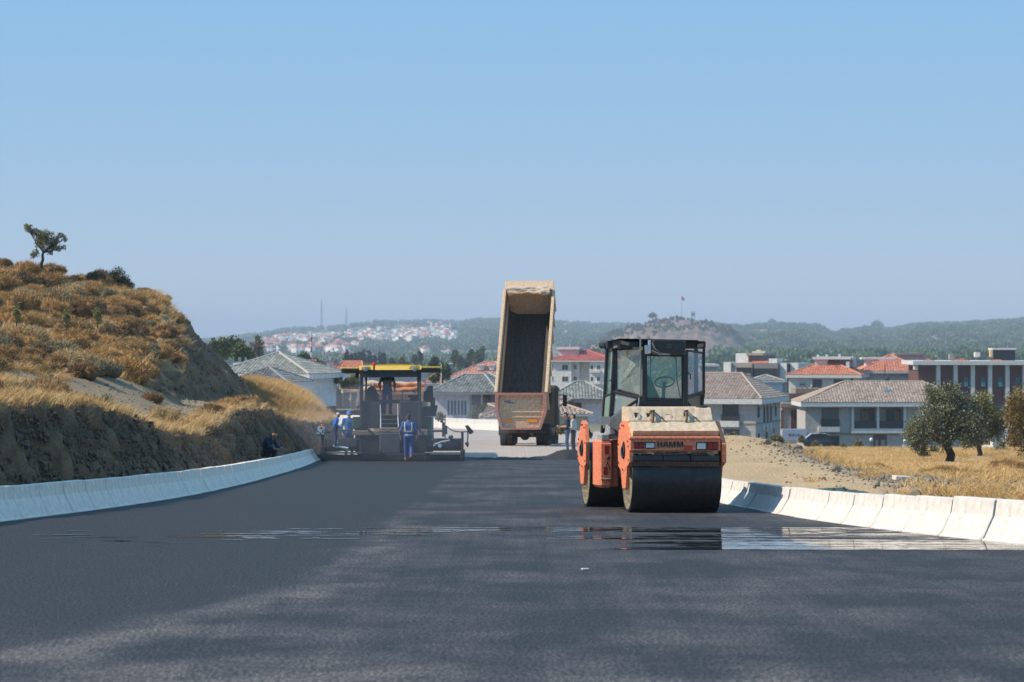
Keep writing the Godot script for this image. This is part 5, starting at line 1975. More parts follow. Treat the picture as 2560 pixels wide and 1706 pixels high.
# joints of a person facing +z with x to their left; each pose gives what differs
func person(label: String, pos: Vector3, yaw: float, pose: Dictionary, look: Dictionary, scale := 1.0) -> Node3D:
	var o := thing("person", label, "person", pos, yaw)
	o.scale = Vector3.ONE * scale
	var j := {
		"hip": Vector3(0, 0.95, 0), "waist": Vector3(0, 1.1, 0), "chest": Vector3(0, 1.34, 0), "neck": Vector3(0, 1.5, 0), "head": Vector3(0, 1.64, 0.02),
		"sl": Vector3(0.19, 1.43, 0), "sr": Vector3(-0.19, 1.43, 0), "el": Vector3(0.26, 1.16, -0.03), "er": Vector3(-0.26, 1.16, -0.03), "wl": Vector3(0.27, 0.92, 0.06), "wr": Vector3(-0.27, 0.92, 0.06),
		"pl": Vector3(0.09, 0.92, 0), "pr": Vector3(-0.09, 0.92, 0), "kl": Vector3(0.11, 0.5, 0.03), "kr": Vector3(-0.11, 0.5, 0.03), "al": Vector3(0.12, 0.09, -0.01), "ar": Vector3(-0.12, 0.09, -0.01), "tl": Vector3(0.14, 0.04, 0.16), "tr": Vector3(-0.14, 0.04, 0.16),
	}
	j.merge(pose, true)
	var top: Color = look.top
	var leg: Color = look.leg
	var shoe: Color = look.get("shoe", Color(0.05, 0.045, 0.04))
	var fore: Color = look.get("fore", top)
	var b := [
		[j.hip + Vector3(0.06, 0, 0), j.hip - Vector3(0.06, 0, 0), 0.125, 0.125, leg], [j.hip, j.waist, 0.135, 0.13, leg if look.get("tucked", false) else top], [j.waist + Vector3(0.05, 0, 0), j.chest + Vector3(0.06, 0, 0), 0.115, 0.13, top], [j.waist - Vector3(0.05, 0, 0), j.chest - Vector3(0.06, 0, 0), 0.115, 0.13, top],
		[j.sl, j.sr, 0.075, 0.075, top], [j.chest, j.neck, 0.1, 0.062, top], [j.neck, j.head - Vector3(0, 0.06, 0), 0.055, 0.052, SKIN],
	]
	for s in ["l", "r"]:
		b.append([j["s" + s], j["e" + s], 0.064, 0.052, top])
		var we: Vector3 = j["w" + s]
		var el: Vector3 = j["e" + s]
		b.append([el, el.lerp(we, 0.5), 0.05, 0.045, fore])
		b.append([el.lerp(we, 0.45), we, 0.042, 0.031, look.get("wrist", fore)])
		b.append([j["p" + s], j["k" + s], 0.102, 0.07, leg])
		b.append([j["k" + s], j["a" + s], 0.072, 0.058, leg])
		b.append([j["a" + s] - Vector3(0, 0.03, 0), j["t" + s], 0.048, 0.036, shoe])
		b.append([j["a" + s] - Vector3(0, 0.035, 0.0) - (j["t" + s] - j["a" + s]) * 0.22, j["a" + s] - Vector3(0, 0.03, 0), 0.042, 0.046, shoe])
	var mb := MB.new()
	skin(b, 0.024, 0.045, mb)
	for s in ["l", "r"]:
		var w: Vector3 = j["w" + s]
		var e: Vector3 = j["e" + s]
		var dn := (e - w).normalized()
		var fw := Vector3(0, 0, 1) if absf(dn.z) < 0.8 else Vector3(0, -1 if look.get("palms_up", false) == false else 1, 0)
		var side := dn.cross(fw).normalized()
		fw = side.cross(dn).normalized()
		# the hand was built as a right one, thumb forwards, palm towards -x
		var bs := Basis(side * (-1.0 if s == "l" else 1.0), dn, fw)
		if s == "r":
			bs = Basis(-side, dn, fw)
		else:
			bs = Basis(side, dn, fw)
		mb.add(hand_mb, Transform3D(bs, w - dn * 0.01))
	var turn: float = look.get("turn", 0.0)
	var nod: float = look.get("nod", 0.0)
	var hx := Transform3D(Basis(Vector3.UP, turn) * Basis(Vector3.RIGHT, nod), j.head)
	mb.add(head_mb, hx)
	part(o, "body", mb, M.body)
	var h := MB.new()
	if look.has("cap"):
		h.lathe([Vector2(0.0, 0.075), Vector2(0.05, 0.07), Vector2(0.085, 0.04), Vector2(0.1, 0.0), Vector2(0.101, -0.035)], hx * Transform3D(Basis(Vector3.RIGHT, -PI / 2), Vector3(0, 0.07, -0.008)), 20)
		var rim := []
		var rim2 := []
		for i in 9:
			var a := PI * i / 8.0
			rim.append(hx * Vector3(0.085 * cos(a), 0.042 - 0.012 * sin(a), 0.06 + 0.11 * sin(a)))
			rim2.append(hx * Vector3(0.085 * cos(a), 0.032 - 0.012 * sin(a), 0.06 + 0.11 * sin(a)))
		h.hull8(rim, rim2)
		part(o, "cap", h, mat(look.cap, 0.8))
	else:
		var n := 70
		var r := RandomNumberGenerator.new()
		r.seed = 3
		h.col = look.get("hair", Color(0.02, 0.016, 0.013))
		var hb := [[Vector3(0, 0.06, -0.03), Vector3(0, 0.055, 0.0), 0.086, 0.076, h.col], [Vector3(0, 0.02, -0.05), Vector3(0, -0.02, -0.05), 0.073, 0.066, h.col]]
		skin(hb, 0.016, 0.03, h, hx)
		part(o, "hair", h, M.body)
	return o


func strip(o: Node3D, called: String, pts: Array, w: float, m: Material) -> void:
	var mb := MB.new()
	for i in pts.size() - 1:
		var a: Vector3 = pts[i]
		var c: Vector3 = pts[i + 1]
		var out := Vector3(a.x + c.x, 0, a.z + c.z).normalized()
		if out.length() < 0.5:
			out = Vector3(0, 0, -1)
		var dir := (c - a).normalized()
		var sd := dir.cross(out).normalized()
		mb.box((a + c) * 0.5, Vector3(w, 0.012, (c - a).length() + 0.01), Basis(sd, out, dir))
	part(o, called, mb, m)


func build_people() -> void:
	make_hand_and_head()
	M.body = vmat(0.85)
	var tape := mat(Color(0.8, 0.82, 0.8), 0.5)
	var blue := Color(0.05, 0.11, 0.32)
	# walking away towards the paver
	var p := at(1021, 1153, 107.2)
	p.y = fall(0.0, 107.2)
	var o := person("worker in blue overalls with reflective back straps walking behind the paver", p, PI, {
		"kl": Vector3(0.1, 0.5, 0.08), "al": Vector3(0.1, 0.1, 0.1), "tl": Vector3(0.11, 0.05, 0.26), "kr": Vector3(-0.11, 0.5, 0.02), "ar": Vector3(-0.11, 0.2, -0.26), "tr": Vector3(-0.12, 0.05, -0.14),
		"el": Vector3(0.29, 1.17, -0.06), "er": Vector3(-0.29, 1.17, -0.03), "wl": Vector3(0.3, 0.93, 0.04), "wr": Vector3(-0.3, 0.93, -0.02), "head": Vector3(0, 1.635, 0.03)},
		{"top": blue, "leg": Color(0.045, 0.09, 0.27), "wrist": SKIN, "shoe": Color(0.25, 0.14, 0.07), "hair": Color(0.035, 0.025, 0.02), "turn": 0.15})
	for s in [-1.0, 1.0]:
		strip(o, "reflective_strap", [Vector3(0.13 * s, 1.47, -0.085), Vector3(0.14 * s, 1.32, -0.148), Vector3(0.12 * s, 1.13, -0.132)], 0.04, tape)
	strip(o, "reflective_belt", [Vector3(-0.14, 1.14, -0.115), Vector3(0, 1.13, -0.145), Vector3(0.14, 1.14, -0.115)], 0.045, tape)
	strip(o, "reflective_belt", [Vector3(-0.14, 1.0, -0.12), Vector3(0, 0.99, -0.15), Vector3(0.14, 1.0, -0.12)], 0.04, tape)
	# standing on the paver platform
	var d := 110.0
	p = at(968, 1036, d)
	person("man in a black shirt and jeans standing on the paver under the canopy", p, PI - 0.1, {"er": Vector3(-0.3, 1.16, -0.04), "el": Vector3(0.3, 1.17, -0.04), "kl": Vector3(0.12, 0.5, 0.0), "kr": Vector3(-0.12, 0.5, 0.02), "head": Vector3(0, 1.62, 0.06)},
		{"top": Color(0.008, 0.009, 0.012), "leg": Color(0.035, 0.06, 0.14), "tucked": true, "wrist": SKIN, "hair": Color(0.012, 0.01, 0.01), "nod": 0.2}, 1.0)
	# at the left of the machine, blue cap
	d = 110.6
	p = at(872, 1153, d)
	p.y = at(872, 1032, d).y - 1.72
	person("worker in light blue shirt and blue cap standing beside the green side box", p, 0.25, {"el": Vector3(0.27, 1.17, -0.03), "er": Vector3(-0.3, 1.17, -0.02)},
		{"top": Color(0.03, 0.17, 0.5), "leg": Color(0.03, 0.1, 0.32), "cap": Color(0.2, 0.55, 0.9)})
	# leaning over the left screed
	d = 107.8
	p = at(838, 1150, d)
	p.y = at(838, 1112, d).y - 0.05
	o = person("worker in a bright blue jacket standing on the left screed extension", p, PI * 0.55, {"chest": Vector3(0, 1.33, 0.05), "neck": Vector3(0, 1.48, 0.1), "head": Vector3(0, 1.61, 0.14), "sl": Vector3(0.18, 1.42, 0.08), "sr": Vector3(-0.18, 1.42, 0.08), "wl": Vector3(0.24, 1.0, 0.2), "wr": Vector3(-0.24, 1.0, 0.2)},
		{"top": Color(0.015, 0.13, 0.5), "leg": Color(0.02, 0.035, 0.09), "cap": Color(0.78, 0.75, 0.72), "nod": 0.3}, 0.72)
	# crouching by the left barrier
	d = 92.0
	p = at(697, 1165, d)
	p.y = fall(0.12, d)
	p.x = path_x(d, LEFT_BARRIER) - 0.85
	person("worker in dark navy crouching behind the left barrier under the cut bank", p, PI * 0.35, {"hip": Vector3(0, 0.42, -0.2), "waist": Vector3(0, 0.56, -0.14), "chest": Vector3(0, 0.78, 0.02), "neck": Vector3(0, 0.9, 0.14), "head": Vector3(0, 1.0, 0.24), "sl": Vector3(0.19, 0.86, 0.08), "sr": Vector3(-0.19, 0.86, 0.08), "el": Vector3(0.26, 0.62, 0.2), "er": Vector3(-0.26, 0.62, 0.2), "wl": Vector3(0.2, 0.56, 0.44), "wr": Vector3(-0.2, 0.56, 0.44),
		"pl": Vector3(0.1, 0.42, -0.18), "pr": Vector3(-0.1, 0.42, -0.18), "kl": Vector3(0.16, 0.56, 0.22), "kr": Vector3(-0.16, 0.56, 0.22), "al": Vector3(0.14, 0.1, -0.02), "ar": Vector3(-0.14, 0.1, -0.02), "tl": Vector3(0.16, 0.05, 0.16), "tr": Vector3(-0.16, 0.05, 0.16)},
		{"top": Color(0.015, 0.02, 0.06), "leg": Color(0.012, 0.016, 0.04), "wrist": SKIN, "nod": 0.4})
	# reading papers beside the tipped truck
	d = 128.5
	p = at(1419, 1133, d)
	o = person("man in a dark vest and jeans looking at papers beside the tipped truck", p, -PI * 0.5, {"head": Vector3(0, 1.62, 0.09), "el": Vector3(0.24, 1.15, 0.02), "er": Vector3(-0.24, 1.15, 0.02), "wl": Vector3(0.12, 1.14, 0.28), "wr": Vector3(-0.12, 1.14, 0.28), "hip": Vector3(0, 0.95, 0.02)},
		{"top": Color(0.02, 0.025, 0.05), "leg": Color(0.06, 0.1, 0.17), "wrist": SKIN, "fore": SKIN, "nod": 0.45, "hair": Color(0.05, 0.035, 0.028)}, 1.04)
	strip(o, "vest_stripe", [Vector3(0.2, 1.47, -0.05), Vector3(0.235, 1.3, 0.02), Vector3(0.2, 1.12, 0.06)], 0.04, tape)
	strip(o, "vest_stripe", [Vector3(0.2, 1.12, -0.06), Vector3(0.1, 1.1, -0.16), Vector3(-0.1, 1.1, -0.16)], 0.04, tape)
	var pm := MB.new()
	pm.box(Vector3.ZERO, Vector3(0.2, 0.006, 0.28))
	solo("paper", pm.mesh(mat(Color(0.9, 0.9, 0.88), 0.8)), "white sheet of paper held by the man in the dark vest", "paper", Transform3D(Basis(Vector3(0, 0, 1), -0.3), p + Vector3(-0.38, 1.22, 0)))
	d = 130.0
	p = at(1434, 1131, d)
	person("man in a pale grey shirt half hidden behind the man in the dark vest", p, -PI * 0.6, {"el": Vector3(0.24, 1.16, 0.0), "wl": Vector3(0.2, 1.0, 0.2)}, {"top": Color(0.42, 0.42, 0.44), "leg": Color(0.05, 0.05, 0.06), "wrist": SKIN}, 0.98)


# ---------------------------------------------------------------- houses beyond the road
class Lot:
	var o: Node3D
	var pxc: float
	var pyb: float
	var d: float
	var s: float
	var base: float

	func x(px: float, z := 0.0) -> float:
		return (px - 1280.0) * (d - z) / 7111.0 - (pxc - 1280.0) * d / 7111.0

	func y(py: float, z := 0.0) -> float:
		return 1.9 - (py - 853.0) * (d - z) / 7111.0 - base


func lot(called: String, label: String, category: String, pxc: float, pyb: float, d: float, yaw := 0.0) -> Lot:
	var l := Lot.new()
	l.pxc = pxc
	l.pyb = pyb
	l.d = d
	l.s = F / d
	var p := at(pxc, pyb, d)
	l.base = p.y
	l.o = thing(called, label, category, p, deg_to_rad(yaw))
	return l


# a wall block whose front (at depth z) fills a measured rectangle
func wall(l: Lot, px0: float, px1: float, py0: float, py1: float, z: float, deep: float, m: Material, called := "wall") -> MeshInstance3D:
	var mb := MB.new()
	mb.span(Vector3(l.x(px0, z), l.y(py1, z), z - deep), Vector3(l.x(px1, z), l.y(py0, z), z))
	return part(l.o, called, mb, m)


func window(l: Lot, px0: float, px1: float, py0: float, py1: float, z: float, pane: Material, frame: Material, mullions := 1, called := "window") -> MeshInstance3D:
	var x0 := l.x(px0, z)
	var x1 := l.x(px1, z)
	var y0 := l.y(py1, z)
	var y1 := l.y(py0, z)
	var mb := MB.new()
	var t := 0.07
	mb.span(Vector3(x0, y0, z - 0.05), Vector3(x0 + t, y1, z + 0.05))
	mb.span(Vector3(x1 - t, y0, z - 0.05), Vector3(x1, y1, z + 0.05))
	mb.span(Vector3(x0 + t, y1 - t, z - 0.05), Vector3(x1 - t, y1, z + 0.048))
	mb.span(Vector3(x0 + t, y0, z - 0.05), Vector3(x1 - t, y0 + t, z + 0.048))
	for i in mullions:
		var x := lerpf(x0, x1, (i + 1.0) / (mullions + 1.0))
		mb.span(Vector3(x - t * 0.4, y0 + t, z - 0.05), Vector3(x + t * 0.4, y1 - t, z + 0.046))
	var w := part(l.o, called, mb, frame)
	mb = MB.new()
	mb.span(Vector3(x0 + 0.02, y0 + 0.02, z - 0.04), Vector3(x1 - 0.02, y1 - 0.02, z + 0.015))
	part(w, "pane", mb, pane)
	return w


# barrel tiles over a sloping quad: a, b along the eave, c, d back along the ridge
func tiles(mb: MB, a: Vector3, b: Vector3, c: Vector3, d: Vector3, w: float, h: float, tones: Array, r: RandomNumberGenerator) -> void:
	var eave := (b - a).normalized()
	var up := ((d - a) - eave * (d - a).dot(eave))
	var run := up.length()
	up /= run
	var nrm := eave.cross(up).normalized()
	if nrm.y < 0.0:
		nrm = -nrm
	var rows := int(run / h)
	for i in rows:
		var v0 := i * h
		var v1 := minf(v0 + h * 1.06, run)
		var vm := (v0 + h * 0.5) / run
		var left := (a.lerp(d, vm) - a).dot(eave)
		var right := (b.lerp(c, vm) - a).dot(eave)
		var n0 := int(ceil(left / w))
		var n1 := int(floor(right / w))
		for k in range(n0, n1):
			mb.col = (tones[0] as Color).lerp(tones[1], r.randf())
			if r.randf() < 0.08:
				mb.col = mb.col * 0.7
			var q := []
			for e in [[0.04, 0.0], [0.3, 1.0], [0.7, 1.0], [0.96, 0.0]]:
				var u: float = (k + e[0]) * w
				var lift: float = e[1] * 0.06 + r.randf() * 0.014
				q.append([a + eave * u + up * v0 + nrm * (lift + 0.05), a + eave * u + up * v1 + nrm * (lift * 0.8 + 0.005), a + eave * u + up * v0 + nrm * 0.004])
			for t in 3:
				mb.quad(q[t][0], q[t + 1][0], q[t + 1][1], q[t][1])
				mb.quad(q[t][2], q[t + 1][2], q[t + 1][0], q[t][0])


func hip_roof(l: Lot, x0: float, x1: float, z0: float, z1: float, ye: float, rise: float, tones: Array, tw: float, fascia: Material, inset := -1.0, fasc_h := 0.45, soffit := true) -> void:
	var r := RandomNumberGenerator.new()
	r.seed = int(x1 * 100.0 + rise * 31.0)
	var zc := (z0 + z1) / 2.0
	var ins := inset if inset >= 0.0 else minf((z0 - z1) / 2.0, (x1 - x0) / 2.0)
	var fl := Vector3(x0, ye, z0)
	var fr := Vector3(x1, ye, z0)
	var br := Vector3(x1, ye, z1)
	var bl := Vector3(x0, ye, z1)
	var t0 := Vector3(x0 + ins, ye + rise, zc)
	var t1 := Vector3(x1 - ins, ye + rise, zc)
	var mb := MB.new()
	mb.quad(fl, fr, t1, t0)
	mb.quad(br, bl, t0, t1)
	mb.tri(fr, br, t1)
	mb.tri(bl, fl, t0)
	mb.quad(bl, br, fr, fl)
	var rm := mat(((tones[0] as Color).lerp(tones[1], 0.3) * 0.8).linear_to_srgb(), 0.9)
	var ro := part(l.o, "roof", mb, rm)
	mb = MB.new()
	tiles(mb, fl, fr, t1, t0, tw, tw * 1.15, tones, r)
	tiles(mb, fr, br, t1, t1, tw, tw * 1.15, tones, r)
	tiles(mb, bl, fl, t0, t0, tw, tw * 1.15, tones, r)
	var ti := part(ro, "roof_tiles", mb, M.tile)
	ti.set_meta("kind", "stuff")
	mb = MB.new()
	mb.col = (tones[0] as Color).lerp(tones[1], 0.6)
	for e in [[t0, t1], [fl, t0], [fr, t1], [br, t1], [bl, t0]]:
		if (e[0] as Vector3).distance_to(e[1]) < 0.3:
			continue
		var up := Vector3(0, 0.06, 0)
		mb.tube([e[0] + up, e[1] + up], 0.11, 0.11, 6)
	var rc := part(ro, "ridge_cap", mb, M.tile)
	rc.set_meta("kind", "stuff")
	mb = MB.new()
	mb.span(Vector3(x0, ye - fasc_h, z1), Vector3(x1, ye - 0.003, z0))
	part(l.o, "fascia", mb, fascia)


func block_thing(called: String, label: String, cat: String, rects: Array, d: float, yaw := 0.0) -> Lot:
	var a: Array = rects[0]
	var l := lot(called, label, cat, (a[0] + a[1]) / 2.0, a[3], d, yaw)
	for q in rects:
		wall(l, q[0], q[1], q[2], q[3], q[4], q[5], q[6], q[7] if q.size() > 7 else "wall")
	return l


func build_houses() -> void:
	var stucco: Material = M.stucco
	var white: Material = M.white_wall
	var dark: Material = M.dark_glass
	var brown := [Color(0.3, 0.22, 0.18), Color(0.47, 0.37, 0.31)]
	var grey := [Color(0.2, 0.2, 0.19), Color(0.4, 0.39, 0.36)]
	var red := [Color(0.5, 0.17, 0.1), Color(0.64, 0.27, 0.17)]
	# ---- two storey house with the tiled hip roof behind the olive trees
	var l := lot("tiled_house", "grey two storey house with brown hip roof and pillared balcony behind the olive tree", "house", 2222, 1124, 340)
	wall(l, 2014, 2135, 1010, 1124, 0, 10, stucco)
	wall(l, 2135, 2263, 1083, 1124, 0, 10, stucco)
	wall(l, 2263, 2432, 1010, 1124, 0, 10, stucco)
	wall(l, 2135, 2263, 1010, 1083, -1.7, 8, stucco)
	hip_roof(l, l.x(2001), l.x(2443), 1.0, -10.8, l.y(1007, 1.0), 2.4, brown, 0.34, M.pale_trim, -1, 0.5)
	window(l, 2055, 2098, 1021, 1067, 0.0, mat(lin(0.1, 0.085, 0.07), 0.3), M.window_dark, 1)
	var mb := MB.new()
	mb.span(Vector3(l.x(2053), l.y(1067), 0.06), Vector3(l.x(2099), l.y(1048), 0.3))
	part(l.o, "railing", mb, mat(lin(0.02, 0.022, 0.025), 0.4))
	wall(l, 2047, 2100, 1068, 1081, 0.7, 0.7, M.pale_trim, "balcony_ledge")
	for c in [2133, 2196, 2263]:
		wall(l, c - 3.2, c + 3.2, 1011, 1072, 0.35, 0.33, M.pale_trim, "column")
	wall(l, 2129, 2268, 1072, 1084, 0.5, 2.2, M.pale_trim, "balcony_slab")
	for c in [[2137, 2193], [2199, 2260]]:
		wall(l, c[0], c[1], 1053, 1072, 0.3, 0.06, mat(lin(0.018, 0.02, 0.024), 0.35), "railing")
	for c in [[2152, 2188, 2156, 2172], [2216, 2252, 2236, 2250]]:
		window(l, c[0], c[1], 1022, 1056, -1.7, dark, M.window_dark, 1, "balcony_door")
		wall(l, c[2], c[3], 1028, 1052, -1.62, 0.03, mat(lin(0.28, 0.2, 0.13), 0.8), "curtain")
	wall(l, 2014, 2431, 1083, 1087, 0.1, 0.1, mat(lin(0.2, 0.17, 0.14), 0.8), "string_course")
	window(l, 2066, 2099, 1090, 1122, 0.0, dark, M.window_dark, 2, "garage_opening")
	var dr := window(l, 2184, 2218, 1087, 1119, 0.02, mat(lin(0.1, 0.035, 0.03), 0.5), mat(lin(0.1, 0.035, 0.03), 0.6), 1, "door")
	mb = MB.new()
	for q in [[2189, 2196], [2203, 2214]]:
		mb.span(Vector3(l.x(q[0]), l.y(1118), 0.05), Vector3(l.x(q[1]), l.y(1100), 0.075))
	part(dr, "door_glass", mb, mat(Color(0.5, 0.53, 0.5), 0.3))
	mb = MB.new()
	var sk := Vector3(l.x(2222, -2.2), l.y(980, -2.2), -2.2)
	mb.box(sk + Vector3(0, 0.12, 0), Vector3(0.95, 0.14, 0.8), Basis(Vector3.RIGHT, 0.38), 0.02)
	part(l.o, "roof_window", mb, mat(Color(0.36, 0.42, 0.48), 0.3))
	mb = MB.new()
	mb.cyl(Vector3(l.x(2213, -5), l.y(958, -5), -5), Vector3(l.x(2213, -5), l.y(912, -5), -5), 0.05, 6)
	mb.ball(Vector3(l.x(2219, -5), l.y(948, -5), -4.9), Vector3(0.28, 0.32, 0.1), 8, 6)
	part(l.o, "roof_aerial", mb, M.window_dark)
	# garden wall and lamps before it
	var gw := lot("garden_wall", "low grey garden wall with short pillars below the balcony house", "wall", 2330, 1130, 322)
	wall(gw, 2160, 2520, 1121, 1132, 0, 0.25, stucco)
	for c in [2263, 2370, 2478]:
		wall(gw, c - 4, c + 4, 1112, 1133, 0.1, 0.45, M.pale_trim, "pillar")
	for q in [[2263, 1112, 1104, "round white globe lamp on the garden wall pillar"], [2179, 1126, 1100, "white lantern on a dark post by the brown door"], [2000, 1101, 1101, ""]]:
		if q[3] == "":
			continue
		var g := lot("garden_lamp", q[3], "lamp", q[0], q[1], 320)
		mb = MB.new()
		mb.cyl(Vector3(0, 0, 0), Vector3(0, g.y(q[2]), 0), 0.05, 8)
		part(g.o, "post", mb, M.window_dark)
		mb = MB.new()
		mb.ball(Vector3(0, g.y(q[2]), 0), Vector3(0.2, 0.24, 0.2), 12, 8)
		part(g.o, "globe", mb, mat(Color(0.85, 0.85, 0.83), 0.4))
	# ---- house half hidden by the roller
	l = lot("tiled_house", "grey two storey house with brown pyramid roof directly right of the roller", "house", 1790, 1118, 320, -16.0)
	var x0 := -7.4
	var x1 := 4.55
	mb = MB.new()
	mb.span(Vector3(x0, 0, -15), Vector3(x1, 5.1, 0))
	part(l.o, "wall", mb, stucco)
	hip_roof(l, x0 - 0.9, x1 + 0.9, 0.9, -15.9, 5.45, 2.75, brown, 0.34, M.pale_trim, 4.0, 0.6)
	window(l, 1807, 1848, 1008, 1052, 0.0, dark, M.window_dark, 1)
	mb = MB.new()
	mb.span(Vector3(l.x(1805), l.y(1052), 0.06), Vector3(l.x(1850), l.y(1036), 0.25))
	part(l.o, "railing", mb, mat(lin(0.02, 0.022, 0.025), 0.4))
	wall(l, 1803, 1852, 1053, 1068, 0.6, 0.6, M.pale_trim, "balcony_ledge")
	window(l, 1810, 1850, 1074, 1098, 0.0, mat(lin(0.09, 0.085, 0.08), 0.4), M.window_dark, 1)
	mb = MB.new()
	mb.span(Vector3(x0, 2.55, -15.05), Vector3(x1 + 0.06, 2.7, 0.06))
	part(l.o, "string_course", mb, mat(lin(0.22, 0.19, 0.15), 0.8))
	for q in [[-1.2, 3.3, 1.5], [-4.6, 2.6, 2.3], [-6.6, 2.6, 2.3], [-8.6, 2.6, 2.3], [-11.6, 3.2, 1.5], [-1.4, 0.3, 1.2], [-6.0, 0.2, 1.9], [-10.6, 0.6, 1.2]]:
		mb = MB.new()
		mb.span(Vector3(x1 + 0.01, q[1], q[0] - 0.9), Vector3(x1 + 0.06, q[1] + q[2], q[0]))
		var w := part(l.o, "window", mb, M.window_dark)
		mb = MB.new()
		mb.span(Vector3(x1 + 0.055, q[1] + 0.06, q[0] - 0.84), Vector3(x1 + 0.07, q[1] + q[2] - 0.06, q[0] - 0.06))
		part(w, "pane", mb, dark)
	for q in [[-5.2, 1.9], [-7.2, 1.9], [-9.2, 1.9]]:
		mb = MB.new()
		mb.span(Vector3(x1 + 0.02, 1.75, q[0]), Vector3(x1 + 0.1, 2.45, q[0] + 0.9))
		part(l.o, "wall_patch", mb, M.pale_trim)
	# grey block behind its roof
	block_thing("grey_block", "plain grey rendered block standing behind the roller house roof", "building", [[1750, 1793, 915, 990, 0, 8, stucco], [1746, 1798, 911, 917, 0.3, 9, M.pale_trim, "roof_slab"]], 372)
	# ---- unfinished flat roofed shed with the brick panel between the two
	l = block_thing("unfinished_house", "unfinished flat roofed building with a brick infill panel between the two tiled houses", "building", [[1955, 2020, 1018, 1105, 0, 8, stucco], [1953, 2024, 1009, 1019, 0.8, 9, M.board, "roof_slab"], [1957, 2030, 985, 1010, -5, 5, mat(lin(0.16, 0.1, 0.08), 0.9, "dirt", 0.6), "upper_wall"], [1990, 2060, 972, 984, -6, 6, M.board, "upper_slab"]], 352)
	wall(l, 1953, 1959, 1025, 1075, 0.1, 0.4, mat(lin(0.16, 0.075, 0.065), 0.9), "brick_pier")
	var bp := wall(l, 1978, 2016, 1026, 1076, 0.04, 0.1, mat(lin(0.17, 0.08, 0.07), 0.9, "scuff", 2.0), "brick_panel")
	mb = MB.new()
	for i in 11:
		for k in 7:
			var bx := lerpf(l.x(1978.5), l.x(2015.5), (k + (0.5 if i % 2 else 0.0)) / 7.5)
			var by := lerpf(l.y(1075.5), l.y(1027), i / 11.0)
			mb.span(Vector3(bx, by, 0.03), Vector3(bx + 0.225, by + 0.19, 0.06))
	var bk := part(bp, "brick_courses", mb, mat(lin(0.2, 0.09, 0.075), 0.9, "scuff", 2.0))
	bk.set_meta("kind", "stuff")
	# rafters leaning on its slab
	var raf := lot("timber_stack", "sloping dark timber rafters on the unfinished roof slab", "timber", 2040, 983, 350)
	for i in 7:
		mb = MB.new()
		mb.cyl(Vector3(-1.7 + i * 0.55, 0.0, 0), Vector3(-2.3 + i * 0.6, 0.62 + i * 0.05, -0.4), 0.06, 6)
		part(raf.o, "rafter", mb, mat(lin(0.12, 0.08, 0.06), 0.8))
	# ---- banner and car before them
	l = lot("site_banner", "white site banner with an orange arrow and dark lettering below the brick panel", "banner", 1986, 1106, 300, 12.0)
	wall(l, 1955, 2018, 1073, 1101, 0, 0.08, mat(Color(0.84, 0.8, 0.83), 0.7), "panel")
	wall(l, 1955, 2018, 1072.5, 1076, 0.02, 0.12, mat(Color(0.9, 0.9, 0.94), 0.6), "top_edge")
	mb = MB.new()
	mb.prism(PackedVector2Array([Vector2(l.x(1969), l.y(1085)), Vector2(l.x(1976), l.y(1085)), Vector2(l.x(1977), l.y(1092)), Vector2(l.x(1973.5), l.y(1092))]), 0.004, 0.02)
	part(l.o, "arrow_mark", mb, mat(Color(0.85, 0.42, 0.2), 0.7))
	var tm := TextMesh.new()
	tm.text = "DELA"
	var sf := SystemFont.new()
	sf.font_names = ["Droid Sans"]
	sf.font_weight = 700
	tm.font = sf
	tm.font_size = 16
	tm.pixel_size = 0.024
	tm.depth = 0.01
	tm.curve_step = 4.0
	tm.material = mat(Color(0.22, 0.25, 0.4), 0.7)
	pmesh(l.o, "lettering", tm, Transform3D(Basis().scaled(Vector3(1.1, 1, 1)), Vector3(l.x(1988.5), l.y(1088.5), 0.012)))
	for c in [1957, 2016]:
		wall(l, c - 0.8, c + 0.8, 1076, 1110, -0.1, 0.08, M.window_dark, "banner_post")
	l = lot("parked_car", "dark blue car with a pale roof parked at the mound edge before the balcony house", "car", 2042, 1118, 292, 0)
	mb = MB.new()
	mb.prism(PackedVector2Array([Vector2(-1.45, 0.35), Vector2(1.5, 0.3), Vector2(1.52, 0.72), Vector2(1.1, 0.86), Vector2(0.75, 0.9), Vector2(-0.65, 0.9), Vector2(-1.4, 0.72)]), -0.85, 0.85)
	mb.box(Vector3(0, 0.55, 0), Vector3(2.9, 0.3, 1.72), Basis(), 0.06)
	part(l.o, "car_body", mb, mat(lin(0.03, 0.04, 0.075), 0.25))
	mb = MB.new()
	mb.prism(PackedVector2Array([Vector2(-1.15, 0.88), Vector2(-0.55, 1.33), Vector2(0.8, 1.36), Vector2(1.35, 1.0), Vector2(1.1, 0.86)]), -0.72, 0.72)
	part(l.o, "windows", mb, dark)
	mb = MB.new()
	mb.prism(PackedVector2Array([Vector2(-1.2, 0.9), Vector2(-0.6, 1.36), Vector2(0.3, 1.43), Vector2(1.45, 1.27), Vector2(0.85, 1.38), Vector2(-0.5, 1.33), Vector2(-1.1, 0.88)]), -0.74, 0.74)
	part(l.o, "roof", mb, mat(Color(0.62, 0.66, 0.74), 0.3))
	for s in [Vector2(-0.95, 0.8), Vector2(0.95, 0.8), Vector2(-0.95, -0.8), Vector2(0.95, -0.8)]:
		mb = MB.new()
		mb.lathe([Vector2(0.0, -0.1), Vector2(0.29, -0.1), Vector2(0.31, -0.06), Vector2(0.31, 0.06), Vector2(0.29, 0.1), Vector2(0.0, 0.1)], Transform3D(Basis(), Vector3(s.x, 0.31, s.y)), 18)
		part(l.o, "wheel", mb, M.rubber)
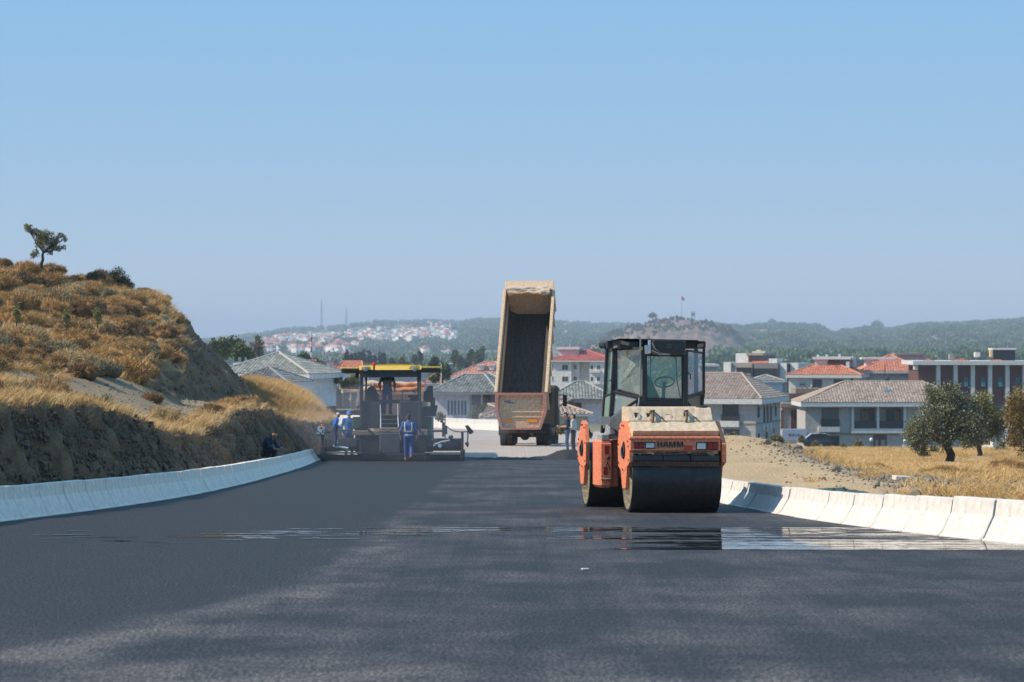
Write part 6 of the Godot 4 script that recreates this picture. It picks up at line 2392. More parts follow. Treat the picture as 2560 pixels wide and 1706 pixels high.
	# ---- modern white and grey building
	l = block_thing("flat_roof_building", "white and grey flat roofed modern building with dark glazing behind the tiled houses", "building", [[1812, 1831, 906, 1010, 0.5, 9, white, "white_block"], [1831, 1884, 909, 1010, 0, 9, M.taupe], [1884, 1950, 908, 1010, -0.2, 9, M.mid_grey], [1828, 1861, 884, 908, -2, 6, white, "upper_block"], [1861, 1898, 890, 908, -2.5, 6, M.mid_grey, "upper_wall"], [1858, 1902, 883, 889, -1.6, 7, M.taupe, "upper_slab"], [1922, 1943, 897, 909, -1, 3, white, "stair_head"], [1950, 1968, 908, 1010, -1, 8, M.pale_trim], [1971, 1992, 908, 1010, -2, 8, M.pale_trim], [1968, 1971, 908, 1010, -1.4, 6, dark, "window_strip"]], 480, -24.0)
	window(l, 1843, 1884, 919, 936, 0.0, dark, M.window_dark, 2)
	wall(l, 1842, 1884, 934, 938, 0.6, 0.6, M.board, "planter")
	window(l, 1885, 1949, 921, 944, -0.2, dark, M.window_dark, 4)
	window(l, 1832, 1842, 925, 939, 0.02, mat(Color(0.5, 0.62, 0.66), 0.2), M.pale_trim, 0)
	mb = MB.new()
	tiles(mb, Vector3(l.x(1858, -1), l.y(909, -0.6), -0.6), Vector3(l.x(1924, -1), l.y(909, -0.6), -0.6), Vector3(l.x(1924, -3), l.y(898, -4), -4), Vector3(l.x(1880, -3), l.y(898, -4), -4), 0.5, 0.55, red, rng)
	var rt := part(l.o, "red_roof", mb, M.tile)
	rt.set_meta("kind", "stuff")
	mb = MB.new()
	for q in [[1867, 884], [1878, 880], [1889, 884]]:
		mb.box(Vector3(l.x(q[0], -4), l.y(q[1], -4), -4), Vector3(0.9, 0.7, 0.9), Basis(), 0.05)
	part(l.o, "roof_tank", mb, mat(Color(0.75, 0.72, 0.66), 0.6))
	# small cottage with bluish wall
	l = block_thing("cottage", "low cottage with bluish white wall and grey hip roof beside the modern building", "house", [[1905, 1957, 951, 1015, 0, 6, mat(Color(0.66, 0.72, 0.84), 0.8)], [1957, 1968, 955, 1015, -0.5, 5, M.taupe]], 420)
	hip_roof(l, l.x(1878), l.x(1962), 0.6, -6.6, l.y(953, 0.6), 0.85, grey, 0.36, M.pale_trim, -1, 0.2)
	l = block_thing("cottage", "second low grey roofed cottage peeping between the brown roof and the first", "house", [[1862, 1896, 962, 1015, 0, 6, M.pale_trim]], 400)
	hip_roof(l, l.x(1838), l.x(1900), 0.6, -6.0, l.y(961, 0.6), 0.75, grey, 0.36, M.pale_trim, -1, 0.2)
	# ---- apartments with bright red roofs
	l = block_thing("apartment_building", "white apartment house with red tiled roof and pink parapets behind the unfinished building", "apartment building", [[1972, 2150, 942, 1040, 0, 11, white], [2026, 2058, 897, 921, -3, 4, M.pink_wall, "parapet"], [2060, 2112, 898, 918, -6, 4, M.pink_wall, "parapet"], [2022, 2118, 893, 899, -2.6, 8, M.pale_trim, "parapet_slab"]], 430, -13.0)
	hip_roof(l, l.x(1966), l.x(2156), 0.9, -12, l.y(938, 0.9), 2.3, red, 0.4, M.pale_trim, -1, 0.45)
	for q in [[2033, 2056], [2086, 2109]]:
		window(l, q[0], q[1], 949, 975, 0.0, mat(lin(0.09, 0.08, 0.08), 0.3), M.window_dark, 2)
		wall(l, q[0] - 4, q[0] - 0.5, 946, 980, 0.5, 0.5, white, "wall_rib")
	wall(l, 2001, 2014, 960, 972, 0.4, 0.5, M.mid_grey, "air_conditioner")
	wall(l, 2127, 2134, 945, 975, 0.03, 0.1, dark, "window_strip")
	for q in [[2034, 893], [2056, 893], [2088, 891], [2120, 897]]:
		wall(l, q[0] - 3, q[0] + 3, q[1] - 6, q[1] + 2, -3.0, 0.8, M.pale_trim, "chimney")
	wall(l, 2110, 2118, 905, 920, -1.5, 1.0, white, "chimney")
	l = block_thing("apartment_building", "pale apartment wing with red roofs and flat white eave joining the brick building", "apartment building", [[2150, 2320, 932, 1040, 0, 14, M.pale_trim], [2160, 2186, 898, 918, -5, 5, M.pink_wall, "parapet"], [2196, 2236, 897, 924, -4, 5, M.pink_wall, "parapet"], [2232, 2300, 886, 904, -9, 5, M.pink_wall, "parapet"], [2228, 2303, 883, 888, -8.4, 7, mat(lin(0.25, 0.22, 0.21), 0.8), "parapet_slab"], [2146, 2322, 929, 934, 0.9, 15, M.pale_trim, "eave_slab"], [2150, 2240, 894, 899, -4.6, 6, M.pale_trim, "parapet_slab"]], 440, -4.0)
	hip_roof(l, l.x(2148), l.x(2318), 0.7, -14, l.y(929, 0.7) + 0.02, 2.5, red, 0.42, M.pale_trim, -1, 0.1)
	for q in [[2184, 905], [2272, 905], [2292, 915]]:
		wall(l, q[0] - 4, q[0] + 4, q[1], q[1] + 20, -3.0, 0.8, M.pale_trim, "chimney")
	# ---- brick building with white pilasters
	l = block_thing("brick_building", "long brown brick building with white pilasters and teal windows at the right", "building", [[2298, 2760, 913, 1120, 0, 14, M.brick], [2286, 2780, 903, 913, 1.9, 17, M.pale_trim, "roof_slab"]], 420, -2.0)
	for q in [2349, 2392, 2435, 2478, 2521, 2564, 2607, 2650]:
		wall(l, q - 4.8, q + 4.8, 913.5, 1120, 1.2, 1.25, M.pale_trim, "pilaster")
	wall(l, 2288, 2298, 914, 925, 1.2, 1.25, white, "pilaster")
	for i in 6:
		var px := 2411.0 + 43.0 * i
		window(l, px, px + 10, 944, 967, 0.02, mat(Color(0.12, 0.42, 0.47), 0.15), mat(Color(0.2, 0.38, 0.4), 0.4), 0)
		if i < 3:
			mb = MB.new()
			mb.slab(Vector3(l.x(px), l.y(956), 0.08), Vector3(l.x(px + 10), l.y(956), 0.08), Vector3(l.x(px + 10), l.y(967), 0.45), Vector3(l.x(px), l.y(967), 0.45), 0.04)
			part(l.o, "open_sash", mb, mat(Color(0.4, 0.66, 0.66), 0.2))
		window(l, px, px + 10, 1010, 1033, 0.02, mat(Color(0.12, 0.42, 0.47), 0.15), mat(Color(0.2, 0.38, 0.4), 0.4), 0)
	wall(l, 2483, 2536, 873, 905, -5, 4, mat(lin(0.008, 0.01, 0.016), 0.5), "black_tank_house")
	wall(l, 2480, 2540, 871, 875, -4.6, 5, M.pale_trim, "tank_slab")
	wall(l, 2474, 2480, 874, 893, -4.8, 1, mat(Color(0.85, 0.7, 0.5), 0.8), "tank_post")
	wall(l, 2436, 2448, 881, 893, -6, 1.5, white, "chimney")
	wall(l, 2372, 2382, 886, 899, -6, 1.5, M.taupe, "chimney")
	mb = MB.new()
	for q in [[2300, 2345, 2318], [2365, 2430, 2405], [2470, 2515, 2490]]:
		tiles(mb, Vector3(l.x(q[0], -3), l.y(904, -3), -3), Vector3(l.x(q[1], -3), l.y(904, -3), -3), Vector3(l.x(q[2], -7), l.y(896, -7), -7), Vector3(l.x(q[2], -7), l.y(896, -7), -7), 0.45, 0.5, red, rng)
	rt = part(l.o, "red_roof", mb, M.tile)
	rt.set_meta("kind", "stuff")
	l = block_thing("kiosk", "white gabled kiosk glimpsed between the second and third olive tree", "kiosk", [[2483, 2512, 1085, 1130, 0, 4, white], [2478, 2514, 1079, 1087, 0.5, 5, white, "roof_slab"]], 300, 10.0)
	# ---- apartment between truck and roller
	l = block_thing("apartment_building", "white four storey apartment with red roof between tipped truck and roller", "apartment building", [[1376, 1429, 902, 1030, 0, 12, white], [1429, 1447, 902, 1030, -0.8, 10, white], [1447, 1476, 902, 1030, -2.0, 9, white], [1476, 1530, 902, 1030, 0.2, 12, white], [1387, 1438, 874, 890, -3, 5, M.pink_wall, "roof_house"], [1384, 1442, 868, 874, -2.6, 6, M.pale_trim, "roof_house_slab"]], 520, -12.0)
	hip_roof(l, l.x(1368), l.x(1540), 0.7, -13, l.y(902, 0.7), 1.9, [Color(0.42, 0.1, 0.09), Color(0.52, 0.17, 0.14)], 0.45, M.pale_trim, -1, 0.2)
	for row in [912, 941, 970]:
		window(l, 1405, 1421, row, row + 14, 0.0, dark, M.pale_trim, 1)
		window(l, 1379, 1383, row, row + 14, 0.0, dark, M.pale_trim, 0)
		window(l, 1432, 1441, row, row + 12, -0.8, dark, M.pale_trim, 1)
		window(l, 1478, 1486, row + 1, row + 13, 0.2, dark, M.pale_trim, 0)
		window(l, 1494, 1503, row + 1, row + 13, 0.2, dark, M.pale_trim, 1)
		wall(l, 1477, 1505, row + 15, row + 20, 0.9, 0.9, M.pale_trim, "balcony")
	wall(l, 1408, 1414, 860, 869, -5, 1.0, M.taupe, "chimney")
	# ---- grey roofed houses right of the truck
	l = block_thing("grey_roof_house", "grey tiled house in shade just right of the tipped truck", "house", [[1372, 1530, 999, 1060, 0, 9, M.shade_wall]], 300)
	hip_roof(l, l.x(1364), l.x(1545), 0.8, -9.8, l.y(999, 0.8), 1.75, grey, 0.33, M.mid_grey, 3.3, 0.2)
	window(l, 1436, 1454, 1008, 1025, 0.0, dark, M.window_dark, 0)
	l = block_thing("low_shed", "low shed with brown tiled lean roof behind the man in the dark vest", "shed", [[1360, 1472, 1036, 1085, 0, 6, mat(Color(0.66, 0.68, 0.62), 0.85, "soft", 0.5)]], 230, 8.0)
	hip_roof(l, l.x(1350), l.x(1482), 0.6, -7, l.y(1037, 0.6), 1.15, brown, 0.33, M.pale_trim, 3.2, 0.15)
	for q in [[1412, 1422], [1426, 1438]]:
		wall(l, q[0], q[1], 1056, 1078, 0.03, 0.1, M.mid_grey, "door")
	# ---- grey roofed houses left of the truck
	l = block_thing("grey_roof_house", "long white house with grey tiled roof and narrow slit windows left of the tipped truck", "house", [[1082, 1174, 983, 1052, 0, 12, M.shade_wall], [1174, 1244, 981, 1052, -1.5, 10, M.mid_grey]], 290, -9.0)
	hip_roof(l, l.x(1073), l.x(1252), 0.9, -13, l.y(982, 0.9), 1.75, grey, 0.33, M.mid_grey, 2.6, 0.2)
	for q in [1121, 1130, 1138, 1147, 1156, 1164]:
		wall(l, q - 2.4, q + 2.4, 1002, 1038, 0.03, 0.1, mat(lin(0.08, 0.085, 0.1), 0.4), "slit_window")
	window(l, 1204, 1222, 988, 1008, -1.48, dark, M.window_dark, 1)
	wall(l, 1199, 1202, 983, 1020, -1.2, 0.3, M.pale_trim, "column")
	l = block_thing("grey_roof_house", "smaller grey tiled roof showing behind the slit window house", "house", [[1180, 1262, 965, 1040, 0, 8, M.shade_wall]], 325)
	hip_roof(l, l.x(1160), l.x(1275), 0.7, -9, l.y(964, 0.7), 1.35, grey, 0.36, M.mid_grey, 2.4, 0.2)
	wall(l, 1203, 1212, 945, 953, -2, 0.6, M.mid_grey, "chimney")
	l = block_thing("low_shed", "low shed with brown tiled roof at the left foot of the tipped truck", "shed", [[1206, 1300, 1044, 1075, 0, 5, M.shade_wall]], 235)
	hip_roof(l, l.x(1198), l.x(1310), 0.5, -6, l.y(1045, 0.5), 1.0, brown, 0.33, M.pale_trim, 3.0, 0.12)
	l = block_thing("red_roof_house", "white house with pale red roof and twin white chimneys left of the tipped truck", "house", [[1140, 1290, 944, 1000, 0, 10, white]], 400, -6.0)
	hip_roof(l, l.x(1120), l.x(1310), 0.7, -11, l.y(944, 0.7), 2.1, [Color(0.5, 0.22, 0.17), Color(0.6, 0.31, 0.24)], 0.42, white, 4.6, 0.2)
	for q in [[1191, 1206], [1221, 1234]]:
		wall(l, q[0], q[1], 914, 926, -1.5, 1.6, white, "chimney")
		wall(l, q[0] - 2, q[1] + 2, 911.5, 914.5, -1.3, 2.0, M.pale_trim, "chimney_cap")
	l = block_thing("red_roof_house", "small red roofed house seen between the paver and the slit window house", "house", [[1066, 1104, 956, 985, 0, 7, M.pale_trim]], 420)
	hip_roof(l, l.x(1058), l.x(1112), 0.6, -8, l.y(957, 0.6), 1.2, red, 0.42, M.pale_trim, -1, 0.2)
	# ---- grey roofed villa left, over the bank
	l = block_thing("grey_roof_house", "villa with broad grey tiled roof and white fascia above the grass bank at left", "house", [[690, 768, 940, 1020, 0, 9, white], [560, 690, 940, 1020, -1, 8, M.pale_trim]], 262, -14.0)
	hip_roof(l, l.x(520), l.x(784), 1.0, -10.5, l.y(936, 1.0), 1.95, [Color(0.26, 0.25, 0.22), Color(0.48, 0.46, 0.41)], 0.33, white, -1, 0.42)
	for q in [[716, 724], [733, 742], [752, 758]]:
		window(l, q[0], q[1], 946, 968, 0.0, dark, M.window_dark, 0)
	wall(l, 560, 608, 908, 922, -2, 2, mat(Color(0.7, 0.74, 0.82), 0.8), "roof_box")
	l = block_thing("garage_wing", "low white garage wing with dark grey roof before the left villa", "garage", [[600, 724, 958, 1020, 0, 6, mat(Color(0.76, 0.78, 0.82), 0.8)]], 246, -14.0)
	hip_roof(l, l.x(560), l.x(728), 0.5, -6.5, l.y(957, 0.5), 1.25, [Color(0.15, 0.15, 0.15), Color(0.27, 0.27, 0.27)], 0.33, M.pale_trim, -1, 0.12)
	# red roofs behind the left villa
	l = block_thing("red_roof_house", "long red roofed house behind the left villa and the round tree", "house", [[715, 790, 922, 960, 0, 9, M.pale_trim], [708, 719, 900, 915, -2, 1.2, M.pink_wall, "chimney"], [706, 721, 898, 901, -1.8, 1.6, M.mid_grey, "chimney_cap"]], 440)
	hip_roof(l, l.x(706), l.x(800), 0.6, -9.6, l.y(921, 0.6), 1.15, red, 0.42, M.pale_trim, 1.0, 0.2)
	l = block_thing("red_roof_house", "white gabled house with red roof behind the paver canopy", "house", [[832, 902, 930, 965, 0, 8, white], [812, 828, 906, 926, -2, 1.6, M.pink_wall, "chimney"], [808, 831, 901, 906, -1.8, 2.2, M.mid_grey, "chimney_cap"]], 410, -8.0)
	hip_roof(l, l.x(822), l.x(912), 0.6, -9, l.y(931, 0.6), 1.5, red, 0.42, white, 1.2, 0.2)
	# thin poles
	for q in [[778, 906, 830, 600, 0.16, "thin red and white aerial pole left of the paver canopy"], [1103, 962, 912, 330, 0.06, "slim white lamp pole right of the paver canopy"]]:
		var pl := lot("aerial_pole" if q[0] < 900 else "lamp_pole", q[5], "pole", q[0], q[1], q[3])
		for i in 6:
			var b := MB.new()
			var h0: float = pl.y(q[2]) * i / 6.0
			b.cyl(Vector3(0, h0, 0), Vector3(0, h0 + pl.y(q[2]) / 6.0, 0), q[4], 8)
			part(pl.o, "pole_section", b, mat(Color(0.6, 0.18, 0.15) if i % 2 == 0 and q[0] < 900 else Color(0.75, 0.75, 0.75), 0.6))
	# far sheds in the valley
	block_thing("far_shed", "small white roofed shed among hazy trees right of the canopy", "shed", [[1098, 1128, 912, 925, 0, 14, mat(Color(0.5, 0.58, 0.7), 0.8)], [1096, 1130, 909, 912.5, 1, 16, white, "roof_slab"]], 900)
	block_thing("far_mosque_yard", "pair of tiny white posts and a shed in the valley left of the cypresses", "building", [[804, 816, 898, 903, 0, 6, white], [805, 807, 884, 899, 0, 1, white, "post"], [811, 813, 888, 899, 0, 1, white, "post"], [822, 826, 892, 900, 0, 2, white, "post"]], 1100)


# ---------------------------------------------------------------- plants and stones
func shrub_mesh(seed_: int, blades: int, tones: Array) -> ArrayMesh:
	var r := RandomNumberGenerator.new()
	r.seed = seed_
	var mb := MB.new()
	mb.col = (tones[0] as Color)
	var lumps := []
	for i in 9:
		var a := r.randf() * TAU
		var q := sqrt(r.randf()) * 0.6
		lumps.append([Vector3(cos(a) * q, 0.12 + 0.25 * (1.0 - q), sin(a) * q), r.randf_range(0.3, 0.45)])
	for k in lumps:
		mb.ball(k[0], Vector3(k[1], k[1] * 0.9, k[1]) * 0.82, 7, 5)
	for i in blades:
		var k = lumps[r.randi() % lumps.size()]
		var o := Vector3(r.randfn(), absf(r.randfn()) * 0.8 + 0.1, r.randfn()).normalized()
		var p: Vector3 = k[0] + o * k[1] * r.randf_range(0.6, 0.95)
		var dir := (o + Vector3(r.randfn(), r.randfn(), r.randfn()) * 0.45).normalized()
		var ln := r.randf_range(0.1, 0.24)
		var s := dir.cross(Vector3(r.randfn(), r.randfn(), r.randfn())).normalized() * 0.016
		mb.col = (tones[0] as Color).lerp(tones[1], clampf(r.randf() * 1.2 - 0.1, 0, 1))
		mb.tri(p - s, p + s, p + dir * ln)
	return mb.mesh(M.straw)


func tuft_mesh(seed_: int, blades: int, tones: Array, spread := 0.25) -> ArrayMesh:
	var r := RandomNumberGenerator.new()
	r.seed = seed_
	var mb := MB.new()
	for i in blades:
		var a := r.randf() * TAU
		var q := sqrt(r.randf()) * spread
		var p := Vector3(cos(a) * q, -0.05, sin(a) * q)
		var ln := Vector3(r.randfn() * 0.22, r.randf_range(0.5, 1.0), r.randfn() * 0.22)
		var bend := p + ln * 0.6
		var tip := p + ln + Vector3(ln.x, -0.05, ln.z) * 0.5
		var s := Vector3(cos(a * 3.0), 0, sin(a * 3.0)) * 0.0065
		mb.col = (tones[0] as Color).lerp(tones[1], r.randf())
		mb.quad(p - s, p + s, bend + s * 0.8, bend - s * 0.8)
		mb.tri(bend - s * 0.8, bend + s * 0.8, tip)
	return mb.mesh(M.straw)


func stone_mesh(seed_: int) -> ArrayMesh:
	var r := RandomNumberGenerator.new()
	r.seed = seed_
	var pts := []
	for i in 14:
		pts.append(Vector3(r.randfn(), r.randfn(), r.randfn()).normalized() * Vector3(1, r.randf_range(0.5, 0.8), r.randf_range(0.6, 1.0)))
	var mb := MB.new()
	# a faceted lump: a coarse ball pushed towards random planes
	var cuts := []
	for i in 9:
		cuts.append([(Vector3(r.randfn(), r.randfn(), r.randfn())).normalized(), r.randf_range(0.55, 0.8)])
	var b := MB.new()
	b.ball(Vector3.ZERO, Vector3.ONE, 9, 6)
	for i in range(0, b.v.size(), 3):
		var q := []
		for k in 3:
			var p := b.v[i + k]
			for c in cuts:
				var e: float = p.dot(c[0]) - c[1]
				if e > 0.0:
					p -= c[0] * e
			q.append(p * Vector3(1, 0.7, 0.85))
		mb.ctri(q[0], q[1], q[2], Vector3.ZERO)
	return mb.mesh(M.stone)


# a tree or bush from lobes measured in the photograph at one distance, each lobe its own depth
func planted(called: String, label: String, cat: String, d: float, foot: Array, lobes: Array, leaves: int, size: float, tones: Array, trunk_r := 0.1, limbs := true, seed_ := 5, group := "") -> Node3D:
	var r := RandomNumberGenerator.new()
	r.seed = seed_
	var base := at(foot[0], foot[1], d)
	var o := thing(called, label, cat, base, 0.0, group)
	var k := d / F
	var ls := []
	var total := 0.0
	for q in lobes:
		var c := at(q[0], q[1], d) - base + Vector3(0, 0, r.randf_range(-0.7, 0.7) * q[2] * k)
		ls.append([c, q[2] * k, r.randf()])
		total += q[2] * q[2]
	if trunk_r > 0.0:
		var mb := MB.new()
		var top: Vector3 = at(foot[2], foot[3], d) - base
		mb.tube([Vector3(0, -0.2, 0), Vector3(0, 0.02, 0), top * 0.35 + Vector3(trunk_r * 0.5, 0, 0), top * 0.7 - Vector3(trunk_r * 0.3, 0, 0), top], trunk_r * 1.25, trunk_r * 0.75, 9)
		if limbs:
			for q in ls:
				var c: Vector3 = q[0]
				if c.y < top.y + 0.1 and top.y > 0.6:
					continue
				var m := top.lerp(c, 0.5) + Vector3(r.randfn(), r.randfn(), r.randfn()) * trunk_r
				mb.tube([top - Vector3(0, trunk_r, 0), m, c], trunk_r * 0.5, trunk_r * 0.12, 5)
				for t in 3:
					mb.tube([m.lerp(c, 0.5), c + Vector3(r.randfn(), r.randfn(), r.randfn()) * q[1] * 0.6], trunk_r * 0.16, trunk_r * 0.04, 4)
		part(o, "trunk", mb, M.bark)
	var mb := MB.new()
	for i in leaves:
		var pick := r.randf() * total
		var q = ls[0]
		for e in ls.size():
			pick -= lobes[e][2] * lobes[e][2]
			if pick <= 0.0:
				q = ls[e]
				break
		# leaves sit in sprays inside the lobe
		var spray := int(r.randf() * 46.0)
		var h := RandomNumberGenerator.new()
		h.seed = spray * 977 + int(q[2] * 100000.0)
		var sc := Vector3(h.randfn(), h.randfn(), h.randfn()).normalized() * pow(h.randf(), 0.4) * 0.86
		var off := Vector3(r.randfn(), r.randfn(), r.randfn()) * 0.17
		var p: Vector3 = q[0] + (sc + off) * q[1]
		var dir := (sc + off * 2.0 + Vector3(r.randfn(), r.randfn() + 0.3, r.randfn()) * 0.7).normalized()
		leaf(mb, p, dir, size * r.randf_range(0.6, 1.4), r, tones, h.randf())
	part(o, "crown", mb, M.leaf)
	return o


func build_plants() -> void:
	M.leaf = leafmat()
	rng.seed = 77
	var olive := [Color(0.075, 0.082, 0.042), Color(0.24, 0.24, 0.13), Color(0.42, 0.42, 0.32)]
	var olive2 := [Color(0.08, 0.085, 0.03), Color(0.27, 0.25, 0.09), Color(0.42, 0.4, 0.26)]
	var autumn := [Color(0.09, 0.07, 0.022), Color(0.27, 0.19, 0.06), Color(0.4, 0.25, 0.09)]
	var green := [Color(0.04, 0.06, 0.022), Color(0.11, 0.15, 0.05)]
	var hazy := [Color(0.05, 0.065, 0.03), Color(0.13, 0.15, 0.07)]
	planted("olive_tree", "large round olive tree with thick dark trunk in the dry field", "tree", 125, [2375, 1158, 2372, 1100], [[2350, 1020, 52], [2400, 1015, 46], [2320, 1060, 44], [2410, 1065, 48], [2365, 1075, 50], [2290, 1090, 32], [2335, 985, 26], [2375, 980, 26], [2445, 1050, 30], [2300, 1115, 24], [2440, 1095, 26], [2312, 1140, 14], [2282, 1070, 20]], 30000, 0.085, olive, 0.19, true, 5)
	planted("olive_tree", "second olive tree with yellower leaves and leaning trunk behind the large one", "tree", 140, [2447, 1150, 2452, 1108], [[2450, 1020, 36], [2475, 1040, 32], [2480, 1075, 32], [2450, 1085, 34], [2425, 1100, 24], [2500, 1060, 18], [2465, 1000, 18]], 15000, 0.09, olive2, 0.13, true, 6)
	planted("broadleaf_tree", "yellowing autumn tree cut by the right picture edge", "tree", 118, [2590, 1150, 2580, 1095], [[2545, 1000, 34], [2590, 985, 44], [2540, 1050, 34], [2590, 1060, 50], [2530, 1095, 22], [2570, 1105, 36], [2520, 1030, 14], [2625, 1020, 50]], 16000, 0.085, autumn, 0.15, true, 7)
	planted("lone_tree", "small windswept tree alone on the crest of the left hill", "tree", 139, [102, 661, 108, 628], [[72, 571, 11], [86, 580, 10], [100, 590, 15], [118, 592, 16], [110, 610, 17], [135, 604, 14], [152, 590, 9], [160, 598, 7], [128, 618, 11], [146, 622, 8], [158, 619, 5], [88, 632, 9], [80, 640, 7], [64, 566, 6], [98, 604, 12], [124, 632, 6]], 5200, 0.075, [Color(0.09, 0.09, 0.042), Color(0.27, 0.25, 0.115), Color(0.34, 0.31, 0.17)], 0.075, true, 8)
	planted("green_bush", "rounded green bush on the hill skyline, the right one of two", "bush", 140, [292, 708, 292, 700], [[280, 690, 16], [296, 686, 18], [310, 700, 14], [320, 708, 10], [330, 716, 7], [288, 702, 12], [300, 706, 12]], 3200, 0.07, [Color(0.04, 0.05, 0.025), Color(0.13, 0.14, 0.07)], 0.05, false, 9)
	planted("green_bush", "paler green bush on the hill skyline, the left one of two", "bush", 139.5, [240, 700, 240, 692], [[228, 690, 12], [240, 690, 13], [253, 694, 11], [219, 694, 7], [236, 699, 10], [248, 702, 8]], 2400, 0.07, [Color(0.07, 0.075, 0.035), Color(0.18, 0.17, 0.09)], 0.04, false, 10)
	for q in [[440, 800, 8, 138.0, "small dark bush on the steep shoulder of the left hill"], [424, 775, 7, 139.0, "tiny bush on the hill edge above the steep cut"], [465, 806, 6, 138.0, "scrubby bush at the lip of the steep cut"]]:
		planted("green_bush", q[4], "bush", q[3], [q[0], q[1] + q[2], q[0], q[1]], [[q[0], q[1], q[2]], [q[0] + q[2], q[1] + 4, q[2] * 0.7]], 900, 0.06, hazy, 0.0, false, 11)
	for q in [[165, 800, "thin yellow green sapling on the left slope"], [40, 790, "pale sapling at the far left of the slope"], [243, 795, "small sapling right of the middle of the slope"]]:
		var d := 96.0
		planted("sapling", q[2], "sapling", d, [q[0], q[1] + 12, q[0], q[1] - 22], [[q[0], q[1] - 20, 6], [q[0] - 2, q[1] - 6, 9], [q[0] + 3, q[1] + 6, 8]], 420, 0.07, [Color(0.13, 0.14, 0.05), Color(0.28, 0.27, 0.1)], 0.015, false, 12)
	# trees about the houses
	planted("pine_tree", "bright green round pine behind the left villa, nearest the hill", "tree", 330, [545, 900, 548, 880], [[545, 862, 18], [530, 872, 14], [562, 872, 16], [552, 884, 16]], 2400, 0.3, [Color(0.05, 0.07, 0.022), Color(0.15, 0.18, 0.05)], 0.2, false, 13)
	planted("pine_tree", "dark broad pine behind the left villa", "tree", 360, [590, 900, 590, 880], [[578, 862, 18], [596, 864, 16], [610, 878, 12], [570, 880, 16]], 2200, 0.3, [Color(0.035, 0.045, 0.022), Color(0.09, 0.1, 0.05)], 0.2, false, 14)
	planted("pine_tree", "second bright green pine above the villa ridge", "tree", 325, [606, 900, 606, 885], [[600, 876, 15], [618, 882, 12], [590, 884, 10], [628, 892, 8]], 1800, 0.3, [Color(0.05, 0.08, 0.022), Color(0.15, 0.19, 0.05)], 0.15, false, 15)
	planted("poplar_tree", "tall sparse poplar rising behind the left villa", "tree", 420, [646, 905, 645, 845], [[644, 845, 6], [645, 857, 7], [641, 870, 8], [653, 872, 7], [655, 858, 5], [646, 884, 9], [652, 892, 8], [629, 862, 5], [629, 876, 5]], 1100, 0.3, [Color(0.1, 0.1, 0.06), Color(0.22, 0.2, 0.12)], 0.12, false, 16)
	planted("broadleaf_tree", "rounded grey green tree between the villa and the paver", "tree", 300, [795, 960, 795, 935], [[790, 920, 24], [775, 930, 16], [812, 930, 20], [800, 945, 22], [778, 948, 16], [822, 945, 14]], 4200, 0.2, [Color(0.045, 0.06, 0.028), Color(0.12, 0.15, 0.06)], 0.2, false, 17)
	planted("green_bush", "yellowish bush on the villa ridge line", "bush", 320, [690, 905, 690, 900], [[680, 900, 9], [694, 902, 9], [668, 897, 7]], 1000, 0.25, [Color(0.1, 0.1, 0.04), Color(0.2, 0.19, 0.08)], 0.0, false, 18)
	planted("palm_tree", "small dark palm behind the red roof", "tree", 500, [758, 906, 758, 896], [[758, 894, 9], [750, 899, 6], [767, 899, 6], [772, 901, 5]], 700, 0.5, green, 0.15, false, 19)
	planted("green_bush", "light green bush beneath the paver canopy wing", "bush", 270, [880, 970, 880, 960], [[872, 955, 12], [888, 952, 14], [860, 962, 9], [845, 950, 10]], 1500, 0.2, [Color(0.09, 0.1, 0.035), Color(0.22, 0.23, 0.09)], 0.0, false, 20)
	planted("broadleaf_tree", "dark green tree just right of the paver canopy", "tree", 340, [1105, 955, 1105, 930], [[1112, 920, 13], [1102, 932, 14], [1090, 945, 10], [1118, 938, 12], [1082, 950, 8]], 2000, 0.25, green, 0.15, false, 21)
	planted("pine_tree", "dark pointed pine above the right wing of the canopy", "tree", 520, [1086, 915, 1086, 905], [[1086, 902, 8], [1086, 911, 12], [1080, 917, 9]], 1100, 0.4, [Color(0.03, 0.045, 0.022), Color(0.08, 0.1, 0.05)], 0.15, false, 22)
	for i in 9:
		var px: float = [866, 878, 890, 899, 909, 923, 936, 951, 960][i]
		var hgt: float = [34, 24, 28, 30, 36, 34, 20, 30, 26][i]
		var lb := []
		for k in 6:
			lb.append([px + rng.randf_range(-1, 1), 910.0 - hgt * (0.1 + 0.16 * k), 5.4 * (1.0 - k * 0.13)])
		planted("cypress_tree", "dark slender cypress in the row behind the paver canopy", "cypress", 950 + 12 * i, [px, 911, px, 900], lb, 700, 0.7, [Color(0.022, 0.035, 0.02), Color(0.055, 0.075, 0.04)], 0.2, false, 40 + i, "cypress row behind the paver")
	for q in [[1135, 890, 10, 22], [1150, 900, 9, 20], [1168, 902, 8, 14], [1178, 885, 9, 18], [1195, 890, 13, 20], [1205, 882, 10, 24], [1035, 895, 7, 16], [1005, 900, 6, 14], [1015, 905, 7, 10], [980, 902, 9, 12], [1050, 890, 4, 22]]:
		var lb := []
		for k in 4:
			lb.append([q[0] + rng.randf_range(-3, 3), q[1] + 12 - q[3] * 0.3 * k, q[2] * (1.0 - 0.12 * k)])
		planted("valley_tree", "hazy tall tree in the valley between canopy and tipped truck", "tree", 820 + rng.randf() * 200, [q[0], q[1] + 28, q[0], q[1] + 10], lb, 900, 0.6, hazy, 0.25, false, 60 + int(q[0]), "hazy valley trees between canopy and truck")
	planted("broadleaf_tree", "olive coloured tree on the slope left of the roller cab roof", "tree", 900, [1470, 900, 1470, 890], [[1470, 885, 12], [1488, 884, 13], [1503, 890, 10], [1455, 893, 9]], 1700, 0.5, [Color(0.09, 0.1, 0.04), Color(0.2, 0.19, 0.09)], 0.2, false, 23)
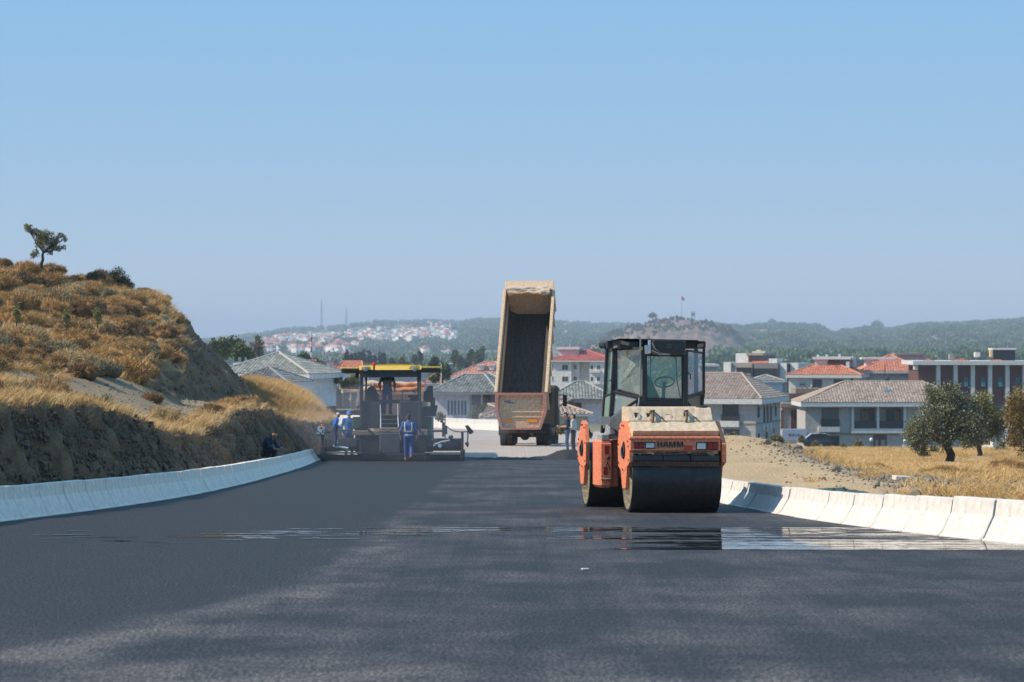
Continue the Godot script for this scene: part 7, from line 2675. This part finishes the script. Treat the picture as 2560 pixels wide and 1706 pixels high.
	planted("green_bush", "bright green bush in front of the red roofed apartment", "bush", 400, [2103, 985, 2103, 980], [[2096, 976, 7], [2108, 974, 9], [2118, 979, 5]], 900, 0.18, [Color(0.1, 0.16, 0.03), Color(0.25, 0.36, 0.08)], 0.0, false, 24)
	for q in [[1185, 1030, 14, 270, "green bush at the foot of the slit window house"], [1203, 1022, 8, 270, "tall weed beside the slit window house wall"], [1100, 1042, 9, 200, "dry bush behind the far white barriers"], [1831, 1092, 9, 190, "green weed on the mound crest right of the roller"], [1938, 1098, 10, 200, "low green scrub left of the site banner"], [1950, 1100, 8, 200, "leafy weed beside the site banner edge"], [2005, 1098, 7, 200, "weed in front of the site banner lettering"], [2040, 1112, 7, 200, "weed in front of the parked car"], [2145, 1110, 9, 190, "dry tall weed below the balcony pillar"], [2110, 1120, 8, 180, "grey weed at the mound end below the garage opening"], [2505, 1120, 16, 160, "green bush between the second and third olive tree"], [2335, 1128, 10, 150, "yellow green bush at the foot of the large olive"], [1405, 1075, 9, 140, "dry bush behind the man with papers"], [1470, 1085, 8, 150, "brown weed left of the roller behind the barriers"]]:
		planted("weed_bush", q[4], "bush", q[3], [q[0], q[1] + q[2], q[0], q[1]], [[q[0], q[1], q[2]], [q[0] - q[2] * 0.6, q[1] + q[2] * 0.5, q[2] * 0.7], [q[0] + q[2] * 0.6, q[1] + q[2] * 0.5, q[2] * 0.7], [q[0], q[1] - q[2] * 0.7, q[2] * 0.5]], 700, 0.11, [Color(0.11, 0.11, 0.045), Color(0.24, 0.22, 0.1)], 0.0, false, 90 + int(q[0]))
	# ---- spiny cushions on the hillside: one made of each kind, then copied
	var kinds := []
	for k in 7:
		var tn: Array = [[Color(0.15, 0.13, 0.075), Color(0.33, 0.29, 0.17)], [Color(0.34, 0.23, 0.11), Color(0.66, 0.48, 0.25)], [Color(0.27, 0.15, 0.055), Color(0.56, 0.34, 0.13)], [Color(0.32, 0.18, 0.065), Color(0.64, 0.39, 0.15)], [Color(0.14, 0.08, 0.035), Color(0.34, 0.2, 0.09)], [Color(0.22, 0.13, 0.055), Color(0.48, 0.3, 0.13)], [Color(0.1, 0.065, 0.035), Color(0.26, 0.165, 0.085)]][k]
		kinds.append(shrub_mesh(300 + k, 2600, tn))
	var n := 0
	var tries := 0
	var taken_at := []
	while n < 298 and tries < 9000:
		tries += 1
		var d := 58.0 + 86.0 * pow(rng.randf(), 0.75)
		var u := rng.randf_range(2.2, 20.0)
		var lv := left_land(u, d)
		if lv.y != 2.0:
			continue
		var x := path_x(d, LEFT_BARRIER) - u
		var px := 1280.0 + x * F / d
		if px < -60.0 or (d < 66.0 and rng.randf() < 0.6):
			continue
		if nz.get_noise_2d(x * 3.0 + 50.0, d * 3.0) < -0.25 and rng.randf() < 0.8:
			continue
		var r := (0.36 + 0.68 * pow(rng.randf(), 1.3)) * lerpf(0.9, 1.05, clampf((d - 60.0) / 60.0, 0, 1))
		if px > 330.0:
			r *= 0.72
		var ok := true
		for q in taken_at:
			if Vector2(q.x - x, q.y - d).length() < (q.z + r) * 0.72:
				ok = false
				break
		if not ok:
			continue
		taken_at.append(Vector3(x, d, r))
		solo("spiny_shrub", kinds[rng.randi() % 7 if rng.randf() < 0.5 else 2 + rng.randi() % 5], "rusty brown dome shaped spiny shrub among others on the left hillside", "shrub", Transform3D(Basis(Vector3.UP, rng.randf() * TAU).scaled(Vector3(r, r * rng.randf_range(0.9, 1.3), r)), Vector3(x, fall(lv.x, d) - 0.06, -d)), "brown spiny shrubs on the left hillside")
		n += 1
	# dry grass on the bank
	var straw := [[Color(0.5, 0.32, 0.13), Color(0.74, 0.52, 0.26)], [Color(0.4, 0.23, 0.085), Color(0.58, 0.37, 0.155)]]
	var xs := []
	var xs2 := []
	for i in 60000:
		if xs.size() + xs2.size() > 15000:
			break
		var d := 40.0 + 100.0 * pow(rng.randf(), 1.25)
		var u := rng.randf_range(1.6, 24.0)
		if i % 6 == 0:
			d = rng.randf_range(138.0, 172.0)
			u = rng.randf_range(1.2, 9.0)
		var lv := left_land(u, d)
		var x := path_x(d, LEFT_BARRIER) - u
		if 1280.0 + x * F / d < -120.0:
			continue
		if lv.y == 1.0 or (lv.y == 3.0 and d < 138.0 and not (u < 2.6 and rng.randf() < 0.35)):
			continue
		if lv.y == 2.0 and d > 84.0 and d < 136.0 and rng.randf() < 0.8:
			continue
		var h := rng.randf_range(0.12, 0.32) * (1.5 if d > 137.0 else 1.0) * (1.0 + 0.5 * nz.get_noise_2d(x * 4.0, d * 4.0))
		var t := Transform3D(Basis(Vector3.UP, rng.randf() * TAU).scaled(Vector3(0.8, h / 0.8 * 1.0, 0.8)), Vector3(x, fall(lv.x, d), -d))
		if rng.randf() < 0.5:
			xs.append(t)
		else:
			xs2.append(t)
	scatter("dry_grass", tuft_mesh(1, 40, straw[0]), xs, "pale dry grass covering the left bank between the shrubs", "grass")
	scatter("dry_grass", tuft_mesh(2, 40, straw[1]), xs2, "golden brown dry grass mixed through the left bank", "grass")
	# roots and dead stalks hanging over the lower cut
	xs = []
	for i in 1300:
		var d := rng.randf_range(40.0, 122.0)
		var u := rng.randf_range(1.15, 1.9)
		var lv := left_land(u, d)
		if lv.y != 1.0:
			continue
		var x := path_x(d, LEFT_BARRIER) - u
		xs.append(Transform3D(Basis(Vector3(0, 0, 1), rng.randf_range(-1.6, -0.2)).scaled(Vector3.ONE * rng.randf_range(0.15, 0.4)), Vector3(x + 0.08, fall(lv.x, d), -d)))
	scatter("hanging_roots", tuft_mesh(3, 9, [Color(0.08, 0.06, 0.04), Color(0.2, 0.15, 0.09)]), xs, "thin dead roots and stalks on the shaded cut face", "roots")
	# stones fallen from the cuts
	var stones := []
	for k in 4:
		stones.append(stone_mesh(500 + k))
	xs = []
	for i in 5200:
		var d := rng.randf_range(45.0, 145.0)
		var u := rng.randf_range(0.95, 9.0)
		var lv := left_land(u, d)
		if lv.y == 2.0:
			continue
		var x := path_x(d, LEFT_BARRIER) - u
		var s := rng.randf_range(0.015, 0.05) * (1.7 if rng.randf() < 0.08 else 1.0)
		xs.append(Transform3D(Basis(Vector3(rng.randf(), rng.randf(), 0.3).normalized(), rng.randf() * TAU).scaled(Vector3.ONE * s), Vector3(x, fall(lv.x, d) + s * 0.2, -d)))
	var chips := []
	for i in 16000:
		var d := 42.0 + 100.0 * pow(rng.randf(), 1.15)
		var u := rng.randf_range(0.95, 1.85) if rng.randf() < 0.62 else rng.randf_range(4.0, 9.0)
		var lv := left_land(u, d)
		if lv.y != 1.0:
			continue
		var q := rng.randf_range(0.02, 0.085) * (1.8 if rng.randf() < 0.05 else 1.0)
		chips.append(Transform3D(Basis(Vector3(rng.randf(), rng.randf(), 0.3).normalized(), rng.randf() * TAU).scaled(Vector3(q * 0.7, q, q * rng.randf_range(0.8, 1.8))), Vector3(path_x(d, LEFT_BARRIER) - u + 0.05, fall(lv.x, d), -d)))
	var cm: ArrayMesh = stones[2].duplicate()
	cm.surface_set_material(0, M.stone_brown)
	scatter("rock_chips", cm, chips, "brown rock chips sticking out of the shaded cut faces", "rock face")
	scatter("bank_stones", stones[0], xs, "small stones strewn on the bare shelf and cut of the left bank", "stones")
	# ---- right field
	xs = []
	xs2 = []
	for i in 60000:
		if xs.size() + xs2.size() > 11000:
			break
		var d := 40.0 + 145.0 * pow(rng.randf(), 1.1)
		var s := rng.randf_range(1.5, 30.0)
		var x := path_x(minf(d, 180.0), RIGHT_BARRIER) + s
		var px := 1280.0 + x * F / d
		if px > 2680.0:
			continue
		if (absf(px - 2375.0) < 40.0 and d > 104.0 and d < 126.0) or (absf(px - 2446.0) < 26.0 and d > 118.0 and d < 141.0):
			continue
		var edge := lerp_pts(d, [Vector2(40, 2.0), Vector2(50, 3.2), Vector2(60, 4.6), Vector2(85, 5.6), Vector2(110, 6.0)])
		if s < edge + nf.get_noise_2d(x * 5.0, d * 5.0) * 2.0 - 0.3:
			if rng.randf() > 0.02:
				continue
		if nz.get_noise_2d(x * 5.0, d * 3.0) < 0.0 and rng.randf() < 0.8:
			continue
		var h := rng.randf_range(0.07, 0.22) * (1.0 + 0.8 * nz.get_noise_2d(x * 6.0, d * 4.0))
		var t := Transform3D(Basis(Vector3.UP, rng.randf() * TAU).scaled(Vector3(0.8, h / 0.8, 0.8)), Vector3(x, fall(right_land(x, d), d), -d))
		if rng.randf() < 0.5:
			xs.append(t)
		else:
			xs2.append(t)
	scatter("field_grass", tuft_mesh(4, 36, [Color(0.56, 0.36, 0.15), Color(0.78, 0.56, 0.26)]), xs, "golden dry grass of the field under the olive trees", "grass")
	scatter("field_grass", tuft_mesh(5, 36, [Color(0.46, 0.27, 0.1), Color(0.64, 0.42, 0.17)]), xs2, "browner dry grass of the field under the olive trees", "grass")
	for q in [[2190, 1190, 26, 74, "round brown grass clump left of the white slab"], [2215, 1195, 20, 73, "smaller brown clump touching the round one"], [2320, 1205, 26, 68, "brown shrub right of the white slab"], [2365, 1198, 30, 70, "tall brown shrub in the middle of the dry field"], [2405, 1210, 26, 68, "dark brown shrub at the right end of the shrub row"], [2440, 1205, 22, 70, "wispy brown shrub nearest the dark field rocks"], [2510, 1160, 30, 90, "leaning straw coloured clump at the right field"], [2480, 1220, 20, 62, "low brown clump above the right barriers"], [2545, 1165, 26, 88, "straw clump at the right picture edge"]]:
		var d: float = q[3]
		var x := col_x(q[0], d)
		var r: float = q[2] * d / F * 1.35
		solo("brown_shrub", kinds[2 + int(q[0]) % 5], q[4], "shrub", Transform3D(Basis(Vector3.UP, q[0]).scaled(Vector3(r, r * 1.0, r)), Vector3(x, fall(right_land(x, d), d) - 0.03, -d)))
	# rubble strip between the tan slope and the field
	xs = []
	for i in 9000:
		var d := 44.0 + 70.0 * pow(rng.randf(), 1.2)
		var edge := lerp_pts(d, [Vector2(40, 1.3), Vector2(50, 2.4), Vector2(60, 3.4), Vector2(85, 3.6), Vector2(110, 4.2)])
		var s := edge + rng.randfn() * 0.9 + 1.4
		if s < 0.4:
			continue
		var x := path_x(d, RIGHT_BARRIER) + s
		var q := rng.randf_range(0.014, 0.05) * (2.0 if rng.randf() < 0.06 else 1.0)
		xs.append(Transform3D(Basis(Vector3(rng.randf(), rng.randf(), 0.3).normalized(), rng.randf() * TAU).scaled(Vector3.ONE * q), Vector3(x, fall(right_land(x, d), d) + q * 0.2, -d)))
	scatter("rubble", stones[1], xs, "grey rubble strip between the tan slope and the dry field", "rubble")
	for i in 70:
		var d := rng.randf_range(46.0, 112.0)
		var edge := lerp_pts(d, [Vector2(40, 1.6), Vector2(50, 2.8), Vector2(60, 3.9), Vector2(85, 4.4), Vector2(110, 5.0)])
		var s := edge + 0.9 + rng.randfn() * 1.0 + (rng.randf() * 6.0 if i % 4 == 0 else 0.0)
		if s < 0.6:
			s = 1.0
		var x := path_x(d, RIGHT_BARRIER) + s
		var q := rng.randf_range(0.08, 0.17)
		solo("field_stone", stones[i % 4], "loose grey brown stone in the rubble beside the dry field", "stone", Transform3D(Basis(Vector3(0.3, 1, 0.2).normalized(), rng.randf() * TAU).scaled(Vector3.ONE * q), Vector3(x, fall(right_land(x, d), d) + q * 0.3, -d)), "loose stones in the rubble on the right")
	for q in [[2437, 1172, 16, 82, "large dark pointed rock standing in the dry field"], [2452, 1188, 12, 80, "dark blocky rock just below the pointed rock"], [2362, 1166, 8, 92, "small dark rock left of the olive trunk"], [2293, 1155, 8, 98, "dark rock far left below the large olive"], [2090, 1123, 12, 100, "pale boulder at the right end of the mound crest"], [2104, 1130, 7, 98, "small white stone beside the pale boulder"], [2540, 1205, 7, 72, "small dark rock by the right picture edge"]]:
		var d: float = q[3]
		var x := col_x(q[0], d)
		var r: float = q[2] * d / F
		solo("field_rock", stones[int(q[0]) % 4], q[4], "rock", Transform3D(Basis(Vector3.UP, q[0]).scaled(Vector3(r, r * 1.25, r)), Vector3(x, fall(right_land(x, d), d) + r * 0.3, -d)), "")
	var sl := on_road(2260, 1213, 0.32)
	var ms := MB.new()
	ms.box(Vector3(0, 0.02, 0), Vector3(0.44, 0.1, 0.3), Basis(Vector3(0, 0, 1), -0.06) * Basis(Vector3.UP, 0.15), 0.015)
	sl.y = fall(right_land(sl.x, -sl.z), -sl.z) + 0.03
	solo("broken_slab", ms.mesh(M.concrete_white), "broken white concrete slab lying in the dry field", "slab", Transform3D(Basis(), sl))
	# a white scrap on the asphalt
	var sp := on_road(1463, 1426)
	ms = MB.new()
	ms.box(Vector3(0, 0.01, 0), Vector3(0.085, 0.016, 0.06), Basis(Vector3.UP, 0.3), 0.004)
	solo("litter_scrap", ms.mesh(mat(Color(0.82, 0.8, 0.77), 0.8)), "white scrap lying on the asphalt in the foreground", "litter", Transform3D(Basis(), sp + Vector3(0, 0.002, 0)))


# ---------------------------------------------------------------- the scene
func build_materials() -> void:
	nz.seed = 3
	nz.frequency = 0.02
	nz.fractal_octaves = 3
	nf.seed = 8
	nf.frequency = 0.06
	nf.fractal_octaves = 4
	tex.soft = noise_tex(0.008, 0.92, 1.0, 4, 512, 1)
	tex.grit = noise_tex(0.03, 0.72, 1.0, 5, 512, 2)
	tex.dirt = noise_tex(0.016, 0.84, 1.0, 5, 512, 3, FastNoiseLite.TYPE_SIMPLEX_SMOOTH, Color(1.0, 0.975, 0.94))
	tex.scuff = noise_tex(0.02, 0.6, 1.0, 5, 512, 4)
	tex.aggregate = aggregate_tex()
	tex.soot = stain_tex(0.02, Color(0.2, 0.16, 0.13), 0.6, 0.76, 0.6, 21)
	tex.dust = stain_tex(0.012, Color(0.5, 0.45, 0.38), 0.4, 0.9, 0.09, 22)
	tex.tar = stain_tex(0.03, Color(0.12, 0.11, 0.11), 0.64, 0.78, 0.45, 23)
	tex.rain = stain_tex(0.012, Color(0.58, 0.54, 0.49), 0.5, 0.82, 0.4, 24)
	M.concrete = mat(Color(0.97, 0.91, 0.85), 0.85, "soft", 0.7)  # left row: lightened and warmed to stand in for fill light missing in shade
	M.concrete_white = mat(Color(0.84, 0.82, 0.8), 0.85, "soft", 0.7)
	M.bark = mat(lin(0.075, 0.058, 0.042), 0.95, "scuff", 2.0, 0.0, 2.0)
	M.dark_steel = mat(lin(0.03, 0.032, 0.036), 0.55, "dirt", 1.0)
	M.orange = mat(Color(0.96, 0.57, 0.42), 0.55, "dirt", 1.6)
	M.drum = mat(lin(0.012, 0.012, 0.014), 0.45, "soft", 1.0)
	M.dust_steel = mat(lin(0.36, 0.31, 0.23), 0.75, "scuff", 1.2)
	M.rust_steel = mat(lin(0.2, 0.12, 0.07), 0.7, "scuff", 4.0)
	M.black = mat(lin(0.012, 0.012, 0.013), 0.6, "soft", 2.0)
	M.rubber = mat(lin(0.02, 0.02, 0.021), 0.85, "dirt", 3.0)
	M.roller_beige = mat(Color(0.85, 0.77, 0.67), 0.6, "dirt", 1.0)
	M.cab_black = mat(lin(0.014, 0.016, 0.02), 0.4, "soft", 2.0)
	M.slate = mat(Color(0.36, 0.39, 0.43), 0.6, "dirt", 1.5)
	M.cab_glass = glass(Color(0.42, 0.68, 0.62, 0.3))
	M.dust_glass = glass(Color(0.52, 0.57, 0.56, 0.55))
	M.blue_glass = glass(Color(0.45, 0.56, 0.66, 0.5))
	M.dark_glass = mat(lin(0.02, 0.024, 0.03), 0.1)
	M.tan_paint = mat(Color(0.85, 0.74, 0.62), 0.7, "dirt", 0.8)
	M.tar_inside = mat(lin(0.062, 0.049, 0.039), 0.75, "scuff", 0.5)
	M.faded_red = mat(Color(0.74, 0.53, 0.49), 0.7, "dirt", 0.8)
	M.truck_black = mat(lin(0.05, 0.042, 0.035), 0.8, "dirt", 1.0)
	M.tyre = mat(lin(0.06, 0.052, 0.045), 0.95, "dirt", 2.0)
	M.truck_orange = mat(Color(0.86, 0.46, 0.16), 0.6, "dirt", 0.8)
	M.truck_frame = mat(Color(0.8, 0.42, 0.2), 0.6, "dirt", 0.8)
	M.truck_red = mat(Color(0.68, 0.12, 0.08), 0.6)
	M.truck_white = mat(Color(0.72, 0.67, 0.66), 0.7, "dirt", 0.7)
	M.pink_paint = mat(Color(0.76, 0.6, 0.52), 0.7, "dirt", 0.8)
	M.tarp_white = mat(Color(0.84, 0.77, 0.7), 0.8, "dirt", 1.5)
	M.tarp_tan = mat(Color(0.75, 0.6, 0.45), 0.8, "dirt", 1.5)
	M.tarp_orange = mat(Color(0.86, 0.55, 0.33), 0.8, "dirt", 1.5)
	M.paver_dark = mat(lin(0.03, 0.034, 0.042), 0.6, "dirt", 1.2)
	M.paver_grey = mat(lin(0.09, 0.1, 0.12), 0.6, "dirt", 1.2)
	M.paver_green = mat(lin(0.02, 0.1, 0.075), 0.6, "dirt", 1.0)
	M.paver_yellow = mat(Color(0.86, 0.71, 0.3), 0.5, "soft", 1.0)
	M.board = mat(Color(0.66, 0.59, 0.51), 0.85, "scuff", 1.5)
	M.hot_mix = mat(lin(0.025, 0.025, 0.028), 0.8, "scuff", 3.0, 0.0, 2.0)
	M.stucco = mat(Color(0.7, 0.68, 0.67), 0.9, "soft", 0.4)
	M.white_wall = mat(Color(0.86, 0.85, 0.84), 0.85, "soft", 0.3)
	M.pale_trim = mat(Color(0.82, 0.82, 0.81), 0.8, "soft", 0.5)
	M.pink_wall = mat(Color(0.82, 0.74, 0.75), 0.85, "soft", 0.3)
	M.taupe = mat(Color(0.6, 0.57, 0.54), 0.85, "soft", 0.3)
	M.mid_grey = mat(Color(0.47, 0.46, 0.47), 0.85, "soft", 0.4)
	M.shade_wall = mat(Color(0.76, 0.75, 0.77), 0.85, "soft", 0.4)
	M.window_dark = mat(lin(0.035, 0.035, 0.038), 0.5)
	M.brick = mat(lin(0.19, 0.08, 0.07), 0.9, "scuff", 0.8)
	M.tile = vmat(0.9)
	M.straw = vmat(0.85)
	M.straw.backlight_enabled = true
	M.straw.backlight = Color(0.3, 0.3, 0.3)
	M.stone_brown = mat(lin(0.2, 0.135, 0.088), 0.95, "scuff", 2.0)
	M.stone = mat(lin(0.34, 0.28, 0.21), 0.95, "scuff", 2.0)
	for k in ["orange"]:
		stained(M[k], tex.soot)
	for k in ["cab_black", "paver_dark", "drum", "rubber", "truck_black", "slate"]:
		stained(M[k], tex.dust)
	for k in ["tan_paint", "faded_red", "truck_orange", "truck_white", "pink_paint", "paver_yellow", "paver_grey"]:
		stained(M[k], tex.tar)
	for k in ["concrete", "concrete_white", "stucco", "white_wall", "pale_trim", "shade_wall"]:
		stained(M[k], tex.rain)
	M.town_wall = vmat(0.85)
	M.town_wall.albedo_color = lin(0.88, 0.85, 0.82)
	M.town_wall2 = mat(lin(0.72, 0.7, 0.67), 0.85)
	M.town_red = mat(lin(0.42, 0.13, 0.08), 0.85)
	M.town_pink = mat(lin(0.5, 0.24, 0.17), 0.85)


# crushed stone in bitumen: coarse and fine grain with a few pale chips
func aggregate_tex() -> ImageTexture:
	var a := FastNoiseLite.new()
	a.seed = 6
	a.frequency = 0.045
	a.fractal_octaves = 4
	a.fractal_gain = 0.8
	var im := a.get_seamless_image(1024, 1024)
	im.convert(Image.FORMAT_RGB8)
	var data := im.get_data()
	var r := RandomNumberGenerator.new()
	r.seed = 12
	for i in range(0, data.size(), 3):
		var k := smoothstep(0.12, 0.88, data[i] / 255.0)
		k = lerpf(0.3, 0.88, k) + r.randf_range(-0.07, 0.07)
		if r.randf() < 0.0022:
			k = 1.0
		data[i] = int(255.0 * clampf(k, 0, 1))
		data[i + 1] = data[i]
		data[i + 2] = data[i]
	return ImageTexture.create_from_image(Image.create_from_data(1024, 1024, false, Image.FORMAT_RGB8, data))


func glass(c: Color) -> StandardMaterial3D:
	var m := StandardMaterial3D.new()
	m.albedo_color = c
	m.roughness = 0.08
	m.transparency = BaseMaterial3D.TRANSPARENCY_ALPHA
	return m


func _ready() -> void:
	var cam := Camera3D.new()
	cam.name = "camera"
	cam.fov = rad_to_deg(2.0 * atan(853.0 / F))
	cam.near = 0.5
	cam.far = 14000.0
	add_child(cam)
	cam.position = Vector3(0, 1.9, 0)
	var ca := CameraAttributesPhysical.new()
	ca.frustum_focal_length = 100.0
	ca.frustum_focus_distance = 58.0
	ca.exposure_aperture = 4.0
	ca.frustum_near = 0.5
	ca.frustum_far = 14000.0
	cam.attributes = ca
	var env := Environment.new()
	env.background_mode = Environment.BG_SKY
	env.tonemap_mode = Environment.TONE_MAPPER_LINEAR
	env.tonemap_exposure = 1.13
	env.sdfgi_enabled = true
	env.ssao_enabled = true
	env.ssil_enabled = true
	var sm := ProceduralSkyMaterial.new()
	sm.sky_top_color = Color(0.465, 0.695, 0.872)
	sm.sky_horizon_color = Color(0.735, 0.785, 0.825)
	sm.sky_curve = 0.045
	sm.ground_horizon_color = Color(0.66, 0.72, 0.8)
	sm.ground_bottom_color = Color(0.3, 0.28, 0.25)
	sm.sun_angle_max = 20.0
	var sky := Sky.new()
	sky.sky_material = sm
	env.sky = sky
	env.fog_enabled = true
	env.fog_mode = Environment.FOG_MODE_EXPONENTIAL
	env.fog_density = 0.00017
	env.fog_light_color = Color(0.8, 0.86, 0.94)
	env.volumetric_fog_enabled = true
	env.volumetric_fog_density = 0.0
	var we := WorldEnvironment.new()
	we.name = "environment"
	we.environment = env
	add_child(we)
	var sun := DirectionalLight3D.new()
	sun.name = "sun"
	sun.light_energy = 1.6
	sun.light_color = Color(1.0, 0.94, 0.85)
	sun.light_angular_distance = 0.5
	sun.shadow_enabled = true
	add_child(sun)
	# high on the left, a little behind the camera
	var to_sun := Vector3(-cos(deg_to_rad(9.0)), tan(deg_to_rad(42.0)), sin(deg_to_rad(9.0))).normalized()
	sun.look_at_from_position(to_sun * 100.0, Vector3.ZERO, Vector3.UP)
	build_materials()
	rng.seed = 1
	build_land()
	build_barriers()
	build_mirage()
	build_far()
	build_roller()
	build_trucks()
	build_paver()
	# fumes of the hot mix hanging round the paver
	var fume := FogVolume.new()
	fume.name = "asphalt_fumes"
	fume.shape = RenderingServer.FOG_VOLUME_SHAPE_ELLIPSOID
	fume.size = Vector3(8.5, 3.6, 7.0)
	fume.position = Vector3(-4.3, fall(1.3, 108.5), -108.5)
	var fm := FogMaterial.new()
	fm.density = 0.032
	fm.albedo = Color(0.82, 0.87, 0.95)
	fume.material = fm
	fume.set_meta("kind", "stuff")
	tag(fume, "thin bluish fumes hanging around the asphalt paver", "fumes")
	add_child(fume)
	build_people()
	build_houses()
	build_plants()
